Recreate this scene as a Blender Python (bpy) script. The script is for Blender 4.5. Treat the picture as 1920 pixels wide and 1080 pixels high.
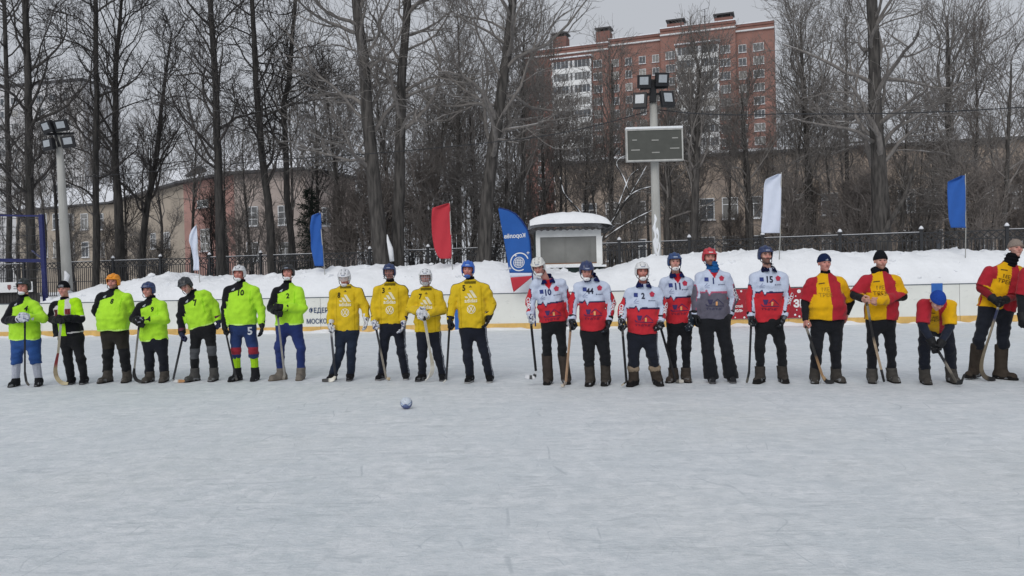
import bpy, bmesh, math, random
import numpy as np
from mathutils import Matrix, Vector, noise
from mathutils.bvhtree import BVHTree
from mathutils.geometry import tessellate_polygon

for _o in list(bpy.data.objects):
    bpy.data.objects.remove(_o, do_unlink=True)
SC = bpy.context.scene
COL = SC.collection
R = math.radians

# ------------------------------------------------------------------ camera
CAM_H = 1.6
FPX = 1500.0                      # focal length in pixels of a 1920 wide picture
cam_data = bpy.data.cameras.new('camera')
cam_data.sensor_width = 36.0
cam_data.lens = 36.0 * FPX / 1920.0
cam_data.clip_start = 0.1
cam_data.clip_end = 3000.0
cam = bpy.data.objects.new('camera', cam_data)
COL.objects.link(cam)
CROT = Matrix.Rotation(R(90 - 0.726), 3, 'X') @ Matrix.Rotation(R(-1.35), 3, 'Z')
cam.matrix_world = Matrix.Translation((0, 0, CAM_H)) @ CROT.to_4x4()
SC.camera = cam

# ------------------------------------------------------------------ overcast sky and one soft sun
SUN_EL, SUN_AZ = 38.0, 200.0
world = bpy.data.worlds.new('World')
SC.world = world
world.use_nodes = True
wn, wl = world.node_tree.nodes, world.node_tree.links
wn.clear()
w_out = wn.new('ShaderNodeOutputWorld')
w_bg = wn.new('ShaderNodeBackground')
w_sky = wn.new('ShaderNodeTexSky')
w_sky.sky_type = 'NISHITA'
w_sky.sun_disc = False
w_sky.sun_elevation = R(SUN_EL)
w_sky.sun_rotation = R(SUN_AZ)
w_sky.air_density = 1.0
w_sky.dust_density = 6.0
w_sky.ozone_density = 1.0
w_hsv = wn.new('ShaderNodeHueSaturation')
w_hsv.inputs['Saturation'].default_value = 0.12
w_mix = wn.new('ShaderNodeMix')
w_mix.data_type = 'RGBA'
w_mix.inputs[0].default_value = 0.86
w_mix.inputs[7].default_value = (5.9, 6.2, 6.75, 1)      # even cloud layer
w_bg.inputs['Strength'].default_value = 0.0895
wl.new(w_sky.outputs[0], w_hsv.inputs['Color'])
wl.new(w_hsv.outputs[0], w_mix.inputs[6])
wl.new(w_mix.outputs[2], w_bg.inputs['Color'])
wl.new(w_bg.outputs[0], w_out.inputs['Surface'])

sun_data = bpy.data.lights.new('sun', 'SUN')
sun_data.energy = 1.2
sun_data.angle = R(40)
sun_data.color = (1.0, 0.97, 0.93)
sun = bpy.data.objects.new('sun', sun_data)
COL.objects.link(sun)
_sd = Vector((math.sin(R(SUN_AZ)) * math.cos(R(SUN_EL)), math.cos(R(SUN_AZ)) * math.cos(R(SUN_EL)), math.sin(R(SUN_EL))))
sun.rotation_euler = _sd.to_track_quat('Z', 'Y').to_euler()
sun.location = (0, 0, 60)

SC.view_settings.view_transform = 'Standard'
SC.view_settings.look = 'None'
SC.view_settings.exposure = 0.0
SC.view_settings.gamma = 1.0
SC.render.engine = 'CYCLES'
SC.cycles.use_denoising = True
SC.cycles.max_bounces = 5
SC.cycles.diffuse_bounces = 3
SC.cycles.glossy_bounces = 2
SC.cycles.transmission_bounces = 3
SC.cycles.transparent_max_bounces = 4

# ------------------------------------------------------------------ helpers
def P(px, py, D):
    """a point of the place at world depth y = D seen at picture point (px, py)"""
    d = CROT @ Vector(((px - 960) / FPX, -(py - 540) / FPX, -1.0))
    t = D / d.y
    return np.array((t * d.x, D, CAM_H + t * d.z))

def G(px, py, z=0.0):
    d = CROT @ Vector(((px - 960) / FPX, -(py - 540) / FPX, -1.0))
    t = (z - CAM_H) / d.z
    return np.array((t * d.x, t * d.y, z))

def C(h, a=None):
    h = h.lstrip('#')
    v = [int(h[i:i + 2], 16) / 255 for i in (0, 2, 4)]
    v = [x / 12.92 if x <= 0.04045 else ((x + 0.055) / 1.055) ** 2.4 for x in v]
    return tuple(v) if a is None else tuple(v) + (a,)

def nrm(v):
    v = np.asarray(v, float)
    return v / (np.linalg.norm(v) + 1e-12)

def lerp(a, b, t):
    return np.asarray(a) * (1 - t) + np.asarray(b) * t

MATS = {}
def mat(name, base=(0.5, 0.5, 0.5), rough=0.7, attr=False, var=0.12, scale=8.0, bump=0.0, bscale=40.0,
        metallic=0.0, spec=0.3, sheen=0.0, base2=None, stretch=(1, 1, 1), bdist=0.02):
    """procedural material: colour (or the 'Col' attribute) varied by noise, with fine relief"""
    if name in MATS:
        return MATS[name]
    m = bpy.data.materials.new(name)
    m.use_nodes = True
    n, l = m.node_tree.nodes, m.node_tree.links
    b = n['Principled BSDF']
    b.inputs['Roughness'].default_value = rough
    b.inputs['Metallic'].default_value = metallic
    b.inputs['Specular IOR Level'].default_value = spec
    if sheen:
        b.inputs['Sheen Weight'].default_value = sheen
    tc = n.new('ShaderNodeTexCoord')
    mp = n.new('ShaderNodeMapping')
    mp.inputs['Scale'].default_value = stretch
    l.new(tc.outputs['Object'], mp.inputs['Vector'])
    nz = n.new('ShaderNodeTexNoise')
    nz.inputs['Scale'].default_value = scale
    nz.inputs['Detail'].default_value = 5
    l.new(mp.outputs[0], nz.inputs['Vector'])
    if base2 is not None:
        mx = n.new('ShaderNodeMix'); mx.data_type = 'RGBA'
        cr = n.new('ShaderNodeMapRange')
        cr.inputs[1].default_value = 0.38; cr.inputs[2].default_value = 0.62
        l.new(nz.outputs[0], cr.inputs[0]); l.new(cr.outputs[0], mx.inputs[0])
        mx.inputs[6].default_value = (*base, 1); mx.inputs[7].default_value = (*base2, 1)
        l.new(mx.outputs[2], b.inputs['Base Color'])
    else:
        mr = n.new('ShaderNodeMapRange')
        mr.inputs[1].default_value = 0.25; mr.inputs[2].default_value = 0.75
        mr.inputs[3].default_value = 1 - var; mr.inputs[4].default_value = 1 + var
        l.new(nz.outputs[0], mr.inputs[0])
        mx = n.new('ShaderNodeMix'); mx.data_type = 'RGBA'; mx.blend_type = 'MULTIPLY'
        mx.inputs[0].default_value = 1.0
        l.new(mr.outputs[0], mx.inputs[7])
        if attr:
            at = n.new('ShaderNodeAttribute'); at.attribute_name = 'Col'
            l.new(at.outputs['Color'], mx.inputs[6])
        else:
            mx.inputs[6].default_value = (*base, 1)
        l.new(mx.outputs[2], b.inputs['Base Color'])
    if bump:
        nb = n.new('ShaderNodeTexNoise')
        nb.inputs['Scale'].default_value = bscale
        nb.inputs['Detail'].default_value = 6
        l.new(mp.outputs[0], nb.inputs['Vector'])
        bm_ = n.new('ShaderNodeBump')
        bm_.inputs['Strength'].default_value = bump
        bm_.inputs['Distance'].default_value = bdist
        l.new(nb.outputs[0], bm_.inputs['Height'])
        l.new(bm_.outputs[0], b.inputs['Normal'])
    MATS[name] = m
    return m

def tag(o, label=None, cat=None, group=None, kind=None):
    if label: o['label'] = label
    if cat: o['category'] = cat
    if group: o['group'] = group
    if kind: o['kind'] = kind
    return o

ORG = {}
def empty(name, loc=(0, 0, 0)):
    o = bpy.data.objects.new(name, None)
    o.empty_display_size = 0.1
    COL.objects.link(o)
    o.location = tuple(float(x) for x in loc)
    ORG[o.name] = np.array(loc, float)
    return o

def mesh_np(name, V, faces, col=None, smooth=True):
    """faces: list of int arrays (n,3) and (n,4)"""
    me = bpy.data.meshes.new(name)
    V = np.asarray(V, np.float32)
    faces = [np.asarray(f, np.int32) for f in faces if len(f)]
    me.vertices.add(len(V))
    me.vertices.foreach_set('co', V.ravel())
    nl = sum(f.size for f in faces)
    npoly = sum(len(f) for f in faces)
    me.loops.add(nl)
    me.loops.foreach_set('vertex_index', np.concatenate([f.ravel() for f in faces]))
    me.polygons.add(npoly)
    sizes = np.concatenate([np.full(len(f), f.shape[1], np.int32) for f in faces])
    me.polygons.foreach_set('loop_start', np.concatenate([[0], np.cumsum(sizes)[:-1]]).astype(np.int32))
    me.polygons.foreach_set('use_smooth', np.full(npoly, smooth))
    me.update(calc_edges=True)
    me.validate()
    if col is not None:
        a = me.attributes.new('Col', 'FLOAT_COLOR', 'POINT')
        c = np.ones((len(V), 4), np.float32)
        c[:, :3] = col
        a.data.foreach_set('color', c.ravel())
    return me

def obj(name, me, m, parent=None, loc=None):
    """link one mesh object; with a parent the mesh is in world coordinates and is moved to the parent's origin"""
    o = bpy.data.objects.new(name, me)
    COL.objects.link(o)
    if m is not None and not me.materials:
        me.materials.append(m)
    if parent is not None:
        org = ORG.get(parent.name, np.zeros(3))
        me.transform(Matrix.Translation(tuple(-org)))
        o.parent = parent
        ORG[o.name] = org
    elif loc is not None:
        me.transform(Matrix.Translation(tuple(-np.asarray(loc, float))))
        o.location = tuple(float(x) for x in loc)
        ORG[o.name] = np.asarray(loc, float)
    return o

def share(name, me, parent, loc=(0, 0, 0), rotz=0.0):
    """an object on shared mesh data, placed relative to its parent"""
    o = bpy.data.objects.new(name, me)
    COL.objects.link(o)
    o.parent = parent
    o.location = tuple(float(x) for x in loc)
    o.rotation_euler = (0, 0, rotz)
    return o

class MB:
    """collects simple shapes for one mesh"""
    def __init__(s):
        s.V, s.Q, s.T = [], [], []
        s.n = 0
    def add(s, V, Q=(), T=()):
        V = np.asarray(V, float)
        if len(Q): s.Q.append(np.asarray(Q, int) + s.n)
        if len(T): s.T.append(np.asarray(T, int) + s.n)
        s.V.append(V); s.n += len(V)
        return s
    def box(s, c, size, ax=None):
        c = np.asarray(c, float); h = np.asarray(size, float) / 2
        ax = np.eye(3) if ax is None else np.asarray(ax, float)
        sg = np.array([(x, y, z) for x in (-1, 1) for y in (-1, 1) for z in (-1, 1)], float)
        V = c + (sg * h) @ ax
        s.add(V, [(0, 1, 3, 2), (4, 6, 7, 5), (0, 4, 5, 1), (2, 3, 7, 6), (0, 2, 6, 4), (1, 5, 7, 3)])
        return s
    def beam(s, a, b, w, t=None, up=(0, 0, 1)):
        a, b = np.asarray(a, float), np.asarray(b, float)
        d = nrm(b - a)
        up = np.asarray(up, float)
        if abs(d @ up) > 0.95: up = np.array((0, 1, 0.0))
        x = nrm(np.cross(d, up)); y = np.cross(x, d)
        L = np.linalg.norm(b - a)
        return s.box((a + b) / 2, (w, L, t or w), (x, d, y))
    def tube(s, pts, rad, m=8, cap=True, flat=1.0):
        pts = np.asarray(pts, float); n = len(pts)
        rad = np.broadcast_to(np.asarray(rad, float), (n,))
        tg = np.gradient(pts, axis=0)
        tg /= np.linalg.norm(tg, axis=1)[:, None] + 1e-9
        ref = np.array((0, 1.0, 0)) if abs(tg[0][1]) < 0.8 else np.array((1.0, 0, 0))
        V = []
        for i in range(n):
            x = nrm(np.cross(tg[i], ref)); y = np.cross(tg[i], x)
            a = np.arange(m) * 2 * np.pi / m
            V.append(pts[i] + rad[i] * (np.cos(a)[:, None] * x + flat * np.sin(a)[:, None] * y))
        V = np.concatenate(V)
        Q = [(i * m + j, i * m + (j + 1) % m, (i + 1) * m + (j + 1) % m, (i + 1) * m + j) for i in range(n - 1) for j in range(m)]
        T = []
        if cap:
            V = np.concatenate([V, pts[:1], pts[-1:]])
            T = [(n * m, (j + 1) % m, j) for j in range(m)] + [(n * m + 1, (n - 1) * m + j, (n - 1) * m + (j + 1) % m) for j in range(m)]
        return s.add(V, Q, T)
    def ribbon(s, pts, wid, thk, wdir):
        """rectangular section swept along pts: wid along wdir-ish, thk across"""
        pts = np.asarray(pts, float); n = len(pts)
        wid = np.broadcast_to(np.asarray(wid, float), (n,)); thk = np.broadcast_to(np.asarray(thk, float), (n,))
        tg = np.gradient(pts, axis=0)
        V = []
        for i in range(n):
            t = nrm(tg[i]); y = nrm(np.cross(t, wdir)); x = np.cross(y, t)
            w, h = wid[i] / 2, thk[i] / 2
            V += [pts[i] + x * w + y * h, pts[i] + x * w - y * h, pts[i] - x * w - y * h, pts[i] - x * w + y * h]
        Q = [(i * 4 + j, i * 4 + (j + 1) % 4, i * 4 + 4 + (j + 1) % 4, i * 4 + 4 + j) for i in range(n - 1) for j in range(4)]
        Q += [(3, 2, 1, 0), (n * 4 - 4, n * 4 - 3, n * 4 - 2, n * 4 - 1)]
        return s.add(V, Q)
    def mesh(s, name='mesh', smooth=False):
        fs = []
        if s.Q: fs.append(np.concatenate(s.Q))
        if s.T: fs.append(np.concatenate(s.T))
        me = mesh_np(name, np.concatenate(s.V), fs, smooth=smooth)
        return me
    def obj(s, name, m, parent=None, loc=None, smooth=False):
        return obj(name, s.mesh(name, smooth), m, parent, loc)

def bevel(o, w=0.01, seg=2):
    md = o.modifiers.new('bevel', 'BEVEL'); md.width = w; md.segments = seg; md.limit_method = 'ANGLE'
    return o

# -- implicit surfaces: distance fields on a grid, meshed with surface nets
def surface_nets(xs, ys, zs, F):
    ins = F < 0
    c = np.zeros(tuple(s - 1 for s in F.shape), np.int8)
    for dx in (0, 1):
        for dy in (0, 1):
            for dz in (0, 1):
                c += ins[dx:F.shape[0] - 1 + dx, dy:F.shape[1] - 1 + dy, dz:F.shape[2] - 1 + dz]
    I, J, K = np.nonzero((c > 0) & (c < 8))
    M = len(I)
    if M == 0:
        return np.zeros((0, 3)), np.zeros((0, 4), int)
    off = [(a, b, d) for a in (0, 1) for b in (0, 1) for d in (0, 1)]
    fv = np.stack([F[I + a, J + b, K + d] for a, b, d in off], 1)
    pos = np.zeros((M, 3)); cnt = np.zeros(M)
    offa = np.array(off, float)
    for a in range(8):
        for b in range(a + 1, 8):
            if np.abs(offa[a] - offa[b]).sum() != 1: continue
            fa, fb = fv[:, a], fv[:, b]
            m = (fa < 0) != (fb < 0)
            t = fa[m] / (fa[m] - fb[m])
            pos[m] += offa[a] + t[:, None] * (offa[b] - offa[a])
            cnt[m] += 1
    pos /= cnt[:, None]
    V = np.empty((M, 3))
    V[:, 0] = xs[I] + pos[:, 0] * (xs[I + 1] - xs[I])
    V[:, 1] = ys[J] + pos[:, 1] * (ys[J + 1] - ys[J])
    V[:, 2] = zs[K] + pos[:, 2] * (zs[K + 1] - zs[K])
    idx = np.full(c.shape, -1, np.int64)
    idx[I, J, K] = np.arange(M)
    Q = []
    for ax in range(3):
        sl0 = [slice(None)] * 3; sl1 = [slice(None)] * 3
        sl0[ax] = slice(0, -1); sl1[ax] = slice(1, None)
        a, b = ins[tuple(sl0)], ins[tuple(sl1)]
        e = np.array(np.nonzero(a != b))
        o1, o2 = (ax + 1) % 3, (ax + 2) % 3
        ok = (e[o1] > 0) & (e[o2] > 0) & (e[o1] < F.shape[o1] - 1) & (e[o2] < F.shape[o2] - 1)
        e = e[:, ok]
        inside_first = a[tuple(e)]
        q = []
        for d1, d2 in ((1, 1), (0, 1), (0, 0), (1, 0)):
            g = e.copy(); g[o1] -= d1; g[o2] -= d2
            q.append(idx[tuple(g)])
        q = np.stack(q, 1)
        q[~inside_first] = q[~inside_first][:, ::-1]
        Q.append(q)
    Q = np.concatenate(Q)
    return V, Q

def axis_coords(lo, hi, h, fine=()):
    """coordinates from lo to hi with step h, and finer steps inside the (a, b, step) ranges"""
    pts = [lo]; x = lo
    while x < hi:
        st = h
        for a, b, s in fine:
            if a - h <= x <= b: st = min(st, s if x >= a - s else h)
        x += st
        pts.append(x)
    return np.array(pts)

class Grid:
    def __init__(s, lo, hi, h, fine=None):
        f = fine or ((), (), ())
        s.xs, s.ys, s.zs = (axis_coords(lo[i], hi[i], h, f[i]) for i in range(3))
        X, Y, Z = np.meshgrid(s.xs.astype(np.float32), s.ys.astype(np.float32), s.zs.astype(np.float32), indexing='ij')
        s.p = np.stack([X, Y, Z], -1)
    def net(s, F):
        return surface_nets(s.xs, s.ys, s.zs, F)

def sd_cap(p, a, b, ra, rb, full=False):
    a = np.asarray(a, np.float32); b = np.asarray(b, np.float32)
    ab = b - a
    h = np.clip(((p - a) @ ab) / max(float(ab @ ab), 1e-9), 0, 1)
    d = np.linalg.norm(p - a - h[..., None] * ab, axis=-1) - (ra + (rb - ra) * h)
    return (d, h) if full else d

def sd_ell(p, c, r, M=None):
    q = p - np.asarray(c, np.float32)
    if M is not None: q = q @ np.asarray(M, np.float32)
    r = np.asarray(r, np.float32)
    k = np.linalg.norm(q / r, axis=-1)
    return (k - 1) * float(min(r))  if False else k * (k - 1) / (np.linalg.norm(q / (r * r), axis=-1) + 1e-6)

def sd_box(p, c, h, r=0.0, M=None):
    q = p - np.asarray(c, np.float32)
    if M is not None: q = q @ np.asarray(M, np.float32)
    d = np.abs(q) - (np.asarray(h, np.float32) - r)
    return np.linalg.norm(np.maximum(d, 0), axis=-1) + np.minimum(d.max(-1), 0) - r

def smin(a, b, k):
    h = np.clip(0.5 + 0.5 * (b - a) / k, 0, 1)
    return b * (1 - h) + a * h - k * h * (1 - h)

def smax(a, b, k):
    return -smin(-a, -b, k)

_rng0 = np.random.RandomState(5)
LAT = _rng0.rand(32, 32, 32).astype(np.float32) * 2 - 1
def vnoise(p, s):
    q = p * np.asarray(s, np.float32) + 100.0
    i = np.floor(q).astype(int); f = q - i
    f = f * f * (3 - 2 * f)
    i0 = i & 31; i1 = (i + 1) & 31
    def g(a, b, c): return LAT[a[..., 0], b[..., 1], c[..., 2]]
    x0 = g(i0, i0, i0) * (1 - f[..., 0]) + g(i1, i0, i0) * f[..., 0]
    x1 = g(i0, i1, i0) * (1 - f[..., 0]) + g(i1, i1, i0) * f[..., 0]
    y0 = x0 * (1 - f[..., 1]) + x1 * f[..., 1]
    x2 = g(i0, i0, i1) * (1 - f[..., 0]) + g(i1, i0, i1) * f[..., 0]
    x3 = g(i0, i1, i1) * (1 - f[..., 0]) + g(i1, i1, i1) * f[..., 0]
    y1 = x2 * (1 - f[..., 1]) + x3 * f[..., 1]
    return y0 * (1 - f[..., 2]) + y1 * f[..., 2]

# -- flat artwork (lettering and marks), triangulated and cut fine so that it can follow a surface
_TXT = {}
def text2d(s, bold=0.02, sx=1.0):
    """lettering as 2-D triangles, 1 high, centred"""
    key = (s, bold, sx)
    if key in _TXT: return _TXT[key]
    cu = bpy.data.curves.new('lettering', 'FONT')
    cu.body = s; cu.align_x = 'CENTER'; cu.align_y = 'CENTER'; cu.resolution_u = 2
    cu.offset = bold
    o = bpy.data.objects.new('lettering', cu); COL.objects.link(o)
    dg = bpy.context.evaluated_depsgraph_get(); dg.update()
    me = o.evaluated_get(dg).to_mesh()
    me.calc_loop_triangles()
    V = np.array([v.co[:2] for v in me.vertices]); T = np.array([t.vertices[:] for t in me.loop_triangles])
    o.evaluated_get(dg).to_mesh_clear()
    bpy.data.objects.remove(o, do_unlink=True); bpy.data.curves.remove(cu)
    lo, hi = V.min(0), V.max(0)
    V = (V - (lo + hi) / 2) / (hi[1] - lo[1]); V[:, 0] *= sx
    _TXT[key] = (V, T)
    return V, T

def polys2d(polys):
    V, T = [], []
    n = 0
    for p in polys:
        t = tessellate_polygon([[Vector((x, y, 0)) for x, y in p]])
        V += list(p); T += [(a + n, b + n, c + n) for a, b, c in t]; n += len(p)
    return np.array(V, float), np.array(T, int)

def circle2d(c, r, n=20):
    return [(c[0] + r * math.cos(2 * math.pi * i / n), c[1] + r * math.sin(2 * math.pi * i / n)) for i in range(n)]

def ring2d(c, r0, r1, n=24, a0=0.0, a1=2 * math.pi):
    out = []
    for i in range(n):
        a, b = a0 + (a1 - a0) * i / n, a0 + (a1 - a0) * (i + 1) / n
        out.append([(c[0] + r * math.cos(t), c[1] + r * math.sin(t)) for r, t in ((r0, a), (r1, a), (r1, b), (r0, b))])
    return out

def stroke2d(a, b, w):
    a, b = np.array(a, float), np.array(b, float)
    d = nrm(b - a); n = np.array((-d[1], d[0])) * w / 2
    return [tuple(a + n), tuple(a - n), tuple(b - n), tuple(b + n)]

def refine2d(V, T, maxlen):
    for _ in range(5):
        V = np.asarray(V, float); T = np.asarray(T, int)
        e = np.stack([np.linalg.norm(V[T[:, i]] - V[T[:, (i + 1) % 3]], axis=1) for i in range(3)], 1)
        big = e.max(1) > maxlen
        if not big.any(): break
        a, b, c = T[big].T
        n = len(V); m = len(a)
        V = np.concatenate([V, (V[a] + V[b]) / 2, (V[b] + V[c]) / 2, (V[c] + V[a]) / 2])
        ab, bc, ca = n + np.arange(m), n + m + np.arange(m), n + 2 * m + np.arange(m)
        T = np.concatenate([T[~big], np.stack([a, ab, ca], 1), np.stack([ab, b, bc], 1), np.stack([ca, bc, c], 1), np.stack([ab, bc, ca], 1)])
    return V, T

def flat_art(name, V2, T, org, ax, ay, m, parent=None, size=1.0, lift=None):
    V2 = np.asarray(V2) * size
    V = np.asarray(org) + V2[:, :1] * np.asarray(ax) + V2[:, 1:2] * np.asarray(ay)
    return obj(name, mesh_np(name, V, [T], smooth=False), m, parent)
# ================================================================== materials of the setting
M_snow = mat('snow', (0.79, 0.81, 0.84), 0.8, var=0.06, scale=1.6, bump=0.7, bscale=6.5, spec=0.2, bdist=0.06)
M_snow_roof = mat('roof_snow', (0.72, 0.74, 0.78), 0.8, var=0.06, scale=2.0, bump=0.3, bscale=6.0)

def ice_material():
    m = bpy.data.materials.new('trodden_ice'); m.use_nodes = True
    n, l = m.node_tree.nodes, m.node_tree.links
    b = n['Principled BSDF']
    tc = n.new('ShaderNodeTexCoord')
    def noise_tex(scale, detail, rough, stretch=(1, 1, 1), dist=0.0):
        mp = n.new('ShaderNodeMapping'); mp.inputs['Scale'].default_value = stretch
        mp.inputs['Rotation'].default_value = (0, 0, 0.15)
        l.new(tc.outputs['Object'], mp.inputs['Vector'])
        t = n.new('ShaderNodeTexNoise'); t.inputs['Scale'].default_value = scale
        t.inputs['Detail'].default_value = detail; t.inputs['Roughness'].default_value = rough
        t.inputs['Distortion'].default_value = dist
        l.new(mp.outputs[0], t.inputs['Vector'])
        return t
    def ramp(src, a, b_, lo=0.0, hi=1.0):
        r = n.new('ShaderNodeMapRange'); r.inputs[1].default_value = a; r.inputs[2].default_value = b_
        r.inputs[3].default_value = lo; r.inputs[4].default_value = hi
        l.new(src, r.inputs[0]); return r.outputs[0]
    def mix(fac, c1, c2, blend='MIX'):
        x = n.new('ShaderNodeMix'); x.data_type = 'RGBA'; x.blend_type = blend
        for s, v in ((0, fac), (6, c1), (7, c2)):
            if isinstance(v, (tuple, float)): x.inputs[s].default_value = v if s == 0 else (*v, 1)
            else: l.new(v, x.inputs[s])
        return x.outputs[2]
    patches = noise_tex(0.8, 7, 0.66, (1.0, 0.8, 1), 0.8); tracks = noise_tex(1.9, 6, 0.66, (0.55, 1.5, 1), 0.6)
    dust = noise_tex(7.5, 10, 0.74, (0.8, 1.0, 1), 0.05)
    fine = noise_tex(34, 6, 0.7, (0.6, 1.0, 1))
    scuff = noise_tex(4.2, 5, 0.62, (0.40, 2.4, 1), 0.8)
    scuff2 = noise_tex(3.0, 5, 0.6, (2.4, 0.4, 1), 1.2)
    warm = noise_tex(0.16, 3, 0.5)
    grit = noise_tex(17, 8, 0.7, (0.7, 1.0, 1), 0.3)
    c = mix(ramp(dust.outputs[0], 0.40, 0.57), (0.59, 0.64, 0.675), (0.80, 0.825, 0.855))
    c = mix(ramp(patches.outputs[0], 0.45, 0.60, 0.0, 0.55), c, (0.60, 0.66, 0.70))
    c = mix(ramp(tracks.outputs[0], 0.53, 0.63, 0.0, 0.5), c, (0.545, 0.60, 0.64))
    c = mix(ramp(grit.outputs[0], 0.53, 0.66, 0.0, 0.45), c, (0.50, 0.555, 0.60))
    c = mix(ramp(scuff.outputs[0], 0.57, 0.63, 0.0, 0.65), c, (0.475, 0.525, 0.56))
    c = mix(ramp(scuff2.outputs[0], 0.61, 0.67, 0.0, 0.5), c, (0.49, 0.54, 0.575))
    c = mix(ramp(warm.outputs[0], 0.50, 0.68, 0.0, 0.35), c, (0.67, 0.66, 0.585))
    c = mix(ramp(fine.outputs[0], 0.45, 0.72, 0.0, 0.45), c, (0.82, 0.845, 0.875))
    # flakes of trodden snow: irregular cells, each a little lighter or darker
    for sc_, amt in ((5.0, 0.16), (13.0, 0.14)):
        wp = noise_tex(sc_ * 0.8, 3, 0.6)
        av = n.new('ShaderNodeMix'); av.data_type = 'RGBA'; av.blend_type = 'ADD'; av.inputs[0].default_value = 0.22
        l.new(tc.outputs['Object'], av.inputs[6]); l.new(wp.outputs['Color'], av.inputs[7])
        vo = n.new('ShaderNodeTexVoronoi'); vo.inputs['Scale'].default_value = sc_
        l.new(av.outputs[2], vo.inputs['Vector'])
        sx = n.new('ShaderNodeSeparateColor'); l.new(vo.outputs['Color'], sx.inputs[0])
        c = mix(ramp(sx.outputs[0], 0.0, 1.0, 0.0, amt * 2), c, (0.56, 0.61, 0.65)); c = mix(ramp(sx.outputs[1], 0.4, 1.0, 0.0, amt * 1.6), c, (0.82, 0.845, 0.875))
    # cut lines: contours of broad noises, broken up by a mask
    for sc_, st_, wd_, tone in ((1.1, (1, 0.25, 1), 0.0035, (0.44, 0.49, 0.53)), (0.9, (0.3, 1, 1), 0.0045, (0.82, 0.85, 0.88)), (1.6, (1, 0.6, 1), 0.0035, (0.46, 0.51, 0.55)), (2.3, (0.5, 0.2, 1), 0.005, (0.80, 0.83, 0.87))):
        t_ = noise_tex(sc_, 1.5, 0.4, st_, 0.4); k_ = noise_tex(sc_ * 1.7, 3, 0.6)
        su = n.new('ShaderNodeMath'); su.operation = 'SUBTRACT'; l.new(t_.outputs[0], su.inputs[0]); su.inputs[1].default_value = 0.5
        ab = n.new('ShaderNodeMath'); ab.operation = 'ABSOLUTE'; l.new(su.outputs[0], ab.inputs[0])
        ln = ramp(ab.outputs[0], wd_ * 0.4, wd_, 1.0, 0.0)
        mu = n.new('ShaderNodeMath'); mu.operation = 'MULTIPLY'; l.new(ln, mu.inputs[0]); l.new(ramp(k_.outputs[0], 0.51, 0.60, 0.0, 0.5), mu.inputs[1])
        c = mix(mu.outputs[0], c, tone)
    l.new(c, b.inputs['Base Color'])
    l.new(ramp(dust.outputs[0], 0.35, 0.6, 0.42, 0.75), b.inputs['Roughness'])
    b.inputs['Specular IOR Level'].default_value = 0.28
    # voronoi cracks: thin blade scratches
    bump = n.new('ShaderNodeBump'); bump.inputs['Strength'].default_value = 0.5; bump.inputs['Distance'].default_value = 0.03
    add = n.new('ShaderNodeMath'); add.operation = 'ADD'
    l.new(dust.outputs[0], add.inputs[0]); l.new(fine.outputs[0], add.inputs[1])
    l.new(add.outputs[0], bump.inputs['Height']); l.new(bump.outputs[0], b.inputs['Normal'])
    return m
M_ice = ice_material()
M_board = mat('board_plastic', (0.72, 0.73, 0.69), 0.45, var=0.08, scale=1.4, bump=0.05, bscale=3, spec=0.4)
def board_marks(m):
    n, l = m.node_tree.nodes, m.node_tree.links
    b = n['Principled BSDF']; src = b.inputs['Base Color'].links[0].from_socket
    ge = n.new('ShaderNodeNewGeometry')
    mp = n.new('ShaderNodeMapping'); mp.inputs['Scale'].default_value = (1.0, 1.0, 2.2); l.new(ge.outputs['Position'], mp.inputs['Vector'])
    t = n.new('ShaderNodeTexNoise'); t.inputs['Scale'].default_value = 5; t.inputs['Detail'].default_value = 6; t.inputs['Roughness'].default_value = 0.7
    l.new(mp.outputs[0], t.inputs['Vector'])
    r_ = n.new('ShaderNodeMapRange'); r_.inputs[1].default_value = 0.60; r_.inputs[2].default_value = 0.74; r_.inputs[4].default_value = 0.55; l.new(t.outputs[0], r_.inputs[0])
    x = n.new('ShaderNodeMix'); x.data_type = 'RGBA'; l.new(r_.outputs[0], x.inputs[0]); l.new(src, x.inputs[6]); x.inputs[7].default_value = (0.36, 0.36, 0.35, 1)
    l.new(x.outputs[2], b.inputs['Base Color'])
board_marks(M_board)
M_kick = mat('kick_plastic', (0.62, 0.40, 0.13), 0.5, var=0.18, scale=5)
M_cap = mat('board_cap_shade', (0.10, 0.12, 0.14), 0.5, var=0.2)  # dark tone stands for the shadow line under the snow
M_iron = mat('black_iron', (0.030, 0.032, 0.036), 0.6, var=0.3, scale=20)
M_concrete = mat('concrete', (0.40, 0.40, 0.38), 0.85, var=0.16, scale=5, bump=0.3, bscale=30, stretch=(1, 1, 0.25))
M_white = mat('white_paint', (0.70, 0.71, 0.71), 0.55, var=0.10, scale=3)
M_black = mat('black_plastic', (0.018, 0.019, 0.022), 0.5, var=0.2)
M_navy_art = mat('navy_print', C('#2b4066'), 0.6, var=0.1)
M_white_art = mat('white_print', (0.74, 0.75, 0.76), 0.6, var=0.05)
M_blue_line = mat('blue_line_paint', C('#2f62ad'), 0.5, var=0.12)
M_banner = mat('red_banner_vinyl', C('#98222f'), 0.5, var=0.12, scale=4)
M_glass = mat('window_glass', (0.075, 0.085, 0.098), 0.12, var=0.5, scale=0.9, spec=0.6)

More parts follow.
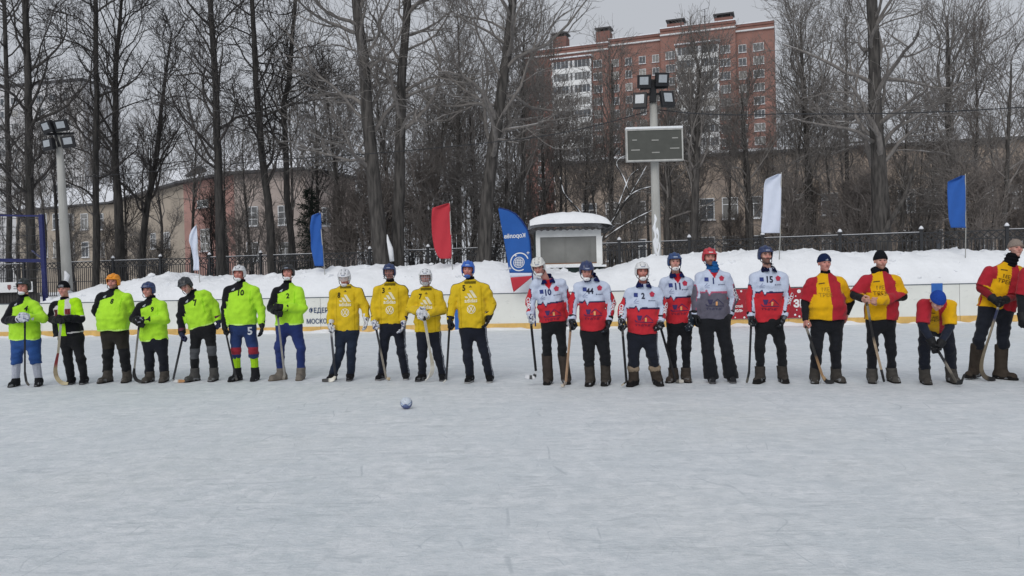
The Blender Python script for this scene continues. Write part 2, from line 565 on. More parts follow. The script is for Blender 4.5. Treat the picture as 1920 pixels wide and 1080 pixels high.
def pane_variety(m):
    n, l = m.node_tree.nodes, m.node_tree.links
    b = n['Principled BSDF']; src = b.inputs['Base Color'].links[0].from_socket
    oi = n.new('ShaderNodeObjectInfo'); cr = n.new('ShaderNodeValToRGB'); l.new(oi.outputs['Random'], cr.inputs[0])
    cr.color_ramp.interpolation = 'CONSTANT'
    for p_, c_ in ((0.0, (0, 0, 0, 1)), (0.45, (0.25, 0.25, 0.25, 1)), (0.7, (0.6, 0.6, 0.6, 1)), (0.88, (1, 1, 1, 1))):
        e_ = cr.color_ramp.elements.new(p_) if p_ not in (0.0,) else cr.color_ramp.elements[0]
        e_.color = c_
    x = n.new('ShaderNodeMix'); x.data_type = 'RGBA'; l.new(cr.outputs[0], x.inputs[0]); l.new(src, x.inputs[6]); x.inputs[7].default_value = (0.30, 0.29, 0.27, 1)
    l.new(x.outputs[2], b.inputs['Base Color'])
pane_variety(M_glass)

# ================================================================== rink, boards, snow bank, terrain
BA, BB = G(80, 632), G(1900, 603)
bdir = nrm(BB - BA); bout = np.array((-bdir[1], bdir[0], 0.0))       # along the boards, and away behind them
def board_depth(px, off=0.0):
    """world point on the line 'off' metres behind the boards, in picture column px"""
    d = P(px, 560, 1.0)[:2]
    a = BA[:2] + bout[:2] * off
    A = np.array([[d[0], -bdir[0]], [d[1], -bdir[1]]])
    t, s = np.linalg.solve(A, a)
    return t * d[1], s                                                # depth, distance along from BA

def grid_mesh(name, X, Y, Z, smooth=True):
    nx, ny = X.shape
    V = np.stack([X, Y, Z], -1).reshape(-1, 3)
    i, j = np.meshgrid(np.arange(nx - 1), np.arange(ny - 1), indexing='ij')
    a = (i * ny + j).ravel()
    return mesh_np(name, V, [np.stack([a, a + ny, a + ny + 1, a + 1], 1)], smooth=smooth)

# the ground: one sheet to the horizon, a little below the rink, rising behind the snow bank
xs = np.concatenate([[-1500, -600, -250, -120, -80], np.linspace(-60, 60, 41), [80, 120, 250, 600, 1500]])
ys = np.concatenate([[-400, -100, -30], np.linspace(-10, 20, 7), np.linspace(22, 60, 39), [80, 120, 200, 400, 900, 1800]])
X, Y = np.meshgrid(xs, ys, indexing='ij')
q = (X - BA[0]) * bout[0] + (Y - BA[1]) * bout[1]
Z = -0.02 + 1.15 * np.clip((q - 4) / 4, 0, 1)
g = obj('ground', grid_mesh('ground', X, Y, Z), M_snow); tag(g, kind='structure')

e0, e1 = BA - bdir * 40, BA + bdir * 75
iv = np.array([e0 - bout * 45, e1 - bout * 45, e1 + bout * 0.05, e0 + bout * 0.05]); iv[:, 2] = 0
ice = obj('rink_ice', mesh_np('rink_ice', iv, [[(0, 1, 2, 3)]], smooth=False), M_ice); tag(ice, kind='structure')

# snow bank behind the boards
crest_px = [(-200, 590), (60, 588), (100, 578), (135, 556), (165, 545), (200, 537), (250, 529), (290, 519), (330, 514), (350, 524), (400, 520),
            (440, 519), (500, 518), (545, 509), (600, 503), (680, 500), (760, 501), (860, 495), (940, 493), (1000, 500), (1080, 512), (1150, 503),
            (1200, 488), (1240, 480), (1290, 478), (1320, 474), (1400, 471), (1470, 474), (1520, 469), (1600, 475), (1660, 471), (1720, 476),
            (1800, 471), (1870, 474), (1930, 469), (2100, 466), (2400, 460)]
cs, ch = [], []
for px, py in crest_px:
    D, s = board_depth(px, 2.0)
    cs.append(s); ch.append(P(px, py, D)[2])
S = np.arange(-14, 52, 0.11); Qs = np.concatenate([np.linspace(0.06, 3.6, 40), np.linspace(3.8, 8.5, 22)])
SS, QQ = np.meshgrid(S, Qs, indexing='ij')
HC = np.interp(SS, cs, ch)
pp = np.stack([SS, QQ, np.zeros_like(SS)], -1)
lump = 0.05 * vnoise(pp, (0.9, 0.8, 1)) + 0.04 * vnoise(pp + 7, (2.3, 2.0, 1)) + (0.06 * vnoise(pp + 3, (4.6, 4.0, 1)) + 0.05 * vnoise(pp, (8.5, 7, 1))) * np.clip((QQ - 0.7) / 0.8, 0.22, 1)
rise = np.clip(QQ / 1.7, 0, 1); rise = np.sin(rise * np.pi / 2) ** 0.8
fall = np.clip((QQ - 3.0) / 4.5, 0, 1); fall = fall * fall * (3 - 2 * fall)
base = np.minimum(0.98, HC - 0.05)
Zb = base + (HC - base) * rise
Zb = Zb * (1 - fall) + 0.9 * fall + lump * np.clip(QQ / 0.8, 0.15, 1) * np.clip((HC - 0.6) / 0.8, 0.25, 1)
XB = BA[0] + bdir[0] * SS + bout[0] * QQ; YB = BA[1] + bdir[1] * SS + bout[1] * QQ
sb = obj('snow_bank', grid_mesh('snow_bank', XB, YB, Zb), M_snow); tag(sb, kind='structure')
# clods of shovelled snow lying on the bank
rs_ = np.random.RandomState(12)
bm_ = bmesh.new(); bmesh.ops.create_icosphere(bm_, subdivisions=1, radius=1.0)
CV = np.array([v.co[:] for v in bm_.verts]); CF = np.array([[v.index for v in f.verts] for f in bm_.faces]); bm_.free()
cl = MB()
for k in range(520):
    i, j = rs_.randint(0, len(S)), rs_.randint(2, 42)
    if HC[i, 0] < 1.3: continue
    c_ = np.array((XB[i, j], YB[i, j], Zb[i, j])); r_ = 0.03 + 0.09 * rs_.rand() ** 3
    cl.add(c_ + CV * r_ * (0.7 + 0.6 * rs_.rand(len(CV), 1)) * np.array((1.3, 1, 0.8)), T=CF)
tag(cl.obj('snow_clods', M_snow, smooth=False), 'loose clods of shovelled snow scattered over the bank', 'snow', kind='stuff')

# rink boards: panels of 2.4 m with open joints, kick strip, cap coloured dark as the shadow under the snow
boards = empty('rink_boards', BA)
tag(boards, 'cream plastic rink boards with ochre kick strip along the far side of the ice', 'rink boards')
PW, PH = 2.4, 1.11
bax = (bdir, bout, (0, 0, 1))
s0 = -9.6
pm = MB().box((0, 0, PH / 2 + 0.005), (PW - 0.012, 0.05, PH - 0.01)).mesh('board_panel'); pm.materials.append(M_board)
km = MB().box((0, -0.033, 0.10), (PW - 0.014, 0.014, 0.19)).mesh('kick_strip'); km.materials.append(M_kick)
cm = MB().box((0, 0, PH + 0.013), (PW - 0.012, 0.075, 0.025)).mesh('shaded_cap_rail'); cm.materials.append(M_cap)
ba = math.atan2(bdir[1], bdir[0])
panels = []
for i in range(22):
    loc = bdir * (s0 + PW * (i + 0.5))
    p_ = share('board_panel', pm, boards, loc, ba)
    share('kick_strip', km, p_); share('shaded_cap_rail', cm, p_)
    panels.append(p_)
bu = np.array((0, 0, 1.0))
def on_board(px, py):
    D, s = board_depth(px, -0.03)
    return P(px, py, D)
fo = -bout * 0.032
for txt, py, px in (('ФЕДЕРАЦИЯ', 582, 612), ('МОСКОВСКОЙ', 600.5, 612)):
    V, T = text2d(txt, 0.015, 0.86)
    flat_art('board_lettering', V, T, on_board(px, py) - bout * 0.012, bdir, bu, M_navy_art, boards, 0.205)
for px, w, y0, y1 in ((857, 0.14, 562, 622), (1757, 0.31, 531, 606)):
    a = on_board(px, y1); b = on_board(px, y0)
    mb = MB().box((a + b) / 2 - bout * 0.012, (w, 0.006, abs(b[2] - a[2])), (bdir, bout, bu))
    mb.obj('blue_line_stripe', M_blue_line, boards)
# red vinyl banner hung on the boards
ban = empty('advertising_banner', on_board(1420, 607))
tag(ban, 'dark red vinyl banner with white lettering and snow dots hung on the rink boards', 'banner')
a, b = on_board(1318, 609), on_board(1318, 541)
a2 = on_board(1519, 603)
MB().box((a + a2) / 2 * np.array((1, 1, 0)) + np.array((0, 0, 0.66)) - bout * 0.05, (np.linalg.norm(a2 - a), 0.012, 0.88), (bdir, bout, bu)).obj('banner_sheet', M_banner, ban)
def on_ban(px, py): return on_board(px, py) - bout * 0.062
for txt, px, py, h in (('СТОЙ', 1385, 574, 0.085), ('ВОЛЬ', 1384, 582.5, 0.085), ('ЗИ', 1499, 568.5, 0.25)):
    V, T = text2d(txt, 0.05, 0.95)
    flat_art('banner_lettering', V, T, on_ban(px, py), bdir, bu, M_white_art, ban, h)
rr = random.Random(4)
dots = [circle2d((0, 0), 0.06)]
for px, py, r in ((1497, 546, 0.055), (1389, 546, 0.03), (1395, 595, 0.03), (1490, 590, 0.03), (1498, 593, 0.03), (1491, 555, 0.02), (1378, 595, 0.02), (1493, 581, 0.018),
                  (1402, 589, 0.018), (1386, 561, 0.014), (1349, 560, 0.03), (1340, 590, 0.03)):
    V, T = polys2d([circle2d((0, 0), r, 14)])
    flat_art('snow_dot', V, T, on_ban(px, py), bdir, bu, M_white_art, ban)

# low ridge of scraped snow along the foot of the boards
S = np.arange(-9, 42, 0.09); Qs = np.array([-0.34, -0.26, -0.18, -0.10, -0.03])
SS, QQ = np.meshgrid(S, Qs, indexing='ij')
pp = np.stack([SS, QQ * 3, np.zeros_like(SS)], -1)
hgt = np.clip(0.035 + 0.06 * vnoise(pp, (1.1, 0.5, 1)) + 0.05 * vnoise(pp + 5, (4.0, 1, 1)), 0.0, 0.2) * np.array([0, 0.35, 0.7, 0.9, 1.0])[None, :]
XR = BA[0] + bdir[0] * SS + bout[0] * QQ; YR = BA[1] + bdir[1] * SS + bout[1] * QQ
tag(obj('snow_ridge', grid_mesh('snow_ridge', XR, YR, hgt - 0.004), M_snow), kind='structure')

# ================================================================== park fence of wrought iron
FL, FR = P(100, 493, 43.7), P(1888, 431, 30.9)
FL[2] = FR[2] = 3.0
fdir = nrm(FR - FL); fa = math.atan2(fdir[1], fdir[0])
SP = 3.0
nsec = 19
fence = empty('iron_fence', (FR[0], FR[1], 1.0))
tag(fence, 'long black wrought iron park fence with lattice band behind the snow bank', 'fence')
post_m = MB().box((0, 0, 1.05), (0.11, 0.11, 2.1)).box((0, 0, 2.12), (0.16, 0.16, 0.05)).mesh('post'); post_m.materials.append(M_iron)
capm = MB().tube([(0, 0, 2.145), (0, 0, 2.19), (0, 0, 2.25), (0, 0, 2.28)], [0.09, 0.085, 0.05, 0.01], 8).mesh('snow_cap', True); capm.materials.append(M_snow_roof)
rail_ms = []
for zz, hh in ((2.0, 0.045), (1.70, 0.035), (0.95, 0.035), (0.2, 0.04)):
    r_ = MB().box((SP / 2, 0, zz), (SP - 0.11, 0.035, hh)).mesh('rail'); r_.materials.append(M_iron); rail_ms.append(r_)
snow_rail = MB().box((SP / 2, 0, 2.0375), (SP - 0.13, 0.04, 0.016)).mesh('rail_snow'); snow_rail.materials.append(M_snow_roof)
mb = MB()
for k in range(1, 22):
    x = k * SP / 22
    mb.beam((x, 0, 0.2), (x, 0, 1.69), 0.030)
for k in range(10):
    x0_, x1_ = 0.08 + k * 0.284, 0.08 + (k + 1) * 0.284
    mb.beam((x0_, -0.012, 1.715), (x1_, -0.012, 1.98), 0.03); mb.beam((x0_, 0.012, 1.98), (x1_, 0.012, 1.715), 0.03)
bars_m = mb.mesh('bars'); bars_m.materials.append(M_iron)
for i in range(-3, nsec):
    loc = -fdir * SP * i
    share('post', post_m, fence, loc, fa)
    share('snow_cap', capm, fence, loc, fa)
    sec = -fdir * SP * (i + 1)
    for r_ in rail_ms: share('rail', r_, fence, sec, fa)
    if i % 3: share('rail_snow', snow_rail, fence, sec, fa)
    b_ = share('bars', bars_m, fence, sec, fa); b_['kind'] = 'stuff'

# ================================================================== buildings
M_brick = mat('hazed_red_brick', C('#8b685f'), 0.85, var=0.14, scale=0.6, bump=0.1, bscale=3)  # red muted: the haze of distance is mixed into the colour
M_brick2 = mat('dark_red_brick', C('#7b5a53'), 0.85, var=0.14, scale=0.6)  # muted by the same painted haze
M_frame = mat('window_frame_white', (0.62, 0.63, 0.64), 0.5, var=0.08)
M_ochre = mat('ochre_render', (0.37, 0.305, 0.25), 0.9, var=0.22, scale=0.5, base2=(0.29, 0.24, 0.205))
M_tan = mat('tan_render', (0.33, 0.285, 0.235), 0.9, var=0.2, scale=0.5)
M_pink = mat('pink_render', (0.33, 0.195, 0.17), 0.9, var=0.2, scale=0.6)
M_pale = mat('pale_render', (0.40, 0.34, 0.31), 0.9, var=0.15, scale=0.5)
M_panel = mat('panel_concrete', (0.50, 0.50, 0.51), 0.85, var=0.12, scale=0.4)
M_roofdark = mat('dark_roof_metal', (0.06, 0.06, 0.065), 0.6, var=0.2)

_WIN = {}
def window_meshes(w, h, kind):
    key = (round(w, 2), round(h, 2), kind)
    if key in _WIN: return _WIN[key]
    t = 0.09
    f = MB()
    f.box((0, -0.03, -h / 2), (w + t, 0.14, t)).box((0, -0.03, h / 2), (w + t, 0.14, t))
    f.box((-w / 2, -0.03, 0), (t, 0.14, h - t)).box((w / 2, -0.03, 0), (t, 0.14, h - t))
    if kind in ('two', 'three'):
        for x in ((0.0,) if kind == 'two' else (-w / 6, w / 6)): f.box((x, -0.03, 0), (0.07, 0.12, h - t))
    if kind == 'six':
        f.box((0, -0.03, 0), (0.07, 0.12, h - t))
        for z in (-h / 6, h / 6): f.box((0, -0.028, z), (w - t, 0.11, 0.07))
    if kind == 'transom':
        f.box((0, -0.03, h * 0.18), (w - t, 0.12, 0.08)); f.box((0, -0.032, -h * 0.16), (0.08, 0.12, h * 0.64))
    fm = f.mesh('frame'); fm.materials.append(M_frame)
    pm_ = MB().box((0, 0.0, 0), (w - 0.02, 0.05, h - 0.02)).mesh('pane'); pm_.materials.append(M_glass)
    sm = MB().box((0, -0.10, -h / 2 - 0.09), (w + 0.25, 0.26, 0.07)).mesh('sill'); sm.materials.append(M_snow_roof)
    _WIN[key] = (fm, pm_, sm)
    return _WIN[key]

def add_window(parent, pos, ang, w, h, kind='two', sill=True):
    fm, pm_, sm = window_meshes(w, h, kind)
    org = ORG[parent.name]
    fo_ = share('window', fm, parent, np.asarray(pos) - org, ang)
    share('pane', pm_, fo_)
    if sill: share('sill', sm, fo_)
    return fo_

def line_at(px, A, B):
    d = P(px, 400, 1.0)[:2]
    u = (B - A)[:2]
    t, s = np.linalg.solve(np.array([[d[0], -u[0]], [d[1], -u[1]]]), A[:2])
    return np.array((t * d[0], t * d[1], 0.0))

# --- brick apartment block on the right
RA, RB = P(985, 300, 185.0), P(1459, 300, 167.0)
RA[2] = RB[2] = 0
rd = nrm(RB - RA); ro = np.array((rd[1], -rd[0], 0))          # ro points towards the viewer
ra = math.atan2(rd[1], rd[0])
red = empty('apartment_block', line_at(1240, RA, RB))
tag(red, 'tall red brick apartment block with white glazed balcony stacks behind the bare trees', 'apartment block')
secs = [(985, 1040, 97, -1.2, M_brick2), (1040, 1148, 92, 0.6, M_brick), (1148, 1246, 72, -0.4, M_brick), (1246, 1386, 53, 0.8, M_brick), (1386, 1458, 47, -0.2, M_brick)]
for k, (p0, p1, py, off, m_) in enumerate(secs):
    a, b = line_at(p0, RA, RB), line_at(p1, RA, RB)
    c_ = (a + b) / 2
    top = P((p0 + p1) / 2, py, c_[1])[2]
    L = np.linalg.norm(b - a)
    dep = 14 + off
    cc = c_ + ro * off - ro * dep / 2
    MB().box((cc[0], cc[1], top / 2), (L, dep, top), (rd, -ro, bu)).obj('wall', m_, red)
    MB().box((cc[0], cc[1], top + 0.25), (L + 0.1, dep + 0.5, 0.5), (rd, -ro, bu)).obj('parapet', M_brick2, red)
    MB().box((cc[0], cc[1], top + 0.6), (L + 0.2, dep + 0.7, 0.2), (rd, -ro, bu)).obj('roof_snow', M_snow_roof, red)
    e_ = c_ + ro * (off + 0.2)
    MB().box((e_[0], e_[1], top - 0.9), (L + 0.06, 0.5, 0.28), (rd, -ro, bu)).obj('cornice', M_frame, red)
def red_face(px, off): return line_at(px, RA, RB) + ro * (off + 0.03)
ST = 2.8
ztop = P(1412, 89, red_face(1412, 0)[1])[2]
cols = [(1015, -1.2, 1.5, 'two'), (1128, 0.6, 1.9, 'three'), (1159, -0.4, 1.5, 'two'), (1184, -0.4, 1.4, 'two'), (1210, -0.4, 1.4, 'two'), (1235, -0.4, 1.4, 'two'),
        (1264, 0.8, 1.9, 'three'), (1366, 0.8, 2.0, 'three'), (1398, -0.2, 1.5, 'two'), (1428, -0.2, 2.1, 'three')]
for px, off, w, kind in cols:
    f_ = red_face(px, off)
    for r_ in range(13):
        add_window(red, (f_[0], f_[1], ztop - r_ * ST), ra, w, 1.55, kind)
_MUL = {}
for px0, px1 in ((1046, 1117), (1277, 1354)):
    off = 0.6 if px0 < 1200 else 0.8
    a, b = red_face(px0, off), red_face(px1, off); c_ = (a + b) / 2 + ro * 0.6; L = np.linalg.norm(b - a)
    for r_ in range(13):
        zc = ztop - r_ * ST - 0.2
        bc = MB().box((c_[0], c_[1], zc - 0.95), (L, 1.2, 1.15), (rd, -ro, bu)).obj('balcony', M_white, red)
        MB().box((c_[0] + ro[0] * 0.02, c_[1] + ro[1] * 0.02, zc + 0.42), (L - 0.1, 1.16, 1.58), (rd, -ro, bu)).obj('glazing', M_glass, bc)
        n_ = 9
        for k in range(n_ + 1):
            x_ = -L / 2 + 0.05 + (L - 0.1) * k / n_
            pc = c_ + rd * x_ + ro * 0.6
            wd = 0.5 if k in (0, 4, 5) else (0.42 if k == n_ else 0.09)
            key = (round(wd, 2),)
            if key not in _MUL:
                _MUL[key] = MB().box((0, 0, 0), (wd, 0.1, 1.56)).mesh('mullion'); _MUL[key].materials.append(M_frame)
            share('mullion', _MUL[key], bc, np.array((pc[0], pc[1], zc + 0.42)) - ORG[red.name], ra)
    top_c = c_ + ro * 0.1
    MB().box((top_c[0], top_c[1], ztop + 1.75), (L + 0.8, 1.9, 0.22), (rd, -ro, bu)).obj('balcony_roof', M_snow_roof, red)
    MB().box((c_[0], c_[1], ztop + 1.35), (L, 1.2, 0.56), (rd, -ro, bu)).obj('balcony_wall', M_brick2, red)
for px, py, w in ((1053, 72, 3.2), (1135, 62, 3.2), (1272, 47, 3.6), (1363, 36, 3.8)):
    f_ = red_face(px, -3); z1 = P(px, py, f_[1])[2]
    ch_ = MB().box((f_[0], f_[1], z1 - 2.2), (w, 3, 4.4), (rd, -ro, bu)).obj('roof_vent_house', M_brick2, red)
    MB().box((f_[0], f_[1], z1 + 0.75), (w + 0.5, 3.4, 0.3), (rd, -ro, bu)).box((f_[0] - rd[0] * w * .4, f_[1] - rd[1] * w * .4, z1 + 0.3), (0.25, 2.8, 0.62), (rd, -ro, bu)).box((f_[0] + rd[0] * w * .4, f_[1] + rd[1] * w * .4, z1 + 0.3), (0.25, 2.8, 0.62), (rd, -ro, bu)).obj('vent_hood', M_roofdark, ch_)
    MB().box((f_[0], f_[1], z1 + 0.96), (w + 0.4, 3.3, 0.12), (rd, -ro, bu)).obj('hood_snow', M_snow_roof, ch_)
f_ = red_face(1326, -4); z0_ = P(1326, 50, f_[1])[2]; z1_ = P(1326, 18, f_[1])[2]
MB().beam((f_[0], f_[1], z0_), (f_[0], f_[1], z1_), 0.12).beam((f_[0] - .9, f_[1], z1_ - .2), (f_[0] + .9, f_[1], z1_ + .4), 0.08).beam((f_[0] - .5, f_[1], z1_ - 1.6), (f_[0] + .5, f_[1], z1_ - 1.3), 0.08).obj('antenna', M_roofdark, red)

# --- long ochre building on the right
OA, OB = P(1040, 300, 75.0), P(2040, 300, 65.0); OA[2] = OB[2] = 0
od = nrm(OB - OA); oo = np.array((od[1], -od[0], 0)); oang = math.atan2(od[1], od[0])
och = empty('ochre_building', line_at(1500, OA, OB)); tag(och, 'long low ochre rendered building with white windows behind the right hand trees', 'building')
L = np.linalg.norm(OB - OA); c_ = (OA + OB) / 2 - oo * 6
MB().box((c_[0], c_[1], 6.0), (L, 12, 12.0), (od, -oo, bu)).obj('wall', M_ochre, och)
MB().box((c_[0], c_[1], 12.12), (L + 0.8, 13, 0.24), (od, -oo, bu)).obj('eaves', M_roofdark, och)
MB().box((c_[0], c_[1], 12.36), (L + 0.6, 12.8, 0.24), (od, -oo, bu)).obj('roof_snow', M_snow_roof, och)
for px in (1105, 1150, 1197, 1277, 1325, 1369, 1413, 1459, 1505, 1556, 1602, 1650, 1700, 1750, 1798, 1845, 1898):
    f_ = line_at(px, OA, OB) + oo * 0.03
    for zc, hh in ((7.35, 1.85), (3.9, 1.85)):
        add_window(och, (f_[0], f_[1], zc), oang, 1.3, hh, 'transom')

# --- building with a bowed front on the left
lw = [(30, 109.0, M_tan), (215, 101.0, M_tan), (345, 83.0, M_tan), (440, 77.0, M_pink), (575, 75.0, M_pale), (668, 83.0, M_pale)]
left = empty('bowed_building', np.array((P(330, 400, 84)[0], 84, 0))); tag(left, 'tan and pink rendered building with bowed front and snowy hipped roof on the left', 'building')
HW = 12.1
pts = [np.array((P(px, 400, D)[0], D, 0.0)) for px, D, _ in lw]
for k in range(len(pts) - 1):
    a, b = pts[k], pts[k + 1]
    d_ = nrm(b - a); n_ = np.array((d_[1], -d_[0], 0)); L = np.linalg.norm(b - a)
    c_ = (a + b) / 2 - n_ * 0.3
    MB().box((c_[0], c_[1], HW / 2), (L, 0.6, HW), (d_, -n_, bu)).obj('wall', lw[k + 1][2], left)
    c2 = (a + b) / 2 + n_ * 0.2
    MB().box((c2[0], c2[1], HW + 0.12), (L + 0.5, 1.2, 0.24), (d_, -n_, bu)).obj('eaves', M_roofdark, left)
nrms = []
for k in range(len(pts)):
    a, b = pts[max(k - 1, 0)], pts[min(k + 1, len(pts) - 1)]
    d_ = nrm(b - a); nrms.append(np.array((d_[1], -d_[0], 0)))
ev = [pts[k] + nrms[k] * 0.75 + bu * (HW + 0.25) for k in range(len(pts))]
rv = [pts[k] * np.array((1, 1, 0)) + np.array((2.0 if k == 0 else (-3.5 if k == len(pts) - 1 else 0), 9.0, HW + 4.2)) for k in range(len(pts))]
n_p = len(pts)
V = np.array(ev + rv + [v - bu * 0.22 for v in ev] + [v - bu * 0.22 for v in rv])
Q = []
for k in range(n_p - 1):
    Q += [(k, k + 1, n_p + k + 1, n_p + k), (2 * n_p + k + 1, 2 * n_p + k, 3 * n_p + k, 3 * n_p + k + 1), (k, 2 * n_p + k, 2 * n_p + k + 1, k + 1)]
Q += [(0, n_p, 3 * n_p, 2 * n_p), (n_p - 1, 3 * n_p - 1, 4 * n_p - 1, 2 * n_p - 1)]
obj('roof', mesh_np('roof', V, [Q], smooth=False), M_snow_roof, left)
def left_face(px):
    for k in range(len(lw) - 1):
        if lw[k][0] <= px <= lw[k + 1][0]:
            a, b = pts[k], pts[k + 1]
            f_ = line_at(px, a, b); d_ = nrm(b - a)
            return f_ + np.array((d_[1], -d_[0], 0)) * 0.03, math.atan2(d_[1], d_[0])
for px in (58, 82, 106, 132, 159, 188):
    f_, an = left_face(px)
    for py0, py1 in ((401, 430), (454, 482)):
        za, zb_ = P(px, py1, f_[1])[2], P(px, py0, f_[1])[2]
        add_window(left, (f_[0], f_[1], (za + zb_) / 2), an, 1.25, zb_ - za, 'transom')
for px, py0, py1, w, kd in ((287, 438, 466, 1.6, 'six'), (313, 436, 464, 1.6, 'six'), (382, 376, 388, 1.9, 'two'), (473, 388, 423, 1.25, 'six'), (534, 386, 421, 1.25, 'six'), (610, 390, 423, 1.25, 'six'),
                            (473, 455, 488, 1.25, 'six'), (534, 455, 488, 1.25, 'six'), (385, 430, 470, 1.6, 'six')):
    f_, an = left_face(px)
    za, zb_ = P(px, py1, f_[1])[2], P(px, py0, f_[1])[2]
    add_window(left, (f_[0], f_[1], (za + zb_) / 2), an, w, zb_ - za, kd)
for px, D in ((372, 82.0), (592, 78.0)):
    b_ = P(px, 329, D)
    V = [b_ + np.array((-1.5, 0, 0)), b_ + np.array((1.5, 0, 0)), b_ + np.array((0, 0, 1.0)), b_ + np.array((-1.5, 4, 0)), b_ + np.array((1.5, 4, 0)), b_ + np.array((0, 4, 1.0))]
    dm = obj('dormer', mesh_np('dormer', np.array(V), [[(0, 3, 5, 2), (1, 2, 5, 4), (0, 1, 4, 3)], [(0, 2, 1), (3, 4, 5)]], smooth=False), M_roofdark, left)

# --- pale panel tower far left
tw0, tw1 = P(-60, 300, 185.0), P(158, 300, 178.0); tw0[2] = tw1[2] = 0
td = nrm(tw1 - tw0); to = np.array((td[1], -td[0], 0)); tang = math.atan2(td[1], td[0])
tower = empty('panel_tower', (tw0 + tw1) / 2); tag(tower, 'pale grey concrete panel tower block far behind the left hand trees', 'apartment block')
L = np.linalg.norm(tw1 - tw0); c_ = (tw0 + tw1) / 2 - to * 6; TH = P(60, 160, 181)[2]
MB().box((c_[0], c_[1], TH / 2), (L, 12, TH), (td, -to, bu)).obj('wall', M_panel, tower)
MB().box((c_[0], c_[1], TH + 0.3), (L + .6, 12.6, 0.6), (td, -to, bu)).obj('roof_edge', M_roofdark, tower)
for k, px in enumerate((8, 34, 58, 82, 106, 132)):
    f_ = line_at(px, tw0, tw1) + to * 0.03
    for r_ in range(9):
        add_window(tower, (f_[0], f_[1], TH - 3.2 - r_ * 2.9), tang, 1.8, 1.5, 'three' if k % 2 else 'two', False)

# ================================================================== timekeepers' booth
M_green = mat('dark_green_paint', (0.018, 0.035, 0.034), 0.6, var=0.2)
M_booth = mat('booth_white', (0.74, 0.75, 0.74), 0.6, var=0.15, scale=3)
M_boothglass = mat('booth_glass', (0.19, 0.192, 0.182), 0.25, var=0.25, scale=1.2, spec=0.4)
M_wood_trim = mat('brown_trim', (0.22, 0.11, 0.06), 0.7)
bD = 27.6
c0, c1_ = P(1006, 500, bD), P(1128, 500, bD)
bx0, bx1 = c0[0], c1_[0]
bw = bx1 - bx0; bc_ = (bx0 + bx1) / 2
zf = lambda py: P(1070, py, bD)[2]
booth = empty('timekeeper_booth', (bc_, bD + 1.1, 0.9)); tag(booth, 'small white and green timekeeper booth with thick snow on its roof', 'booth')
MB().box((bc_, bD + 1.1, (zf(540) + zf(502)) / 2), (bw + 0.14, 2.2, zf(502) - zf(540))).obj('lower_wall', M_green, booth)
MB().box((bc_, bD + 1.12, (zf(502) + zf(432)) / 2), (bw, 2.16, zf(432) - zf(502))).obj('cabin_wall', M_green, booth)
fr = MB()
fr.box((bc_, bD + 0.0, zf(437)), (bw, 0.12, zf(430) - zf(444))).box((bc_, bD, zf(497.5)), (bw, 0.12, 0.10))
fr.box((bx0 + 0.07, bD - 0.003, zf(470)), (0.15, 0.12, zf(444) - zf(496))).box((bx1 - 0.07, bD - 0.003, zf(470)), (0.2, 0.12, zf(444) - zf(496)))
wf = fr.obj('window_frame', M_booth, booth)
MB().box((bc_, bD + 0.012, zf(470)), (bw - 0.3, 0.05, zf(444) - zf(496) - 0.02)).obj('pane', M_boothglass, wf)
MB().box((bc_, bD - 0.03, zf(494.2)), (bw - 0.34, 0.05, 0.05)).obj('bottom_trim', M_wood_trim, wf)
for x_ in (bc_ - 0.12, bc_ + 0.72): MB().box((x_, bD - 0.02, zf(468)), (0.03, 0.03, zf(446) - zf(492))).obj('glazing_bar', M_boothglass, wf)
MB().box((bc_ + 0.05, bD - 0.02, zf(499.5)), (bw + 0.2, 0.24, 0.07)).obj('sill_snow', M_snow, booth)
# corrugated roof with a snow cushion
xr0, xr1 = P(994, 425, bD)[0], P(1150, 425, bD)[0]
nx = 60
xx = np.linspace(xr0, xr1, nx); yy = np.array([bD - 0.45, bD - 0.4, bD + 1.0, bD + 2.4])
zz = zf(429) + 0.035 * np.sin((xx - xr0) * 2 * np.pi / 0.22)
X, Y = np.meshgrid(xx, yy, indexing='ij'); Z = np.repeat(zz[:, None], 4, 1)
rf = obj('roof', grid_mesh('roof', X, Y, Z), M_roofdark, booth); sm_ = rf.modifiers.new('thick', 'SOLIDIFY'); sm_.thickness = 0.03
xx = np.linspace(xr0 - 0.02, xr1 + 0.02, 60); yv = np.linspace(-0.52, 2.5, 24)
X, Y = np.meshgrid(xx, yv, indexing='ij')
ex = 1 - np.abs((X - bc_) / ((xr1 - xr0) / 2 + 0.03)) ** 6; ey = 1 - np.abs((Y - 1.0) / 1.53) ** 8
pp = np.stack([X, Y, 0 * X], -1)
thick = (0.54 + 0.05 * vnoise(pp, 1.7) + 0.02 * vnoise(pp, 6)) * np.sqrt(np.clip(ex, 0, 1)) * np.sqrt(np.clip(ey, 0, 1))
thick *= 1 - 0.28 * np.clip((X - bc_) / 1.6, -1, 1) ** 2
top = grid_mesh('snow', X, Y + bD, zf(428) + 0.02 + thick)
obj('roof_snow', top, M_snow, booth)

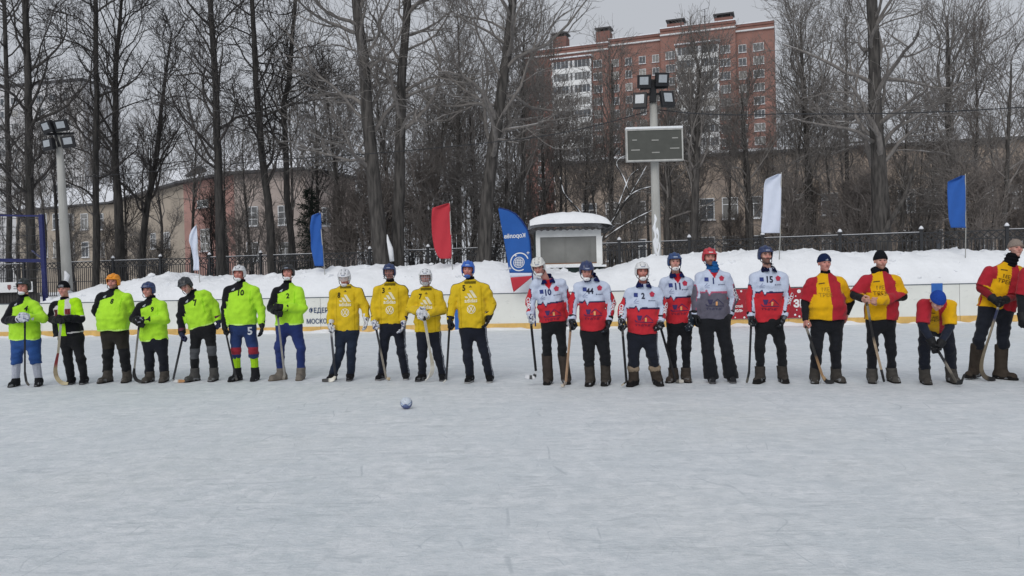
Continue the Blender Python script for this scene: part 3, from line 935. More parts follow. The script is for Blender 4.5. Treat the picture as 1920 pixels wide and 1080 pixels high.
# ================================================================== floodlight poles, scoreboard
M_lamp_glass = mat('lamp_glass', (0.36, 0.39, 0.42), 0.2, var=0.1, scale=12, spec=0.6)
M_board_face = mat('scoreboard_face', (0.075, 0.078, 0.070), 0.5, var=0.12, scale=4)
M_digit = mat('scoreboard_strip', (0.33, 0.33, 0.31), 0.6)
def rot3(yaw, pitch, roll=0):
    return np.array(Matrix.Rotation(yaw, 3, 'Z') @ Matrix.Rotation(pitch, 3, 'X') @ Matrix.Rotation(roll, 3, 'Y')).T
def floodlight(parent, c, size, yaw, pitch, roll=0.0):
    ax = rot3(yaw, pitch, roll)                      # rows: local x, y (depth), z
    w, h = size
    fr_ = MB()
    fr_.box(c, (w, 0.16, h), ax)
    o = fr_.obj('lamp_housing', M_black, parent)
    bevel(o, 0.02, 2)
    c2 = np.asarray(c) - ax[1] * 0.088 + ax[2] * 0.03
    MB().box(c2, (w * 0.62, 0.02, h * 0.56), ax).obj('lamp_glass', M_lamp_glass, o)
    hb = MB()
    for k in range(5): hb.box(np.asarray(c) + ax[1] * 0.12 + ax[0] * (k - 2) * w * 0.18, (0.02, 0.1, h * 0.8), ax)
    hb.obj('cooling_fins', M_black, o)
    return o

pD = 27.8
pole = empty('scoreboard_pole', P(1231, 500, pD)); tag(pole, 'white round pole with four floodlights in front of the brick block', 'floodlight pole')
pb, pt = P(1233, 540, pD), P(1224, 150, pD)
MB().tube([pb, lerp(pb, pt, 0.15), lerp(pb, pt, 0.6), pt], [0.165, 0.16, 0.145, 0.12], 14).obj('mast', M_concrete, pole, smooth=True)
br = MB()
br.beam(P(1200, 166, pD - 0.1), P(1252, 163, pD - 0.1), 0.09); br.beam(P(1192, 178, pD - 0.1), P(1262, 175, pD - 0.1), 0.07)
br.beam(P(1224, 192, pD - 0.1), P(1224, 150, pD - 0.1), 0.2)
br.obj('lamp_bracket', M_black, pole)
for px, py, w, h, yaw, pit, rl in ((1208, 153, 0.47, 0.46, -0.25, 0.25, 0.05), (1241, 149, 0.47, 0.46, 0.2, 0.25, -0.02), (1200, 189, 0.48, 0.56, -0.3, -0.2, 0.03), (1251, 186, 0.48, 0.56, 0.3, -0.2, -0.03)):
    floodlight(pole, P(px, py, pD - 0.35), (w, h), yaw, pit, rl)
# rime and snow plastered on the lower mast
for x0_, y0_, n_, amp in ((1228, 402, 10, 0.055), (1233, 425, 7, 0.05), (1230, 440, 6, 0.06), (1235, 452, 6, 0.05)):
    pp_ = [P(x0_ + 1.6 * math.sin(i * 1.7 + y0_), y0_ + i * 8.5, pD - 0.125) for i in range(n_)]
    MB().tube(pp_, [0.02] + [amp * (0.9 + 0.35 * math.sin(i * 2.3 + x0_)) for i in range(n_ - 2)] + [0.02], 9).obj('rime', M_snow, pole, smooth=True)
score = empty('scoreboard', P(1226, 303, pD - 0.2)); tag(score, 'dark scoreboard in a white frame hung on the floodlight pole', 'scoreboard')
a, b = P(1173, 274, pD - 0.33), P(1280, 271, pD - 0.33)
sx_ = nrm(b - a); sy_ = np.array((0, 1.0, 0)); sy_ = nrm(sy_ - sx_ * (sy_ @ sx_)); sz_ = np.cross(sx_, sy_)
SW, SH = np.linalg.norm(b - a), 1.10
sc_ = (a + b) / 2; sax = (sx_, sy_, sz_)
MB().box(sc_, (SW - 0.1, 0.20, SH - 0.1), sax).obj('display_face', M_board_face, score)
f4 = MB()
for sgn in (-1, 1):
    f4.box(sc_ + sx_ * sgn * (SW / 2 - 0.03), (0.045, 0.24, SH), sax); f4.box(sc_ + sz_ * sgn * (SH / 2 - 0.025), (SW - 0.11, 0.24, 0.045), sax)
f4.obj('frame', mat('weathered_white', (0.46, 0.46, 0.44), 0.7, var=0.25, scale=4), score)
MB().box(sc_ + sz_ * (SH / 2 + 0.035), (SW * 0.99, 0.27, 0.07), sax).obj('top_snow', M_snow, score)
for x_, z_, w in ((-0.68, 0.18, 0.16), (0.02, 0.16, 0.24), (0.70, 0.22, 0.2), (-0.66, -0.16, 0.3), (0.03, -0.26, 0.26), (0.68, -0.13, 0.32)):
    MB().box(sc_ + sx_ * x_ + sz_ * z_ - sy_ * 0.104, (w, 0.012, 0.035), sax).obj('caption_strip', M_digit, score)
br = MB(); br.box(sc_ + sy_ * 0.2 + sz_ * 0.25, (0.5, 0.2, 0.08), sax).box(sc_ + sy_ * 0.2 - sz_ * 0.25, (0.5, 0.2, 0.08), sax); br.obj('bracket', M_black, score)

lD = 31.0
lp = empty('concrete_floodlight_pole', P(125, 520, lD)); tag(lp, 'grey concrete pole with four floodlights on the far left', 'floodlight pole')
pb, pt = P(127, 545, lD), P(110, 245, lD)
MB().tube([pb, lerp(pb, pt, 0.2), lerp(pb, pt, 0.7), pt], [0.19, 0.18, 0.14, 0.11], 14).obj('mast', M_concrete, lp, smooth=True)
br = MB(); br.beam(P(82, 252, lD - 0.1), P(138, 250, lD - 0.1), 0.08); br.beam(P(96, 226, lD - 0.1), P(112, 275, lD - 0.1), 0.09); br.obj('lamp_bracket', M_black, lp)
for px, py, yaw, pit, rl in ((89, 238, -0.3, 0.3, -0.18), (115, 235, 0.2, 0.3, -0.16), (91, 271, -0.3, 0.05, -0.1), (128, 266, 0.3, 0.1, -0.16)):
    floodlight(lp, P(px, py, lD - 0.35), (0.48, 0.44), yaw, pit, rl)
s_ = [P(122 + 4 * math.sin(i * 1.3), 508 + i * 9, lD - 0.22) for i in range(6)]
MB().tube(s_, [0.03, 0.10, 0.08, 0.12, 0.18, 0.30], 10).obj('snow_clump', M_snow, lp, smooth=True)

# overhead cables
def cable(pts_px, r=0.018):
    ps = [P(*p) for p in pts_px]
    out = []
    for i in range(len(ps) - 1):
        for t in np.linspace(0, 1, 12, endpoint=False):
            q_ = lerp(ps[i], ps[i + 1], t); q_[2] -= 0.10 * 4 * t * (1 - t); out.append(q_)
    out.append(ps[-1]); return MB().tube(out, r, 5)
for pts_, lab in ((((1216, 208, 27.7), (990, 259, 31), (500, 300, 38), (-40, 345, 44)), 'black overhead cable running left from the scoreboard pole'),
                  (((1236, 206, 27.7), (1470, 213, 27.0), (1960, 198, 25.0)), 'black overhead cable running right from the scoreboard pole')):
    o = cable(pts_).obj('overhead_cable', M_iron); tag(o, lab, 'cable')

# ================================================================== blue sports cage at the far left, sign
M_bluesteel = mat('blue_steel', C('#252b5c'), 0.5, var=0.2)
cD = 28.6
cage = empty('sports_cage', P(40, 560, cD)); tag(cage, 'dark blue steel goal cage frame at the far left', 'sports cage')
MB().beam(P(86, 575, cD), P(77, 402, cD), 0.13).obj('upright', M_bluesteel, cage)
MB().beam(P(78, 405, cD), P(-60, 403, cD), 0.06).obj('top_bar', M_bluesteel, cage)
MB().beam(P(82, 489, cD), P(-60, 487, cD), 0.12).obj('cross_bar', M_bluesteel, cage)
MB().beam(P(84, 489, cD), P(60, 470, cD + 3), 0.05).obj('brace', M_bluesteel, cage)
mb = MB()
for k in range(9): mb.tube([P(-55 + k * 15, 404, cD + 1), P(-55 + k * 15.6, 575, cD + 1)], 0.013, 3, False)
for k in range(11): mb.tube([P(-58, 410 + k * 16, cD + 1.02), P(72 + k, 410 + k * 16, cD + 1.02)], 0.013, 3, False)
nt = mb.obj('net', M_iron, cage); nt['kind'] = 'stuff'
sgn = empty('rail_sign', P(10, 548, cD - 0.4)); tag(sgn, 'narrow white sign board with small crest hung below the blue cage', 'sign')
a, b = P(-60, 541, cD - 0.4), P(61, 537.5, cD - 0.4)
x_ = nrm(b - a)
MB().box((a + b) / 2, (np.linalg.norm(b - a), 0.03, 0.36), (x_, (0, 1, 0), np.cross(x_, (0, 1, 0)))).obj('sign_sheet', M_white_art, sgn)
V, T = polys2d([[(-.06, .09), (.06, .09), (.06, -.03), (0, -.1), (-.06, -.03)]])
flat_art('crest', V, T, P(17, 539, cD - 0.43), (1, 0, 0), bu, mat('crest_red', C('#8a5a5a'), 0.6), sgn)
V, T = polys2d([stroke2d((0, .03), (.25, .03), .03), stroke2d((0, -.05), (.2, -.05), .03)])
flat_art('sign_lettering', V, T, P(25, 538.5, cD - 0.43), (1, 0, 0), bu, mat('grey_print', (0.3, 0.3, 0.32), 0.6), sgn)
# close paling of dark boards below the sign
pal = empty('paling_fence', P(20, 570, 28.3)); tag(pal, 'dark close boarded paling below the white sign at the left edge', 'fence')
M_darkwood = mat('dark_boards', (0.045, 0.043, 0.042), 0.8, var=0.3, scale=6, stretch=(6, 6, 0.6))
for k in range(26):
    px = -70 + k * 5.7
    a, b = P(px, 583, 28.35), P(px, 547 + 2 * math.sin(k * 2.1), 28.35)
    MB().box((a + b) / 2, (0.095, 0.03, b[2] - a[2])).obj('plank', M_darkwood, pal)

# ================================================================== flags
def cloth_mat(name, col):
    return mat(name, C(col), 0.75, var=0.05, scale=5, bump=0.12, bscale=25, sheen=0.1)
def flag(rows, D, m, label, pole_px, wave=0.05, seed=0, cols=12, polemat=None, group=None):
    """rows: (y, left x, right x) down the cloth, in picture pixels at depth D"""
    root = empty('flag', P(pole_px[-1][0], pole_px[-1][1], D)); tag(root, label, 'flag', group)
    rows = np.array(rows, float)
    ts = np.linspace(0, 1, 26)
    yy_ = np.interp(ts, np.linspace(0, 1, len(rows)), rows[:, 0])
    l_ = np.interp(ts, np.linspace(0, 1, len(rows)), rows[:, 1]); r_ = np.interp(ts, np.linspace(0, 1, len(rows)), rows[:, 2])
    us = np.linspace(0, 1, cols)
    X = np.zeros((26, cols)); Y = X.copy(); Z = X.copy()
    for i in range(26):
        for j, u in enumerate(us):
            dd = wave * (1 - u) * math.sin(3.1 * ts[i] * 2 + 5 * u + seed) + 0.03 * math.sin(9 * ts[i] + 8 * u + seed)
            slope = 8 * (1 - u) if rows.shape[1] < 4 else 0
            q_ = P(l_[i] * (1 - u) + r_[i] * u, yy_[i], D + dd)
            X[i, j], Y[i, j], Z[i, j] = q_
    o = obj('cloth', grid_mesh('cloth', X, Y, Z), m, root)
    s_ = o.modifiers.new('thick', 'SOLIDIFY'); s_.thickness = 0.004
    pts_ = [P(x, y, D + 0.02) for x, y in pole_px]
    MB().tube(pts_, 0.014, 6).obj('pole', polemat or M_concrete, root, smooth=True)
    return root
M_fwhite = cloth_mat('white_flag_cloth', '#cfd6e6'); M_fblue = cloth_mat('blue_flag_cloth', '#2759a6'); M_fred = cloth_mat('red_flag_cloth', '#b93440')
bd = lambda px, o=0.9: board_depth(px, o)[0]
flag([(423, 366, 368.5), (431, 359, 369), (441, 355, 370), (452, 354, 371), (463, 358, 371.5), (478, 361, 372), (492, 363, 373), (507, 362, 373.5)], bd(370), M_fwhite, 'narrow white flag leaning behind the player in lime number 7', [(368, 420), (374, 520), (375, 545)], seed=1)
flag([(398, 600, 601), (404, 584, 602), (425, 581, 603), (448, 583, 604), (465, 583, 605), (480, 586, 606), (499, 590, 607)], bd(600), M_fblue, 'blue flag on a thin pole behind the white helmet in yellow number 8', [(599, 396), (608, 500), (611, 545)], seed=2)
flag([(381, 838, 843), (390, 810, 844), (412, 809, 845), (440, 810, 846), (465, 814, 846.5), (478, 819, 847), (485, 825, 847)], bd(840), M_fred, 'red flag on a thin pole left of the blue feather banner', [(843, 378), (847, 486), (849, 515)], seed=3)
flag([(326, 1458, 1465), (336, 1436, 1465), (344, 1433, 1465), (356, 1432, 1465), (380, 1431, 1464.5), (410, 1429, 1464), (430, 1427, 1463), (437, 1428, 1463)], bd(1460), M_fwhite, 'large white flag on a pole behind the bearded player number 15', [(1465, 323), (1463, 438), (1461, 490)], seed=4)
flag([(329, 1803, 1810), (341, 1777, 1810), (360, 1776, 1810.5), (385, 1777, 1811), (410, 1779, 1811), (427, 1783, 1811.5)], bd(1800), M_fblue, 'blue flag on a pole at the right above the crouching player', [(1810, 326), (1811, 430), (1810, 490)], seed=5)

# feather banner with reversed lettering
fD = bd(965, -0.55)
rows = [(391, 934, 936), (395, 934.8, 952), (402, 936, 966), (414, 938, 978), (430, 941, 988), (450, 945, 993), (475, 949, 995), (500, 953, 996.5), (520, 957, 998), (535, 960, 999), (548, 963, 1000)]
fb = empty('feather_banner', P(1003, 610, fD)); tag(fb, 'tall blue feather banner with red and white foot beside the booth', 'banner')
fbx = np.array(rows)
def fb_surface(px, py):
    ts_ = (py - 391) / 160
    return P(px, py, fD + 0.035 * math.sin(6 * ts_ + (px - 960) * 0.05))
X = np.zeros((40, 12)); Y = X.copy(); Z = X.copy()
for i, t in enumerate(np.linspace(0, 1, 40)):
    py = 391 + (548 - 391) * t
    l_ = np.interp(py, fbx[:, 0], fbx[:, 1]); r_ = np.interp(py, fbx[:, 0], fbx[:, 2])
    for j, u in enumerate(np.linspace(0, 1, 12)):
        px = l_ * (1 - u) + r_ * u
        # the foot of the banner is cut on the slant
        yy_ = py if t < 0.8 else py - (t - 0.8) / 0.2 * (px - 963) * 0.82
        X[i, j], Y[i, j], Z[i, j] = fb_surface(px, yy_)
def fb_material():
    m = mat('feather_cloth', C('#2458a2'), 0.7, var=0.06, scale=4, bump=0.1, bscale=22)
    return m
V_ = np.stack([X, Y, Z], -1)
nfo = 31
o = obj('cloth', grid_mesh('cloth', X[:nfo], Y[:nfo], Z[:nfo]), fb_material(), fb); o.modifiers.new('thick', 'SOLIDIFY').thickness = 0.004
o = obj('white_band', grid_mesh('white_band', X[nfo - 1:nfo + 2], Y[nfo - 1:nfo + 2], Z[nfo - 1:nfo + 2]), M_fwhite, fb); o.modifiers.new('thick', 'SOLIDIFY').thickness = 0.004
o = obj('red_foot', grid_mesh('red_foot', X[nfo + 1:], Y[nfo + 1:], Z[nfo + 1:]), M_fred, fb); o.modifiers.new('thick', 'SOLIDIFY').thickness = 0.004
edge = [P(r[2] + (0.6 if k else 0), r[0] - (1 if k < 3 else 0), fD + 0.02) for k, r in enumerate(rows)] + [P(1003, 590, fD), P(1004, 612, fD)]
MB().tube(edge, 0.022, 7).obj('pole', mat('navy_sleeve', C('#16306e'), 0.6), fb, smooth=True)
def fb_art(name, V2, T, px, py, size, mir=1):
    V2, T = refine2d(V2 * size, T, 5.0)
    V = np.array([fb_surface(px + mir * v[0] + 0.0, py - v[1] + (-0.06) * v[0] * mir) for v in V2]) - np.array((0, 0.012, 0))
    obj(name, mesh_np(name, V, [T], smooth=False), M_white_art, fb)
V, T = text2d('Королёв', 0.02, 0.92)
fb_art('banner_lettering', V, T, 965, 443, 10.5, -1)
em = ring2d((0, 0), 9.2, 10.4, 28) + ring2d((1, 1), 15.5, 17.5, 26, 0.3, 5.2)
for k in range(-2, 3): em.append(stroke2d((k * 3.2, -8.2 + abs(k) * 1.4), (k * 3.2, 8.2 - abs(k) * 1.4), 1.0))
for k in range(-2, 3): em.append(stroke2d((-8.2 + abs(k) * 1.4, k * 3.2), (8.2 - abs(k) * 1.4, k * 3.2), 1.0))
for cx, cy, r in ((17, 17, 4), (-17, -10, 4), (-6, 13, 3)):
    em += [[(cx - r, cy), (cx, cy - 0.8), (cx + r, cy), (cx, cy + 0.8)], [(cx, cy - r), (cx + 0.8, cy), (cx, cy + r), (cx - 0.8, cy)]]
V, T = polys2d(em)
fb_art('emblem', V, T, 973, 492, 1.0)
# ================================================================== bare winter trees
def bark_material(name, base, base2, snow=0.0, scale=3.0):
    """bark with snow lying on the upper side of limbs"""
    m = bpy.data.materials.new(name); m.use_nodes = True
    n, l = m.node_tree.nodes, m.node_tree.links
    b = n['Principled BSDF']; b.inputs['Roughness'].default_value = 0.9; b.inputs['Specular IOR Level'].default_value = 0.15
    tc = n.new('ShaderNodeTexCoord'); mp = n.new('ShaderNodeMapping'); mp.inputs['Scale'].default_value = (3, 3, 0.5)
    l.new(tc.outputs['Object'], mp.inputs['Vector'])
    nz = n.new('ShaderNodeTexNoise'); nz.inputs['Scale'].default_value = scale; nz.inputs['Detail'].default_value = 7
    l.new(mp.outputs[0], nz.inputs['Vector'])
    mr = n.new('ShaderNodeMapRange'); mr.inputs[1].default_value = 0.35; mr.inputs[2].default_value = 0.65
    l.new(nz.outputs[0], mr.inputs[0])
    mx = n.new('ShaderNodeMix'); mx.data_type = 'RGBA'; mx.inputs[6].default_value = (*base, 1); mx.inputs[7].default_value = (*base2, 1)
    l.new(mr.outputs[0], mx.inputs[0])
    out = mx.outputs[2]
    if snow > 0:
        ge = n.new('ShaderNodeNewGeometry'); sp = n.new('ShaderNodeSeparateXYZ'); l.new(ge.outputs['Normal'], sp.inputs[0])
        n2 = n.new('ShaderNodeTexNoise'); n2.inputs['Scale'].default_value = 1.1; n2.inputs['Detail'].default_value = 4
        l.new(tc.outputs['Object'], n2.inputs['Vector'])
        r1 = n.new('ShaderNodeMapRange'); r1.inputs[1].default_value = 0.72; r1.inputs[2].default_value = 0.9; l.new(sp.outputs[2], r1.inputs[0])
        r2 = n.new('ShaderNodeMapRange'); r2.inputs[1].default_value = 0.66 - snow * 0.22; r2.inputs[2].default_value = 0.70 - snow * 0.2; l.new(n2.outputs[0], r2.inputs[0])
        mu = n.new('ShaderNodeMath'); mu.operation = 'MULTIPLY'; l.new(r1.outputs[0], mu.inputs[0]); l.new(r2.outputs[0], mu.inputs[1])
        m2 = n.new('ShaderNodeMix'); m2.data_type = 'RGBA'; l.new(mu.outputs[0], m2.inputs[0]); l.new(out, m2.inputs[6]); m2.inputs[7].default_value = (0.75, 0.77, 0.8, 1)
        out = m2.outputs[2]
    l.new(out, b.inputs['Base Color'])
    bp = n.new('ShaderNodeBump'); bp.inputs['Strength'].default_value = 0.6; bp.inputs['Distance'].default_value = 0.04
    n3 = n.new('ShaderNodeTexNoise'); n3.inputs['Scale'].default_value = 9; n3.inputs['Detail'].default_value = 6; l.new(mp.outputs[0], n3.inputs['Vector'])
    l.new(n3.outputs[0], bp.inputs['Height']); l.new(bp.outputs[0], b.inputs['Normal'])
    return m
M_bark = bark_material('dark_bark', (0.030, 0.029, 0.029), (0.070, 0.066, 0.062), 0.35)
M_bark2 = bark_material('grey_bark', (0.040, 0.038, 0.037), (0.105, 0.098, 0.092), 0.4)
M_twig = bark_material('dark_twigs', (0.048, 0.045, 0.045), (0.080, 0.074, 0.070), 0.4)
M_twig2 = bark_material('grey_twigs', (0.155, 0.145, 0.138), (0.235, 0.218, 0.205), 0.5)
M_twig3 = bark_material('brown_twigs', (0.165, 0.147, 0.136), (0.245, 0.220, 0.204), 0.45)

def tubes(pts, rad, m):
    """pts (N,n,3), rad (N,n): N tubes with m sides in one vertex block"""
    N, n, _ = pts.shape
    tg = np.gradient(pts, axis=1); tg /= np.linalg.norm(tg, axis=2, keepdims=True) + 1e-9
    ref = np.where((np.abs(tg[:, :1, 2:3]) < 0.8), np.array((0, 0, 1.0)), np.array((1.0, 0, 0)))
    x = np.cross(tg, np.broadcast_to(ref, tg.shape)); x /= np.linalg.norm(x, axis=2, keepdims=True) + 1e-9
    y = np.cross(tg, x)
    a = np.arange(m) * 2 * np.pi / m
    V = pts[:, :, None] + rad[:, :, None, None] * (np.cos(a)[None, None, :, None] * x[:, :, None] + np.sin(a)[None, None, :, None] * y[:, :, None])
    base = (np.arange(N) * n * m)[:, None, None]
    i = (np.arange(n - 1) * m)[None, :, None]; j = np.arange(m)[None, None, :]; j2 = (j + 1) % m
    Q = np.stack([base + i + j, base + i + j2, base + i + m + j2, base + i + m + j], -1).reshape(-1, 4)
    return V.reshape(-1, 3), Q

def sprout(rs, pts, rad, count, t0, t1, ang, length, nseg, rratio, rmin, up=0.0, wob=0.25, lenfall=0.5, taper=0.35):
    """children of the polylines pts (N,n,3)"""
    N, n, _ = pts.shape
    cnt = count
    t = t0 + (t1 - t0) * (np.arange(cnt)[None, :] + rs.rand(N, cnt)) / cnt
    f = t * (n - 1); i = np.minimum(f.astype(int), n - 2); fr = (f - i)[..., None]
    ar = np.arange(N)[:, None]
    p0 = pts[ar, i] * (1 - fr) + pts[ar, i + 1] * fr
    r0 = rad[ar, i] * (1 - fr[..., 0]) + rad[ar, i + 1] * fr[..., 0]
    tg = pts[ar, i + 1] - pts[ar, i]; tg /= np.linalg.norm(tg, axis=-1, keepdims=True) + 1e-9
    rnd = rs.randn(N, cnt, 3); rnd -= (rnd * tg).sum(-1, keepdims=True) * tg; rnd /= np.linalg.norm(rnd, axis=-1, keepdims=True) + 1e-9
    a = (ang[0] + (ang[1] - ang[0]) * rs.rand(N, cnt))[..., None]
    d = np.cos(a) * tg + np.sin(a) * rnd
    L = length * (1 - lenfall * (t - t0) / max(t1 - t0, 1e-6)) * (0.6 + 0.8 * rs.rand(N, cnt))
    if np.ndim(length): pass
    M = N * cnt
    p0 = p0.reshape(M, 3); d = d.reshape(M, 3); L = L.reshape(M); r0 = r0.reshape(M)
    out = [p0]
    for k in range(nseg):
        d = d + wob * rs.randn(M, 3) + np.array((0, 0, up / nseg))
        d /= np.linalg.norm(d, axis=1, keepdims=True)
        out.append(out[-1] + d * (L / nseg)[:, None])
    cp = np.stack(out, 1)
    rr_ = np.maximum(r0 * rratio * (0.7 + 0.5 * rs.rand(M)), rmin)
    cr = np.maximum(rr_[:, None] * np.linspace(1, taper, nseg + 1)[None, :], rmin)
    return cp, cr

def smooth_path(ctrl, n):
    ctrl = np.asarray(ctrl, float)
    t = np.linspace(0, len(ctrl) - 1, n)
    out = np.stack([np.interp(t, np.arange(len(ctrl)), ctrl[:, k]) for k in range(3)], 1)
    for _ in range(3): out[1:-1] = 0.25 * out[:-2] + 0.5 * out[1:-1] + 0.25 * out[2:]
    return out

def grow(seed, trunk, trad, limbs=22, limb_len=4.5, lt=(0.3, 0.98), ang=(0.7, 1.25), up=0.5, b2=5, b3=5, b4=3, rmin=0.009, twig_len=0.75, l2=0.45):
    rs = np.random.RandomState(seed)
    tp, tr = trunk[None], trad[None]
    V1, Q1 = tubes(tp, tr, 10)
    levels = []
    p1, r1 = sprout(rs, tp, tr, limbs, lt[0], lt[1], ang, limb_len, 7, 0.42, rmin * 2.2, up, 0.20, 0.45, 0.3)
    levels.append((p1, r1, 5))
    p2, r2 = sprout(rs, p1, r1, b2, 0.2, 1.0, (0.45, 0.95), limb_len * l2, 5, 0.55, rmin * 1.5, up * 0.6, 0.20, 0.35, 0.4)
    levels.append((p2, r2, 4))
    p3, r3 = sprout(rs, p2, r2, b3, 0.15, 1.0, (0.4, 0.95), limb_len * l2 * 0.5, 4, 0.6, rmin, up * 0.5, 0.22, 0.3, 0.6)
    levels.append((p3, r3, 3))
    if b4:
        p4, r4 = sprout(rs, p3, r3, b4, 0.2, 1.0, (0.35, 0.9), twig_len, 2, 0.8, rmin * 0.72, up * 0.4, 0.22, 0.3, 0.8)
        levels.append((p4, r4, 3))
    V, Q, n = [], [], 0
    for p_, r_, m in levels:
        v, q_ = tubes(p_, r_, m); V.append(v); Q.append(q_ + n); n += len(v)
    return (V1, Q1), (np.concatenate(V), np.concatenate(Q))

def plant(name, base, data, label, cat, mt, mb_, group=None):
    root = empty(name, base); tag(root, label, cat, group)
    (V1, Q1), (V2, Q2) = data
    obj('trunk', mesh_np('trunk', V1, [Q1]), mt, root)
    obj('branches', mesh_np('branches', V2, [Q2]), mb_, root)
    return root

# -- the trees that can be told apart: trunk lines down the picture (px, py, width px), depth
BIG = [
    (38.0, [(33, -330, 5), (45, 0, 11), (52, 200, 13), (56, 400, 15), (60, 530, 18)], 'tall dark straight trunked tree at the far left beside the floodlight pole', dict(limbs=34, limb_len=4.2, lt=(0.18, 0.98)), 0),
    (42.0, [(170, -260, 3), (175, 0, 8), (178, 250, 10), (176, 510, 14)], 'slim straight bare tree right of the concrete floodlight pole', dict(limbs=32, limb_len=3.6, lt=(0.2, 0.98)), 0),
    (45.0, [(236, -120, 3), (228, 0, 5), (217, 110, 9), (215, 300, 12), (222, 400, 16), (222, 520, 18)], 'bare tree forking into a high fan left of the tan building', dict(limbs=30, limb_len=4.6, lt=(0.35, 0.98), ang=(0.4, 0.9), up=0.9), 0),
    (38.0, [(388, -300, 4), (395, -20, 9), (402, 150, 12), (410, 300, 14), (416, 530, 19)], 'dark straight tree in front of the pink wall section', dict(limbs=32, limb_len=4.2, lt=(0.22, 0.98)), 0),
    (40.0, [(462, -260, 3), (470, 0, 8), (478, 120, 10), (487, 270, 12), (505, 400, 14), (512, 530, 17)], 'slightly bowed dark tree in front of the pale windows', dict(limbs=28, limb_len=3.8, lt=(0.25, 0.98)), 0),
    (42.0, [(566, -170, 3), (556, 0, 6), (545, 80, 8), (543, 150, 9), (529, 195, 9), (537, 250, 10), (535, 330, 11), (545, 430, 12), (556, 520, 14)], 'crooked dark tree left of the blue flag with kinked trunk', dict(limbs=30, limb_len=4.0, lt=(0.3, 0.98), ang=(0.6, 1.3)), 0),
    (36.0, [(640, -380, 9), (665, -10, 17), (682, 110, 20), (690, 260, 23), (705, 400, 28), (722, 520, 36)], 'thick grey tree leaning left, first of the pair at the centre', dict(limbs=24, limb_len=5.0, lt=(0.3, 0.98), up=0.35), 1),
    (37.0, [(770, -380, 8), (763, 0, 14), (757, 150, 17), (752, 300, 20), (742, 520, 27)], 'thick straight grey tree, second of the pair at the centre', dict(limbs=24, limb_len=5.0, lt=(0.3, 0.98), up=0.3), 1),
    (36.0, [(1000, -380, 8), (962, 0, 15), (945, 130, 19), (930, 250, 22), (915, 350, 25), (903, 520, 31)], 'thick grey tree leaning right above the red flag', dict(limbs=26, limb_len=5.2, lt=(0.3, 0.98), up=0.35), 1),
    (48.0, [(856, 30, 2), (858, 120, 5), (858, 200, 7), (860, 350, 9), (862, 520, 11)], 'slender grey tree between the centre pair and the leaning tree', dict(limbs=26, limb_len=3.6, lt=(0.3, 0.98), ang=(0.4, 0.9), up=0.8), 1),
    (55.0, [(1146, 120, 3), (1148, 200, 6), (1146, 320, 8), (1144, 510, 10)], 'grey spreading tree in front of the white balconies', dict(limbs=24, limb_len=3.9, lt=(0.3, 0.98), ang=(0.5, 1.0), up=0.8), 1),
    (36.0, [(1632, -380, 12), (1637, 0, 19), (1643, 120, 21), (1645, 250, 24), (1651, 330, 28), (1652, 430, 34), (1650, 500, 42)], 'very thick grey tree with snow in its low fork at the right', dict(limbs=24, limb_len=5.2, lt=(0.32, 0.98), up=0.35), 1),
    (48.0, [(1774, 30, 3), (1775, 120, 7), (1775, 200, 9), (1778, 300, 11), (1775, 500, 14)], 'fan crowned bare tree left of the right hand blue flag', dict(limbs=30, limb_len=5.6, lt=(0.3, 0.98), ang=(0.5, 1.0), up=1.0), 1),
    (50.0, [(1506, 40, 3), (1510, 120, 6), (1512, 220, 9), (1515, 350, 12), (1516, 510, 15)], 'vase shaped bare tree beside the right end of the brick block', dict(limbs=30, limb_len=5.0, lt=(0.35, 0.98), ang=(0.25, 0.6), up=0.9), 1),
    (55.0, [(1588, 30, 2), (1589, 150, 5), (1590, 300, 7), (1590, 510, 9)], 'thin upright bare tree left of the thick right hand trunk', dict(limbs=28, limb_len=3.4, lt=(0.3, 0.98), ang=(0.4, 0.9), up=0.8), 1),
    (50.0, [(4, -200, 3), (9, 0, 7), (14, 300, 9), (16, 520, 11)], 'dark tree at the very left edge of the trees', dict(limbs=28, limb_len=3.8, lt=(0.2, 0.98)), 0),
    (45.0, [(985, 60, 3), (985, 150, 6), (982, 280, 8), (972, 500, 10)], 'slim bare tree right behind the leaning grey tree', dict(limbs=26, limb_len=3.6, lt=(0.25, 0.98), ang=(0.4, 0.9), up=0.7), 1),
    (44.0, [(1311, 130, 4), (1308, 200, 9), (1304, 320, 13), (1298, 510, 17)], 'forked grey tree right of the scoreboard', dict(limbs=28, limb_len=4.4, lt=(0.25, 0.98), ang=(0.35, 0.8), up=0.8), 1),
    (48.0, [(1392, 170, 3), (1398, 270, 7), (1405, 380, 9), (1408, 510, 11)], 'grey tree in front of the ochre wall left of the white flag', dict(limbs=26, limb_len=4.0, lt=(0.25, 0.98), ang=(0.4, 0.9), up=0.8), 1),
    (46.0, [(1252, 250, 6), (1251, 330, 11), (1250, 510, 15)], 'grey trunk standing close behind the scoreboard pole', dict(limbs=20, limb_len=3.4, lt=(0.3, 0.98), ang=(0.4, 0.9), up=0.8), 1),
    (47.0, [(318, 60, 3), (305, 170, 6), (290, 300, 9), (268, 420, 12), (262, 520, 14)], 'leaning dark tree before the left part of the tan building', dict(limbs=28, limb_len=4.0, lt=(0.25, 0.98), ang=(0.4, 1.0), up=0.8), 0),
    (46.0, [(1895, 120, 3), (1890, 220, 6), (1884, 340, 8), (1880, 510, 11)], 'bare tree at the right edge behind the blue flag', dict(limbs=26, limb_len=4.4, lt=(0.3, 0.98), ang=(0.4, 1.0), up=0.7), 1),
]
BIGR = []
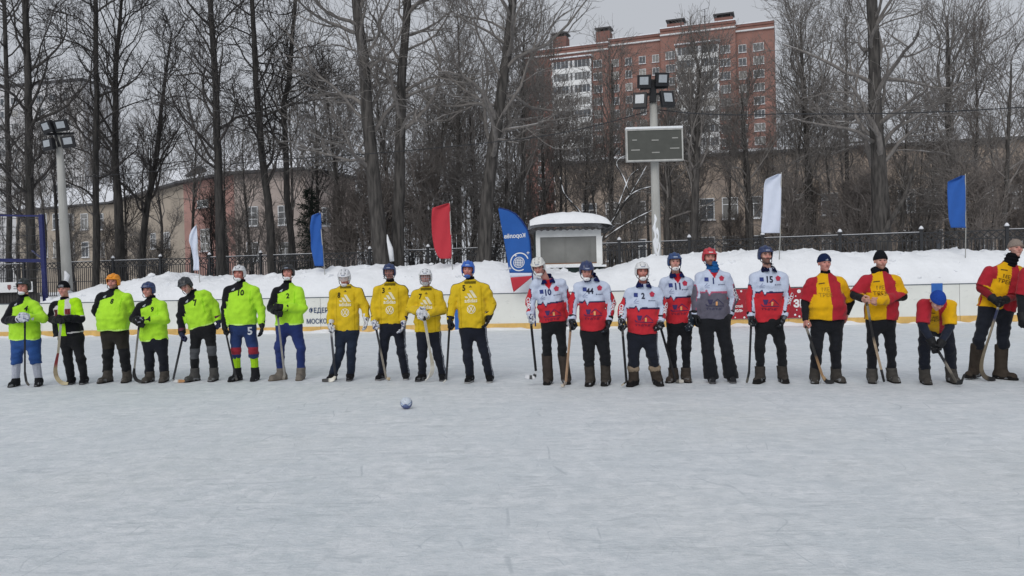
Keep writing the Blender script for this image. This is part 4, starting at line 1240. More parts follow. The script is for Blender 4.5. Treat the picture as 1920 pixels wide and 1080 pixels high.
for k, (D, path, label, kw, tone) in enumerate(BIG):
    ctrl = np.array([P(x, y, D) for x, y, w in path])[::-1]
    wid = np.array([w for _, _, w in path])[::-1] * D / FPX / 2
    if ctrl[0][2] > 0.8:
        ctrl[0][2] = 0.8
    n = 26
    tr_ = smooth_path(ctrl, n)
    seg = np.linspace(0, len(wid) - 1, n)
    rad = np.interp(seg, np.arange(len(wid)), wid)
    rs = np.random.RandomState(100 + k)
    tr_[1:, :2] += np.cumsum(rs.randn(n - 1, 2) * 0.018, 0)
    data = grow(200 + k, tr_, rad, b2=5, b3=5, b4=2, rmin=0.0085 if tone else 0.0095, **kw)
    BIGR.append(plant('bare_tree', tr_[0], data, label, 'tree', (M_bark, M_bark2)[tone], (M_twig, M_twig2)[tone]))

# -- wood behind: shared crowns, copied and turned
def wood_kind(seed, h, stems, limb_len, name, mt, mb_, ang=(0.3, 0.8), limbs=26, b4=2):
    rs = np.random.RandomState(seed)
    Vt, Qt, Vb, Qb, nt, nb = [], [], [], [], 0, 0
    for s_ in range(stems):
        b0 = np.array((rs.randn() * 0.25, rs.randn() * 0.25, 0)) * (stems > 1)
        lean = np.array((rs.randn() * 0.12, rs.randn() * 0.12, 1)) if stems > 1 else np.array((rs.randn() * 0.03, rs.randn() * 0.03, 1))
        hh = h * (0.75 + 0.35 * rs.rand())
        ctrl = [b0 + lean * hh * t + np.array((rs.randn(), rs.randn(), 0)) * 0.12 for t in np.linspace(0, 1, 6)]
        tr_ = smooth_path(ctrl, 16); rad = np.linspace(0.011 * hh + 0.02, 0.012, 16)
        (v1, q1), (v2, q2) = grow(seed * 7 + s_, tr_, rad, limbs=limbs // (1 if stems == 1 else 2), limb_len=limb_len, lt=(0.38 if stems == 1 else 0.15, 0.98), ang=ang, up=0.7, b2=4, b3=4, b4=b4, rmin=0.0085, twig_len=0.6)
        Vt.append(v1); Qt.append(q1 + nt); nt += len(v1); Vb.append(v2); Qb.append(q2 + nb); nb += len(v2)
    m1 = mesh_np('trunk', np.concatenate(Vt), [np.concatenate(Qt)]); m1.materials.append(mt)
    m2 = mesh_np('branches', np.concatenate(Vb), [np.concatenate(Qb)]); m2.materials.append(mb_)
    return name, m1, m2
KIND = [wood_kind(11, 13, 1, 3.4, 'bare_tree', M_bark2, M_twig2), wood_kind(12, 14, 1, 3.0, 'bare_tree', M_bark2, M_twig2, (0.5, 1.0)),
        wood_kind(13, 12, 1, 3.6, 'bare_tree', M_bark, M_twig, (0.4, 0.9)), wood_kind(14, 12.5, 1, 3.2, 'bare_tree', M_bark2, M_twig3, (0.25, 0.6)),
        wood_kind(15, 6.5, 4, 2.2, 'bare_shrub', M_bark2, M_twig2, (0.3, 0.8), 26), wood_kind(16, 5.5, 5, 2.0, 'bare_shrub', M_bark2, M_twig3, (0.3, 0.9), 24),
        wood_kind(17, 7.5, 3, 2.3, 'bare_shrub', M_bark, M_twig, (0.3, 0.8), 28)]
LABS = {'bare_tree': ('slender leafless tree in the wood behind the iron fence', 'tree', 'leafless trees behind the fence'),
        'bare_shrub': ('many stemmed leafless shrub in the undergrowth behind the iron fence', 'shrub', 'leafless shrubs behind the fence')}
rw = random.Random(21)
def put(kind, px, D, sc):
    name, m1, m2 = KIND[kind]
    p_ = P(px, 540, D); z0 = 0.9
    root = empty(name, (p_[0], D, z0)); tag(root, *LABS[name])
    root.rotation_euler = (0, 0, rw.uniform(0, 6.28)); root.scale = (sc, sc, sc * rw.uniform(0.92, 1.1))
    share('trunk', m1, root); share('branches', m2, root)
# trees: (px range, spacing, depth range, height scale)
for x0, x1, st, D0, D1, s0_, s1_ in ((-20, 640, 54, 50, 64, 0.9, 1.25), (600, 1060, 30, 46, 60, 1.0, 1.3), (1060, 1470, 34, 48, 62, 0.80, 1.12), (1470, 1960, 38, 47, 61, 0.85, 1.25)):
    x = x0
    while x < x1:
        tones = (0, 1, 2, 2) if x < 640 else (0, 1, 3, 0)
        put(rw.choice(tones), x + rw.uniform(-12, 12), rw.uniform(D0, D1), rw.uniform(s0_, s1_))
        x += st * rw.uniform(0.7, 1.3)
for x0, x1, st, D0, D1, s0_, s1_ in ((-20, 640, 66, 45, 60, 0.6, 0.95), (640, 1020, 44, 41, 54, 0.9, 1.3), (1020, 1480, 62, 42, 56, 0.6, 0.95), (1480, 1960, 44, 41, 55, 0.8, 1.2)):
    x = x0
    while x < x1:
        put(rw.choice((4, 5, 6, 4) if x < 640 else (4, 5, 5, 4)), x + rw.uniform(-10, 10), rw.uniform(D0, D1), rw.uniform(s0_, s1_))
        x += st * rw.uniform(0.7, 1.3)

# -- dark young spruce beside the left blue flag
def spruce(px, D, h, seed, label):
    rs = np.random.RandomState(seed)
    b = P(px, 540, D); b[2] = 0.9
    root = empty('spruce_tree', b); tag(root, label, 'tree')
    tr_ = np.stack([np.full(10, b[0]), np.full(10, D), np.linspace(0.9, 0.9 + h, 10)], 1)
    V1, Q1 = tubes(tr_[None], np.linspace(0.1, 0.015, 10)[None], 8)
    obj('trunk', mesh_np('trunk', V1, [Q1]), M_bark, root)
    P1, R1 = sprout(rs, tr_[None], np.linspace(0.1, 0.015, 10)[None], 130, 0.06, 0.99, (1.2, 1.7), h * 0.30, 4, 0.3, 0.012, -0.3, 0.08, 0.9)
    V2, Q2 = tubes(P1, R1, 3)
    P2, R2 = sprout(rs, P1, R1, 14, 0.1, 1.0, (0.6, 1.1), 0.30, 2, 0.6, 0.016, -0.3, 0.15, 0.3, 0.5)
    V3, Q3 = tubes(P2, R2 * 1.0, 3)
    m_ = mat('spruce_needles', (0.022, 0.032, 0.026), 0.9, var=0.4, scale=3)
    obj('crown', mesh_np('crown', np.concatenate([V2, V3]), [np.concatenate([Q2, Q3 + len(V2)])]), m_, root)
spruce(585, 47.0, 6.3, 3, 'small dark spruce behind the left blue flag')

# -- snow packed in the forks of two big trees
def snow_plug(root, pts, rads):
    MB().tube([P(*p_) for p_ in pts], rads, 9).obj('fork_snow', M_snow, root, smooth=True)
snow_plug(BIGR[6], [(726, 440, 35.6), (728, 452, 35.55), (732, 466, 35.5), (735, 490, 35.5)], [0.02, 0.07, 0.12, 0.10])
lb_ = smooth_path([P(1652, 445, 35.75), P(1668, 415, 35.55), P(1688, 385, 35.5), P(1706, 345, 35.6), P(1718, 290, 35.8)], 14)
MB().tube(lb_, np.linspace(0.15, 0.04, 14), 8).obj('limb', M_bark2, BIGR[11], smooth=True)

# -- low tree with snow laden limbs behind the booth
LIMBS = [([(1118, 470), (1132, 440), (1160, 398), (1190, 352), (1212, 312)], 0.075, 0.02), ([(1150, 412), (1172, 374), (1196, 356), (1222, 350)], 0.05, 0.018),
         ([(1128, 452), (1160, 428), (1195, 408), (1222, 395)], 0.05, 0.018), ([(1150, 412), (1166, 368), (1180, 330), (1196, 318)], 0.045, 0.015),
         ([(1118, 470), (1092, 398), (1073, 382), (1057, 366), (1054, 350), (1050, 333)], 0.06, 0.02), ([(1180, 366), (1170, 330), (1150, 305), (1168, 293), (1182, 291)], 0.04, 0.014)]
sroot = empty('bare_tree', P(1118, 520, 39.0) * np.array((1, 1, 0)) + np.array((0, 0, 0.9))); tag(sroot, 'low tree with snow laden limbs spreading behind the booth', 'tree')
tk = smooth_path([P(1116, 540, 39), P(1116, 500, 39), P(1119, 466, 39)], 8)
MB().tube(tk, np.linspace(0.13, 0.09, 8), 9).obj('trunk', M_bark, sroot, smooth=True)
lp_, lr_ = [], []
for pts_, r0_, r1_ in LIMBS:
    pp_ = smooth_path([P(x, y, 39.0 + 0.3 * math.sin(i + x)) for i, (x, y) in enumerate(pts_)], 14)
    rr_ = np.linspace(r0_, r1_, 14)
    MB().tube(pp_, rr_, 7).obj('limb', M_bark, sroot, smooth=True)
    sp_ = pp_ + np.array((0, -0.02, 0)) + np.array((0, 0, 1.0)) * rr_[:, None] * 0.8
    MB().tube(sp_[1:], np.maximum((rr_[1:] * 0.42 + 0.012) * (0.75 + 0.6 * np.sin(np.arange(13) * 1.9 + len(lp_))), 0.006), 6, flat=0.8).obj('limb_snow', M_snow, sroot, smooth=True)
    lp_.append(pp_); lr_.append(rr_)
rs_ = np.random.RandomState(8)
c1p, c1r = sprout(rs_, np.array(lp_), np.array(lr_), 8, 0.2, 1.0, (0.5, 1.1), 1.0, 4, 0.5, 0.010, 0.3, 0.2)
c2p, c2r = sprout(rs_, c1p, c1r, 5, 0.2, 1.0, (0.4, 0.9), 0.5, 2, 0.6, 0.007, 0.3, 0.2)
v1, q1 = tubes(c1p, c1r, 4); v2, q2 = tubes(c2p, c2r, 3)
obj('twigs', mesh_np('twigs', np.concatenate([v1, v2]), [np.concatenate([q1, q2 + len(v1)])]), M_twig, sroot)['kind'] = 'stuff'
# ================================================================== people
M_cloth = mat('jersey_cloth', attr=True, rough=0.85, var=0.10, scale=9, bump=0.42, bscale=12, spec=0.15, sheen=0.1, stretch=(1.3, 1.0, 0.8), bdist=0.045)
M_trouser = mat('trouser_cloth', attr=True, rough=0.8, var=0.2, scale=7, bump=0.5, bscale=10, spec=0.2, sheen=0.1, stretch=(1, 1, 1.4), bdist=0.045)
M_skin = mat('skin', attr=True, rough=0.55, var=0.06, scale=30, bump=0.1, bscale=90, spec=0.35)
M_felt = mat('boot_felt', attr=True, rough=0.92, var=0.22, scale=14, bump=0.5, bscale=70, spec=0.15)
M_shell = mat('helmet_shell', attr=True, rough=0.38, var=0.05, scale=14, spec=0.5)
M_knit = mat('knit_wool', attr=True, rough=0.95, var=0.15, scale=60, bump=0.6, bscale=120, spec=0.1)
M_glove = mat('glove_leather', attr=True, rough=0.65, var=0.18, scale=35, bump=0.3, bscale=90, spec=0.3)
M_stick = mat('stick_finish', attr=True, rough=0.5, var=0.18, scale=10, spec=0.4, stretch=(1, 1, 1))
M_ink = {}
def ink(h):
    if h not in M_ink: M_ink[h] = mat('print_' + h.strip('#'), C(h), 0.75, var=0.08, scale=20)
    return M_ink[h]

CROPS = {1: (0, 470, 1234 / 320), 2: (300, 470, 1234 / 320), 3: (590, 470, 1234 / 360), 4: (960, 440, 1115 / 320), 5: (1220, 440, 1115 / 320), 6: (1480, 440, 1533 / 440)}
BLACK = C('#15161b'); NAVY = C('#1b2233'); SKIN = C('#b08678')

def colmix(base, m, c):
    base[m] = c
    return base

# ---------------------------------------------------------------- garment colouring: q has torso and arm coordinates per vertex
def style_lime(q):
    c = np.tile(np.array(C('#a9de36')), (len(q['u']), 1))
    dn, u = q['down'], q['u']
    blk = (~q['arm']) & (dn < np.interp(u, [-0.30, -0.14, 0.02, 0.045, 0.05, 0.3], [0.185, 0.135, 0.08, 0.05, -0.2, -0.2]) + 0.0) & (q['v'] < 0.10)
    blk |= (~q['arm']) & (u < -q['W'] * 0.86) & (dn < 0.28)
    blk |= q['arm'] & (q['side'] < 0)
    c = colmix(c, blk, BLACK)
    edge = (~blk) & (q['w'] < 0.018); c = colmix(c, edge, C('#c8f27a'))
    seam = (~q['arm']) & (np.abs(u - q['W'] * 0.78) < 0.006) & (dn < 0.33); c[seam] = np.array(C('#86c818'))
    return c

def style_yellow(q):
    c = np.tile(np.array(C('#cfb024')), (len(q['u']), 1))
    a = q['arm']
    olive = C('#4a4410')
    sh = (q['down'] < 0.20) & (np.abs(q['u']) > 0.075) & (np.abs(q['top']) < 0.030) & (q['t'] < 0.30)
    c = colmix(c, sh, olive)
    low = a & (q['t'] > 0.50) & (q['t'] < 0.93)
    f = q['front']
    for k in (-0.45, 0.0, 0.45):
        c = colmix(c, low & (np.abs(f - k) < 0.11) & (q['outer'] > -0.3), C('#241f0c'))
    c = colmix(c, a & (np.abs(q['t'] - 0.485) < 0.012), C('#a88d0a'))
    pip = (~a) & (np.abs(np.abs(q['u']) - q['W'] * 0.72) < 0.006) & (q['v'] < 0); c[pip] = np.array(C('#b59608'))
    c = colmix(c, (~a) & (np.abs(q['down'] - 0.01) < 0.02) & (np.abs(q['u']) < 0.09), C('#6a5c12'))
    return c

def style_white(q, lower='#b92c36', line='#1c2046'):
    W_ = C('#bcc6da')
    c = np.tile(np.array(W_), (len(q['u']), 1))
    a, u = q['arm'], q['u']
    zz = np.interp(u, [-0.6, -0.145, -0.115, -0.082, -0.055, 0.0, 0.6], [0.322, 0.318, 0.285, 0.365, 0.318, 0.312, 0.322])
    c = colmix(c, (~a) & (q['down'] > zz - 0.012), C(line))
    c = colmix(c, (~a) & (q['down'] > zz + 0.012), C(lower))
    # sleeve: coloured panel on the outer side
    pan = a & (q['t'] > 0.22) & (q['outer'] > 0.15 + 0.5 * np.clip((0.36 - q['t']) / 0.14, 0, 1))
    c = colmix(c, a & (q['t'] > 0.19) & (q['outer'] > 0.02 + 0.5 * np.clip((0.36 - q['t']) / 0.14, 0, 1)), C(line))
    c = colmix(c, pan, C(lower))
    c = colmix(c, a & (q['t'] > 0.93), W_)
    vneck = q['vneck'] & (~a) & (q['v'] < 0) & (q['down'] < 0.115 - 1.5 * np.abs(u)) & (np.abs(u) < 0.075); c = colmix(c, vneck, C('#b01c28'))
    return c

def style_ry(q):
    Y_, R_ = C('#d6a512'), C('#a32532')
    u, a = q['u'], q['arm'] & (q['t'] < 0.5)
    c = np.where(((u < 0) ^ a)[:, None], np.array(Y_), np.array(R_))
    yoke = (~a) & (np.abs(u) > q['W'] * 0.86) & (q['down'] < 0.26)
    c = np.where(yoke[:, None], np.where((u < 0)[:, None], np.array(R_), np.array(Y_)), c)
    top = (~a) & (np.abs(u) > 0.085) & (np.abs(q['top']) < 0.014) & (u < 0); c = colmix(c, top, R_)
    return c

def style_jacket(q):
    c = np.tile(np.array(BLACK), (len(q['u']), 1))
    L_, W_ = C('#a9e21c'), C('#c9c6c6')
    a, u, dn = q['arm'], q['u'], q['down']
    c = colmix(c, (~a) & (np.abs(u + 0.02) < 0.06), L_)
    c = colmix(c, (~a) & (u > 0.04) & (dn < 0.25), W_)
    c = colmix(c, (~a) & (u > 0.13) & (dn < 0.30), L_)
    c = colmix(c, (~a) & (u < -0.07) & (u > -0.15) & (dn > 0.06) & (dn < 0.24), W_)
    c = colmix(c, (~a) & (u < -0.075) & (u > -0.14) & (dn > 0.12) & (dn < 0.24), C('#5a2a2c'))
    c = colmix(c, (~a) & (u > 0.05) & (u < 0.125) & (dn > 0.12) & (dn < 0.22), C('#6a2a30'))
    c = colmix(c, a & (q['side'] > 0) & (q['t'] < 0.46), L_)
    c = colmix(c, a & (q['side'] > 0) & (np.abs(q['t'] - 0.47) < 0.015), W_)
    c = colmix(c, (~a) & (np.abs(q['w'] - 0.05) < 0.010) & (u > 0.06), W_)
    return c

STYLES = {'lime': style_lime, 'yellow': style_yellow, 'white': style_white, 'grey': lambda q: style_white(q, '#5d5b68', '#a8516a'), 'ry': style_ry, 'jacket': style_jacket}

def seg_h(p, a, b):
    ab = b - a
    h = np.clip(((p - a) @ ab) / (ab @ ab), 0, 1)
    d = p - a - h[:, None] * ab
    return h, d

def hand_prims(wrist, d, s, n, sc, grip, thumb_side):
    """capsules of a hand: palm, four fingers of unequal length, thumb.  d along the hand, s along the held stick, n palm side"""
    out = []
    r = 0.0088 * sc
    for k in (-1.5, -0.5, 0.5, 1.5):
        o = s * k * 0.0205 * sc
        out.append((wrist + o * 0.75 + d * 0.012, wrist + d * 0.082 * sc + o, 0.014 * sc, 0.0125 * sc))
    lens = (0.92, 1.05, 1.0, 0.78) if thumb_side < 0 else (0.78, 1.0, 1.05, 0.92)
    for k, L in zip((-1.5, -0.5, 0.5, 1.5), lens):
        b = wrist + d * 0.084 * sc + s * k * 0.0212 * sc
        if grip:
            dirs = (d * 0.55 + n * 0.83, n * 0.45 - d * 0.9, -d * 0.75 - n * 0.65)
        else:
            dirs = (d * 0.96 + n * 0.28, d * 0.72 + n * 0.7, d * 0.35 + n * 0.94)
        for dr, l in zip(dirs, (0.040, 0.029, 0.022)):
            e = b + nrm(dr) * l * L * sc
            out.append((b, e, r * 1.08, r)); b = e
    t0 = wrist + d * 0.022 * sc + s * thumb_side * 0.030 * sc
    t1 = t0 + nrm(d * 0.55 + s * thumb_side * 0.8 + n * 0.35) * 0.042 * sc
    t2 = t1 + nrm(d * 0.75 + n * (0.75 if grip else 0.3) - s * thumb_side * (0.35 if grip else -0.1)) * 0.032 * sc
    t3 = t2 + nrm(d * 0.6 + n * (0.7 if grip else 0.3) - s * thumb_side * (0.5 if grip else 0.0)) * 0.024 * sc
    out += [(t0, t1, r * 1.5, r * 1.25), (t1, t2, r * 1.25, r * 1.1), (t2, t3, r * 1.1, r)]
    return out

def make_person(S):
    cx, cy, cs = CROPS[S['crop']]
    px = lambda c: (cx + c[0] / cs, cy + c[1] / cs)
    rs = np.random.RandomState(S.get('seed', 1))
    ta, tb = px(S['toe'][0]), px(S['toe'][1])
    foot_y = (ta[1] + tb[1]) / 2
    D = G((ta[0] + tb[0]) / 2, foot_y)[1] + 0.16 + S.get('dD', 0)
    J = lambda c, dy=0.0: P(*px(c), D + dy)
    bx = (J(S['ankle'][0])[0] + J(S['ankle'][1])[0]) / 2
    root = empty('person', (bx, D, 0.0)); tag(root, S['label'], 'person', S['group'])
    up = np.array((0, 0, 1.0))
    hipdy = S.get('hipdy', 0.02)
    sh = [J(S['sh'][k], S.get('shdy', 0.0)) for k in (0, 1)]
    if 'neck' not in S: neck = (sh[0] + sh[1]) / 2 + up * 0.112
    sh = [s_ - up * 0.024 for s_ in sh]
    eldy = S.get('eldy', (0.02, 0.02)); hady = S.get('hady', (-0.08, -0.08))
    el = [J(S['el'][k], eldy[k]) for k in (0, 1)]
    ha = [J(S['hand'][k], hady[k]) for k in (0, 1)]
    hip = [J(S['hip'][k], hipdy) for k in (0, 1)]
    kn = [J(S['knee'][k], S.get('kndy', 0.0)) for k in (0, 1)]
    fdy = S.get('footdy', (0, 0))
    an = [J(S['ankle'][k], 0.10 + fdy[k]) for k in (0, 1)]
    if 'neck' in S: neck = J(S['neck'], S.get('neckdy', S.get('shdy', 0.0)))
    hl, hr = J(S['hem'][0], hipdy), J(S['hem'][1], hipdy)
    hem = (hl + hr) / 2
    headc = J(S['head'], S.get('headdy', S.get('shdy', 0.0) - 0.03))
    # torso frame
    U = nrm(neck - hem); X = sh[1] - sh[0]; X = nrm(X - U * (X @ U)); Yd = np.cross(U, X)
    L = np.linalg.norm(neck - hem)
    sw = np.linalg.norm(sh[1] - sh[0]) / 2
    Wh = max(np.linalg.norm(hr - hl) / 2, 0.17)
    belly = S.get('belly', 0.0)
    XS = np.stack([X, Yd, U], 1).astype(np.float32)
    hem32 = hem.astype(np.float32)
    hsk = (hr - hl); hsk = (hsk @ U) / max(hsk @ X, 0.1)         # slant of the hem
    ks = np.array([0, 0.30, 0.60, 0.74, 0.84, 0.92, 1.02])
    Wk = np.array([Wh * 0.97, Wh * 0.955 + belly * 0.3, sw * 0.97 + 0.016, sw * 0.95, sw * 0.70, 0.092, 0.07])
    Dk = np.array([0.135 + belly * 0.7, 0.145 + belly, 0.135 + belly * 0.4, 0.122, 0.100, 0.075, 0.066])
    def torso(p, grow_=0.0):
        q = (p - hem32) @ XS
        s = np.clip(q[..., 2] / L, -0.2, 1.05)
        W_ = np.interp(s, ks, Wk).astype(np.float32) + grow_; D_ = np.interp(s, ks, Dk).astype(np.float32) + grow_
        cen = -belly * 0.55 * np.interp(s, [0, 0.3, 0.62, 0.8], [0.8, 1, 0.5, 0])
        k = ((np.abs(q[..., 0]) / W_) ** 2.4 + (np.abs(q[..., 1] - cen) / D_) ** 2.4) ** (1 / 2.4)
        d = (k - 1) * np.minimum(W_, D_) * 0.95
        return smax(d, q[..., 2] - L * 1.0, 0.03), q
    bulk = S.get('arm', 1.0)
    ra, rb, rc = 0.080 * bulk, 0.070 * bulk, 0.056 * bulk
    SL = S.get('sleeve', 0.97)
    fdir = [nrm(ha[k] - el[k]) for k in (0, 1)]
    wr = [ha[k] - fdir[k] * 0.05 for k in (0, 1)]
    def arms(p, k, g=0.0):
        d1 = sd_cap(p, sh[k] - up * 0.01, el[k], ra + g, rb + g)
        d2 = sd_cap(p, el[k], wr[k], rb + g, rc + g)
        return smin(d1, d2, 0.02)
    # -------- jersey
    allp = np.array(sh + el + wr + [hl, hr, neck])
    lo = allp.min(0) - 0.16; hi = allp.max(0) + 0.14
    lo[1] -= 0.06 + belly; hi[1] += 0.05
    if U[2] > 0.8:
        lo[1] = min(lo[1], hem[1] - 0.2 - belly); hi[1] = max(hi[1], hem[1] + 0.2)
    g = Grid(lo, hi, S.get('h', 0.0105))
    p = g.p
    dt, q = torso(p)
    dt = smin(dt, sd_cap(p, neck - U * 0.045, sh[0], 0.060, 0.058), 0.04)
    dt = smin(dt, sd_cap(p, neck - U * 0.045, sh[1], 0.060, 0.058), 0.04)
    near = np.zeros(p.shape[:3], bool); da0 = [arms(p, k) for k in (0, 1)]
    near = np.minimum(np.minimum(np.abs(dt), np.abs(da0[0])), np.abs(da0[1])) < 0.07
    pn = p[near]
    fold = np.zeros(p.shape[:3], np.float32)
    fold[near] = 0.010 * vnoise(pn + rs.rand() * 9, (9, 9, 17)) + 0.007 * vnoise(pn @ np.array([[0.8, 0, 0.6], [0, 1, 0], [-0.6, 0, 0.8]], np.float32) + rs.rand() * 5, (22, 12, 9))
    fold *= S.get('folds', 1.0)
    hemcut = -(q[..., 2] - hsk * q[..., 0]) + 0.008 * np.sin(q[..., 0] * 21 + rs.rand() * 6)
    dt = np.maximum(dt + fold * np.clip((L * 1.02 - q[..., 2]) / 0.25, 0.2, 1), hemcut)
    f = dt
    for k in (0, 1):
        da = da0[k] + fold * 1.2
        if SL < 0.9:
            cutp = lerp(el[k], wr[k], (SL - 0.5) * 2) if SL > 0.5 else lerp(sh[k], el[k], SL * 2)
            cd = nrm(el[k] - sh[k])
            da = np.maximum(da - 0.012, (p - cutp.astype(np.float32)) @ cd.astype(np.float32))
        else:
            da = np.maximum(da, (p - wr[k].astype(np.float32)) @ fdir[k].astype(np.float32) - 0.012)
        f = smin(f, da, 0.035)
    f = np.maximum(f, -(sd_cap(p, neck - U * 0.02, neck + U * 0.2, 0.062, 0.075)))
    V, Q = g.net(f)
    dtv, qv = torso(V.astype(np.float32))
    info = {'u': qv[:, 0], 'v': qv[:, 1], 'w': qv[:, 2] - hsk * qv[:, 0], 'down': L - qv[:, 2] - 0.035}
    info['W'] = np.full(len(V), sw); info['vneck'] = np.full(len(V), S.get('vneck', False))
    best = np.full(len(V), 9.0); tt = np.zeros(len(V)); side = np.zeros(len(V)); outer = np.zeros(len(V)); front = np.zeros(len(V))
    for k in (0, 1):
        for a, b, t0, t1, r0_, r1_ in ((sh[k], el[k], 0.0, 0.5, ra, rb), (el[k], wr[k], 0.5, 1.0, rb, rc)):
            h, dv = seg_h(V, a, b)
            dd = np.linalg.norm(dv, axis=1); r_ = r0_ + (r1_ - r0_) * h
            m = dd - r_ < best
            axis = nrm(b - a); fr_ = np.array((0, -1.0, 0)) - axis * (-axis[1]); fr_ = nrm(fr_)
            ou = np.cross(axis, fr_); ou = ou if ou @ X * (1 if k else -1) > 0 else -ou
            if t0 > 0.4 and abs(axis[0]) > 0.6: ou = nrm(-up - axis * (-axis[2]))
            best[m] = (dd - r_)[m]; tt[m] = (t0 + (t1 - t0) * h)[m]; side[m] = -1 if k == 0 else 1
            outer[m] = ((dv @ ou) / (dd + 1e-6))[m]; front[m] = ((dv @ fr_) / (dd + 1e-6))[m]
    info.update(t=tt, side=side, outer=outer, front=front, arm=(best < dtv - np.where(tt > 0.5, 0.022, 0.004)) | ((best < 0.03) & (tt < 0.5) & (np.abs(qv[:, 0]) > sw * 1.06)), top=qv[:, 1])
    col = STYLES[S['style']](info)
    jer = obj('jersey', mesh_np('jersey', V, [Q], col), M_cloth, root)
    bvh = BVHTree.FromPolygons([tuple(v) for v in V], [tuple(q_) for q_ in Q.tolist()])
    # -------- prints on the chest
    def chest_print(name, V2, T, u, down, size, m, slant=0.0):
        down = down + 0.035
        V2, T = refine2d(np.asarray(V2) * size, T, 0.03)
        out = []
        for x, y in V2:
            o_ = hem + X * (u + x) + U * (L - down + y) - Yd * 0.8
            hit = bvh.ray_cast(Vector(o_), Vector(Yd))
            out.append(np.array(hit[0]) - Yd * 0.007 if hit[0] is not None else o_ + Yd * 0.65)
        ch = obj(name, mesh_np(name, np.array(out), [T], smooth=True), m, jer)
        return ch
    def arm_print(name, txt, k, t, size, m):
        V2, T = text2d(txt, 0.03, 0.9); V2, T = refine2d(V2 * size, T, 0.03)
        a, b = (sh[k], el[k]) if t < 0.5 else (el[k], wr[k])
        c_ = lerp(sh[k], el[k], t * 2) if t < 0.5 else lerp(el[k], wr[k], t * 2 - 1)
        ax = nrm(b - a); view = nrm(np.array((-0.5 if k else 0.5, 1.0, 0))); ay = nrm(np.cross(view, ax)) * 1
        out = []
        for x, y in V2:
            o_ = c_ + ax * x + ay * (-y if ay[0] < 0 else y) - view * 0.5
            hit = bvh.ray_cast(Vector(o_), Vector(view))
            out.append(np.array(hit[0]) - view * 0.007 if hit[0] is not None else c_ + ax * x)
        obj(name, mesh_np(name, np.array(out), [T], smooth=True), m, jer)
    st = S['style']
    if 'num' in S:
        s_, u_, d_, h_, c_ = S['num']
        V2, T = text2d(s_, 0.035, 0.9); chest_print('jersey_number', V2, T, u_, d_, h_, ink(c_))
    if st == 'lime':
        V2, T = polys2d([stroke2d((-0.5 + 0.33 * i, -0.35), (-0.2 + 0.33 * i, 0.1 + 0.2 * i), 0.2) for i in range(3)])
        chest_print('small_mark', V2, T, -sw * 0.50, 0.085, 0.05, ink('#b9c0c4'))
    if st == 'yellow':
        def bars(s_): return [[(s_ * a_, 0), (s_ * (a_ + w_), 0), (s_ * (a_ + w_ - h_ * 0.62), s_ * h_), (s_ * (a_ - h_ * 0.62 + 0.0), s_ * h_)] for a_, w_, h_ in ((-0.62, 0.34, 0.22), (-0.12, 0.36, 0.56), (0.42, 0.36, 0.92))]
        fl = lambda ps: [[(x, y) for x, y in p_] for p_ in ps]
        V2, T = polys2d(fl(bars(1.0)))
        chest_print('three_bar_logo', V2, T, 0.0, 0.245, 0.125, ink('#d8d2b4'))
        V2, T = text2d('adidas', 0.03, 0.95); chest_print('chest_lettering', V2, T, 0.0, 0.283, 0.062, ink('#e2dcc0'))
        V2, T = polys2d(ring2d((0, 0), 0.84, 1.0, 26) + [stroke2d((-0.42, 0.78), (-0.02, 0.02), 0.17), stroke2d((0.42, 0.78), (0.02, 0.02), 0.17), stroke2d((-0.78, 0.42), (-0.36, -0.62), 0.17), stroke2d((-0.36, -0.62), (0, 0.0), 0.17), stroke2d((0.36, -0.62), (0, 0.0), 0.17), stroke2d((0.78, 0.42), (0.36, -0.62), 0.17)])
        chest_print('roundel_logo', V2, T, 0.0, 0.415, 0.066, ink('#e4dec4'))
        V2, T = polys2d(bars(1.0)); chest_print('small_mark', V2, T, 0.0, 0.085, 0.03, ink('#33301a'))
    if st in ('white', 'grey'):
        V2, T = polys2d([[(math.cos(i * 1.2566 + 0.314 + 0.6283 * 0) , math.sin(i * 1.2566 + 0.314)) for i in range(5)]])
        chest_print('crest', V2, T, sw * 0.58, 0.115, 0.042, ink('#b0344c'))
        V2, T = polys2d([[(-1, -1.1), (1, -1.1), (1, 1), (-1, 1)]]); chest_print('badge', V2, T, -sw * 0.62, 0.13, 0.027, ink('#2c3a78'))
        V2, T = polys2d([circle2d((0, 0), 0.55, 10)]); 
        V2, T = polys2d([stroke2d((-1.0, -0.6), (0.2, 0.9), 0.25), stroke2d((-0.4, -0.5), (1.0, 0.0), 0.2), stroke2d((-0.9, -1.0), (1.0, -1.0), 0.16)])
        chest_print('small_mark', V2, T, -sw * 0.6, 0.215, 0.034, ink('#8d97b4'))
        V2, T = polys2d([stroke2d((-1.0, 0), (-0.72, 0), 0.3), stroke2d((-0.55, 0), (1.0, 0), 0.13)]); chest_print('sponsor_line', V2, T, sw * 0.56, 0.205, 0.052, ink('#4d5570'))
        dk = '#3c2a58' if st == 'white' else '#33324f'
        V2, T = polys2d([stroke2d((-1.0, -0.28), (1.05, -0.28), 0.07), stroke2d((-0.25, 0.05), (0.25, 0.52), 0.07), stroke2d((0.25, 0.52), (1.0, -0.1), 0.07), [(-0.85, 0.45), (-0.25, 0.45), (-0.42, -0.1), (-0.72, -0.1)], stroke2d((-1.05, -0.1), (-0.85, -0.3), 0.09)])
        chest_print('house_logo', V2, T, 0.0, 0.475, 0.125, ink(dk))
        V2, T = polys2d([[(-0.1, -0.22), (0.12, -0.22), (0.12, 0.22), (-0.1, 0.22)]]); chest_print('house_window', V2, T, 0.018, 0.475, 0.125, ink('#d8a06a'))
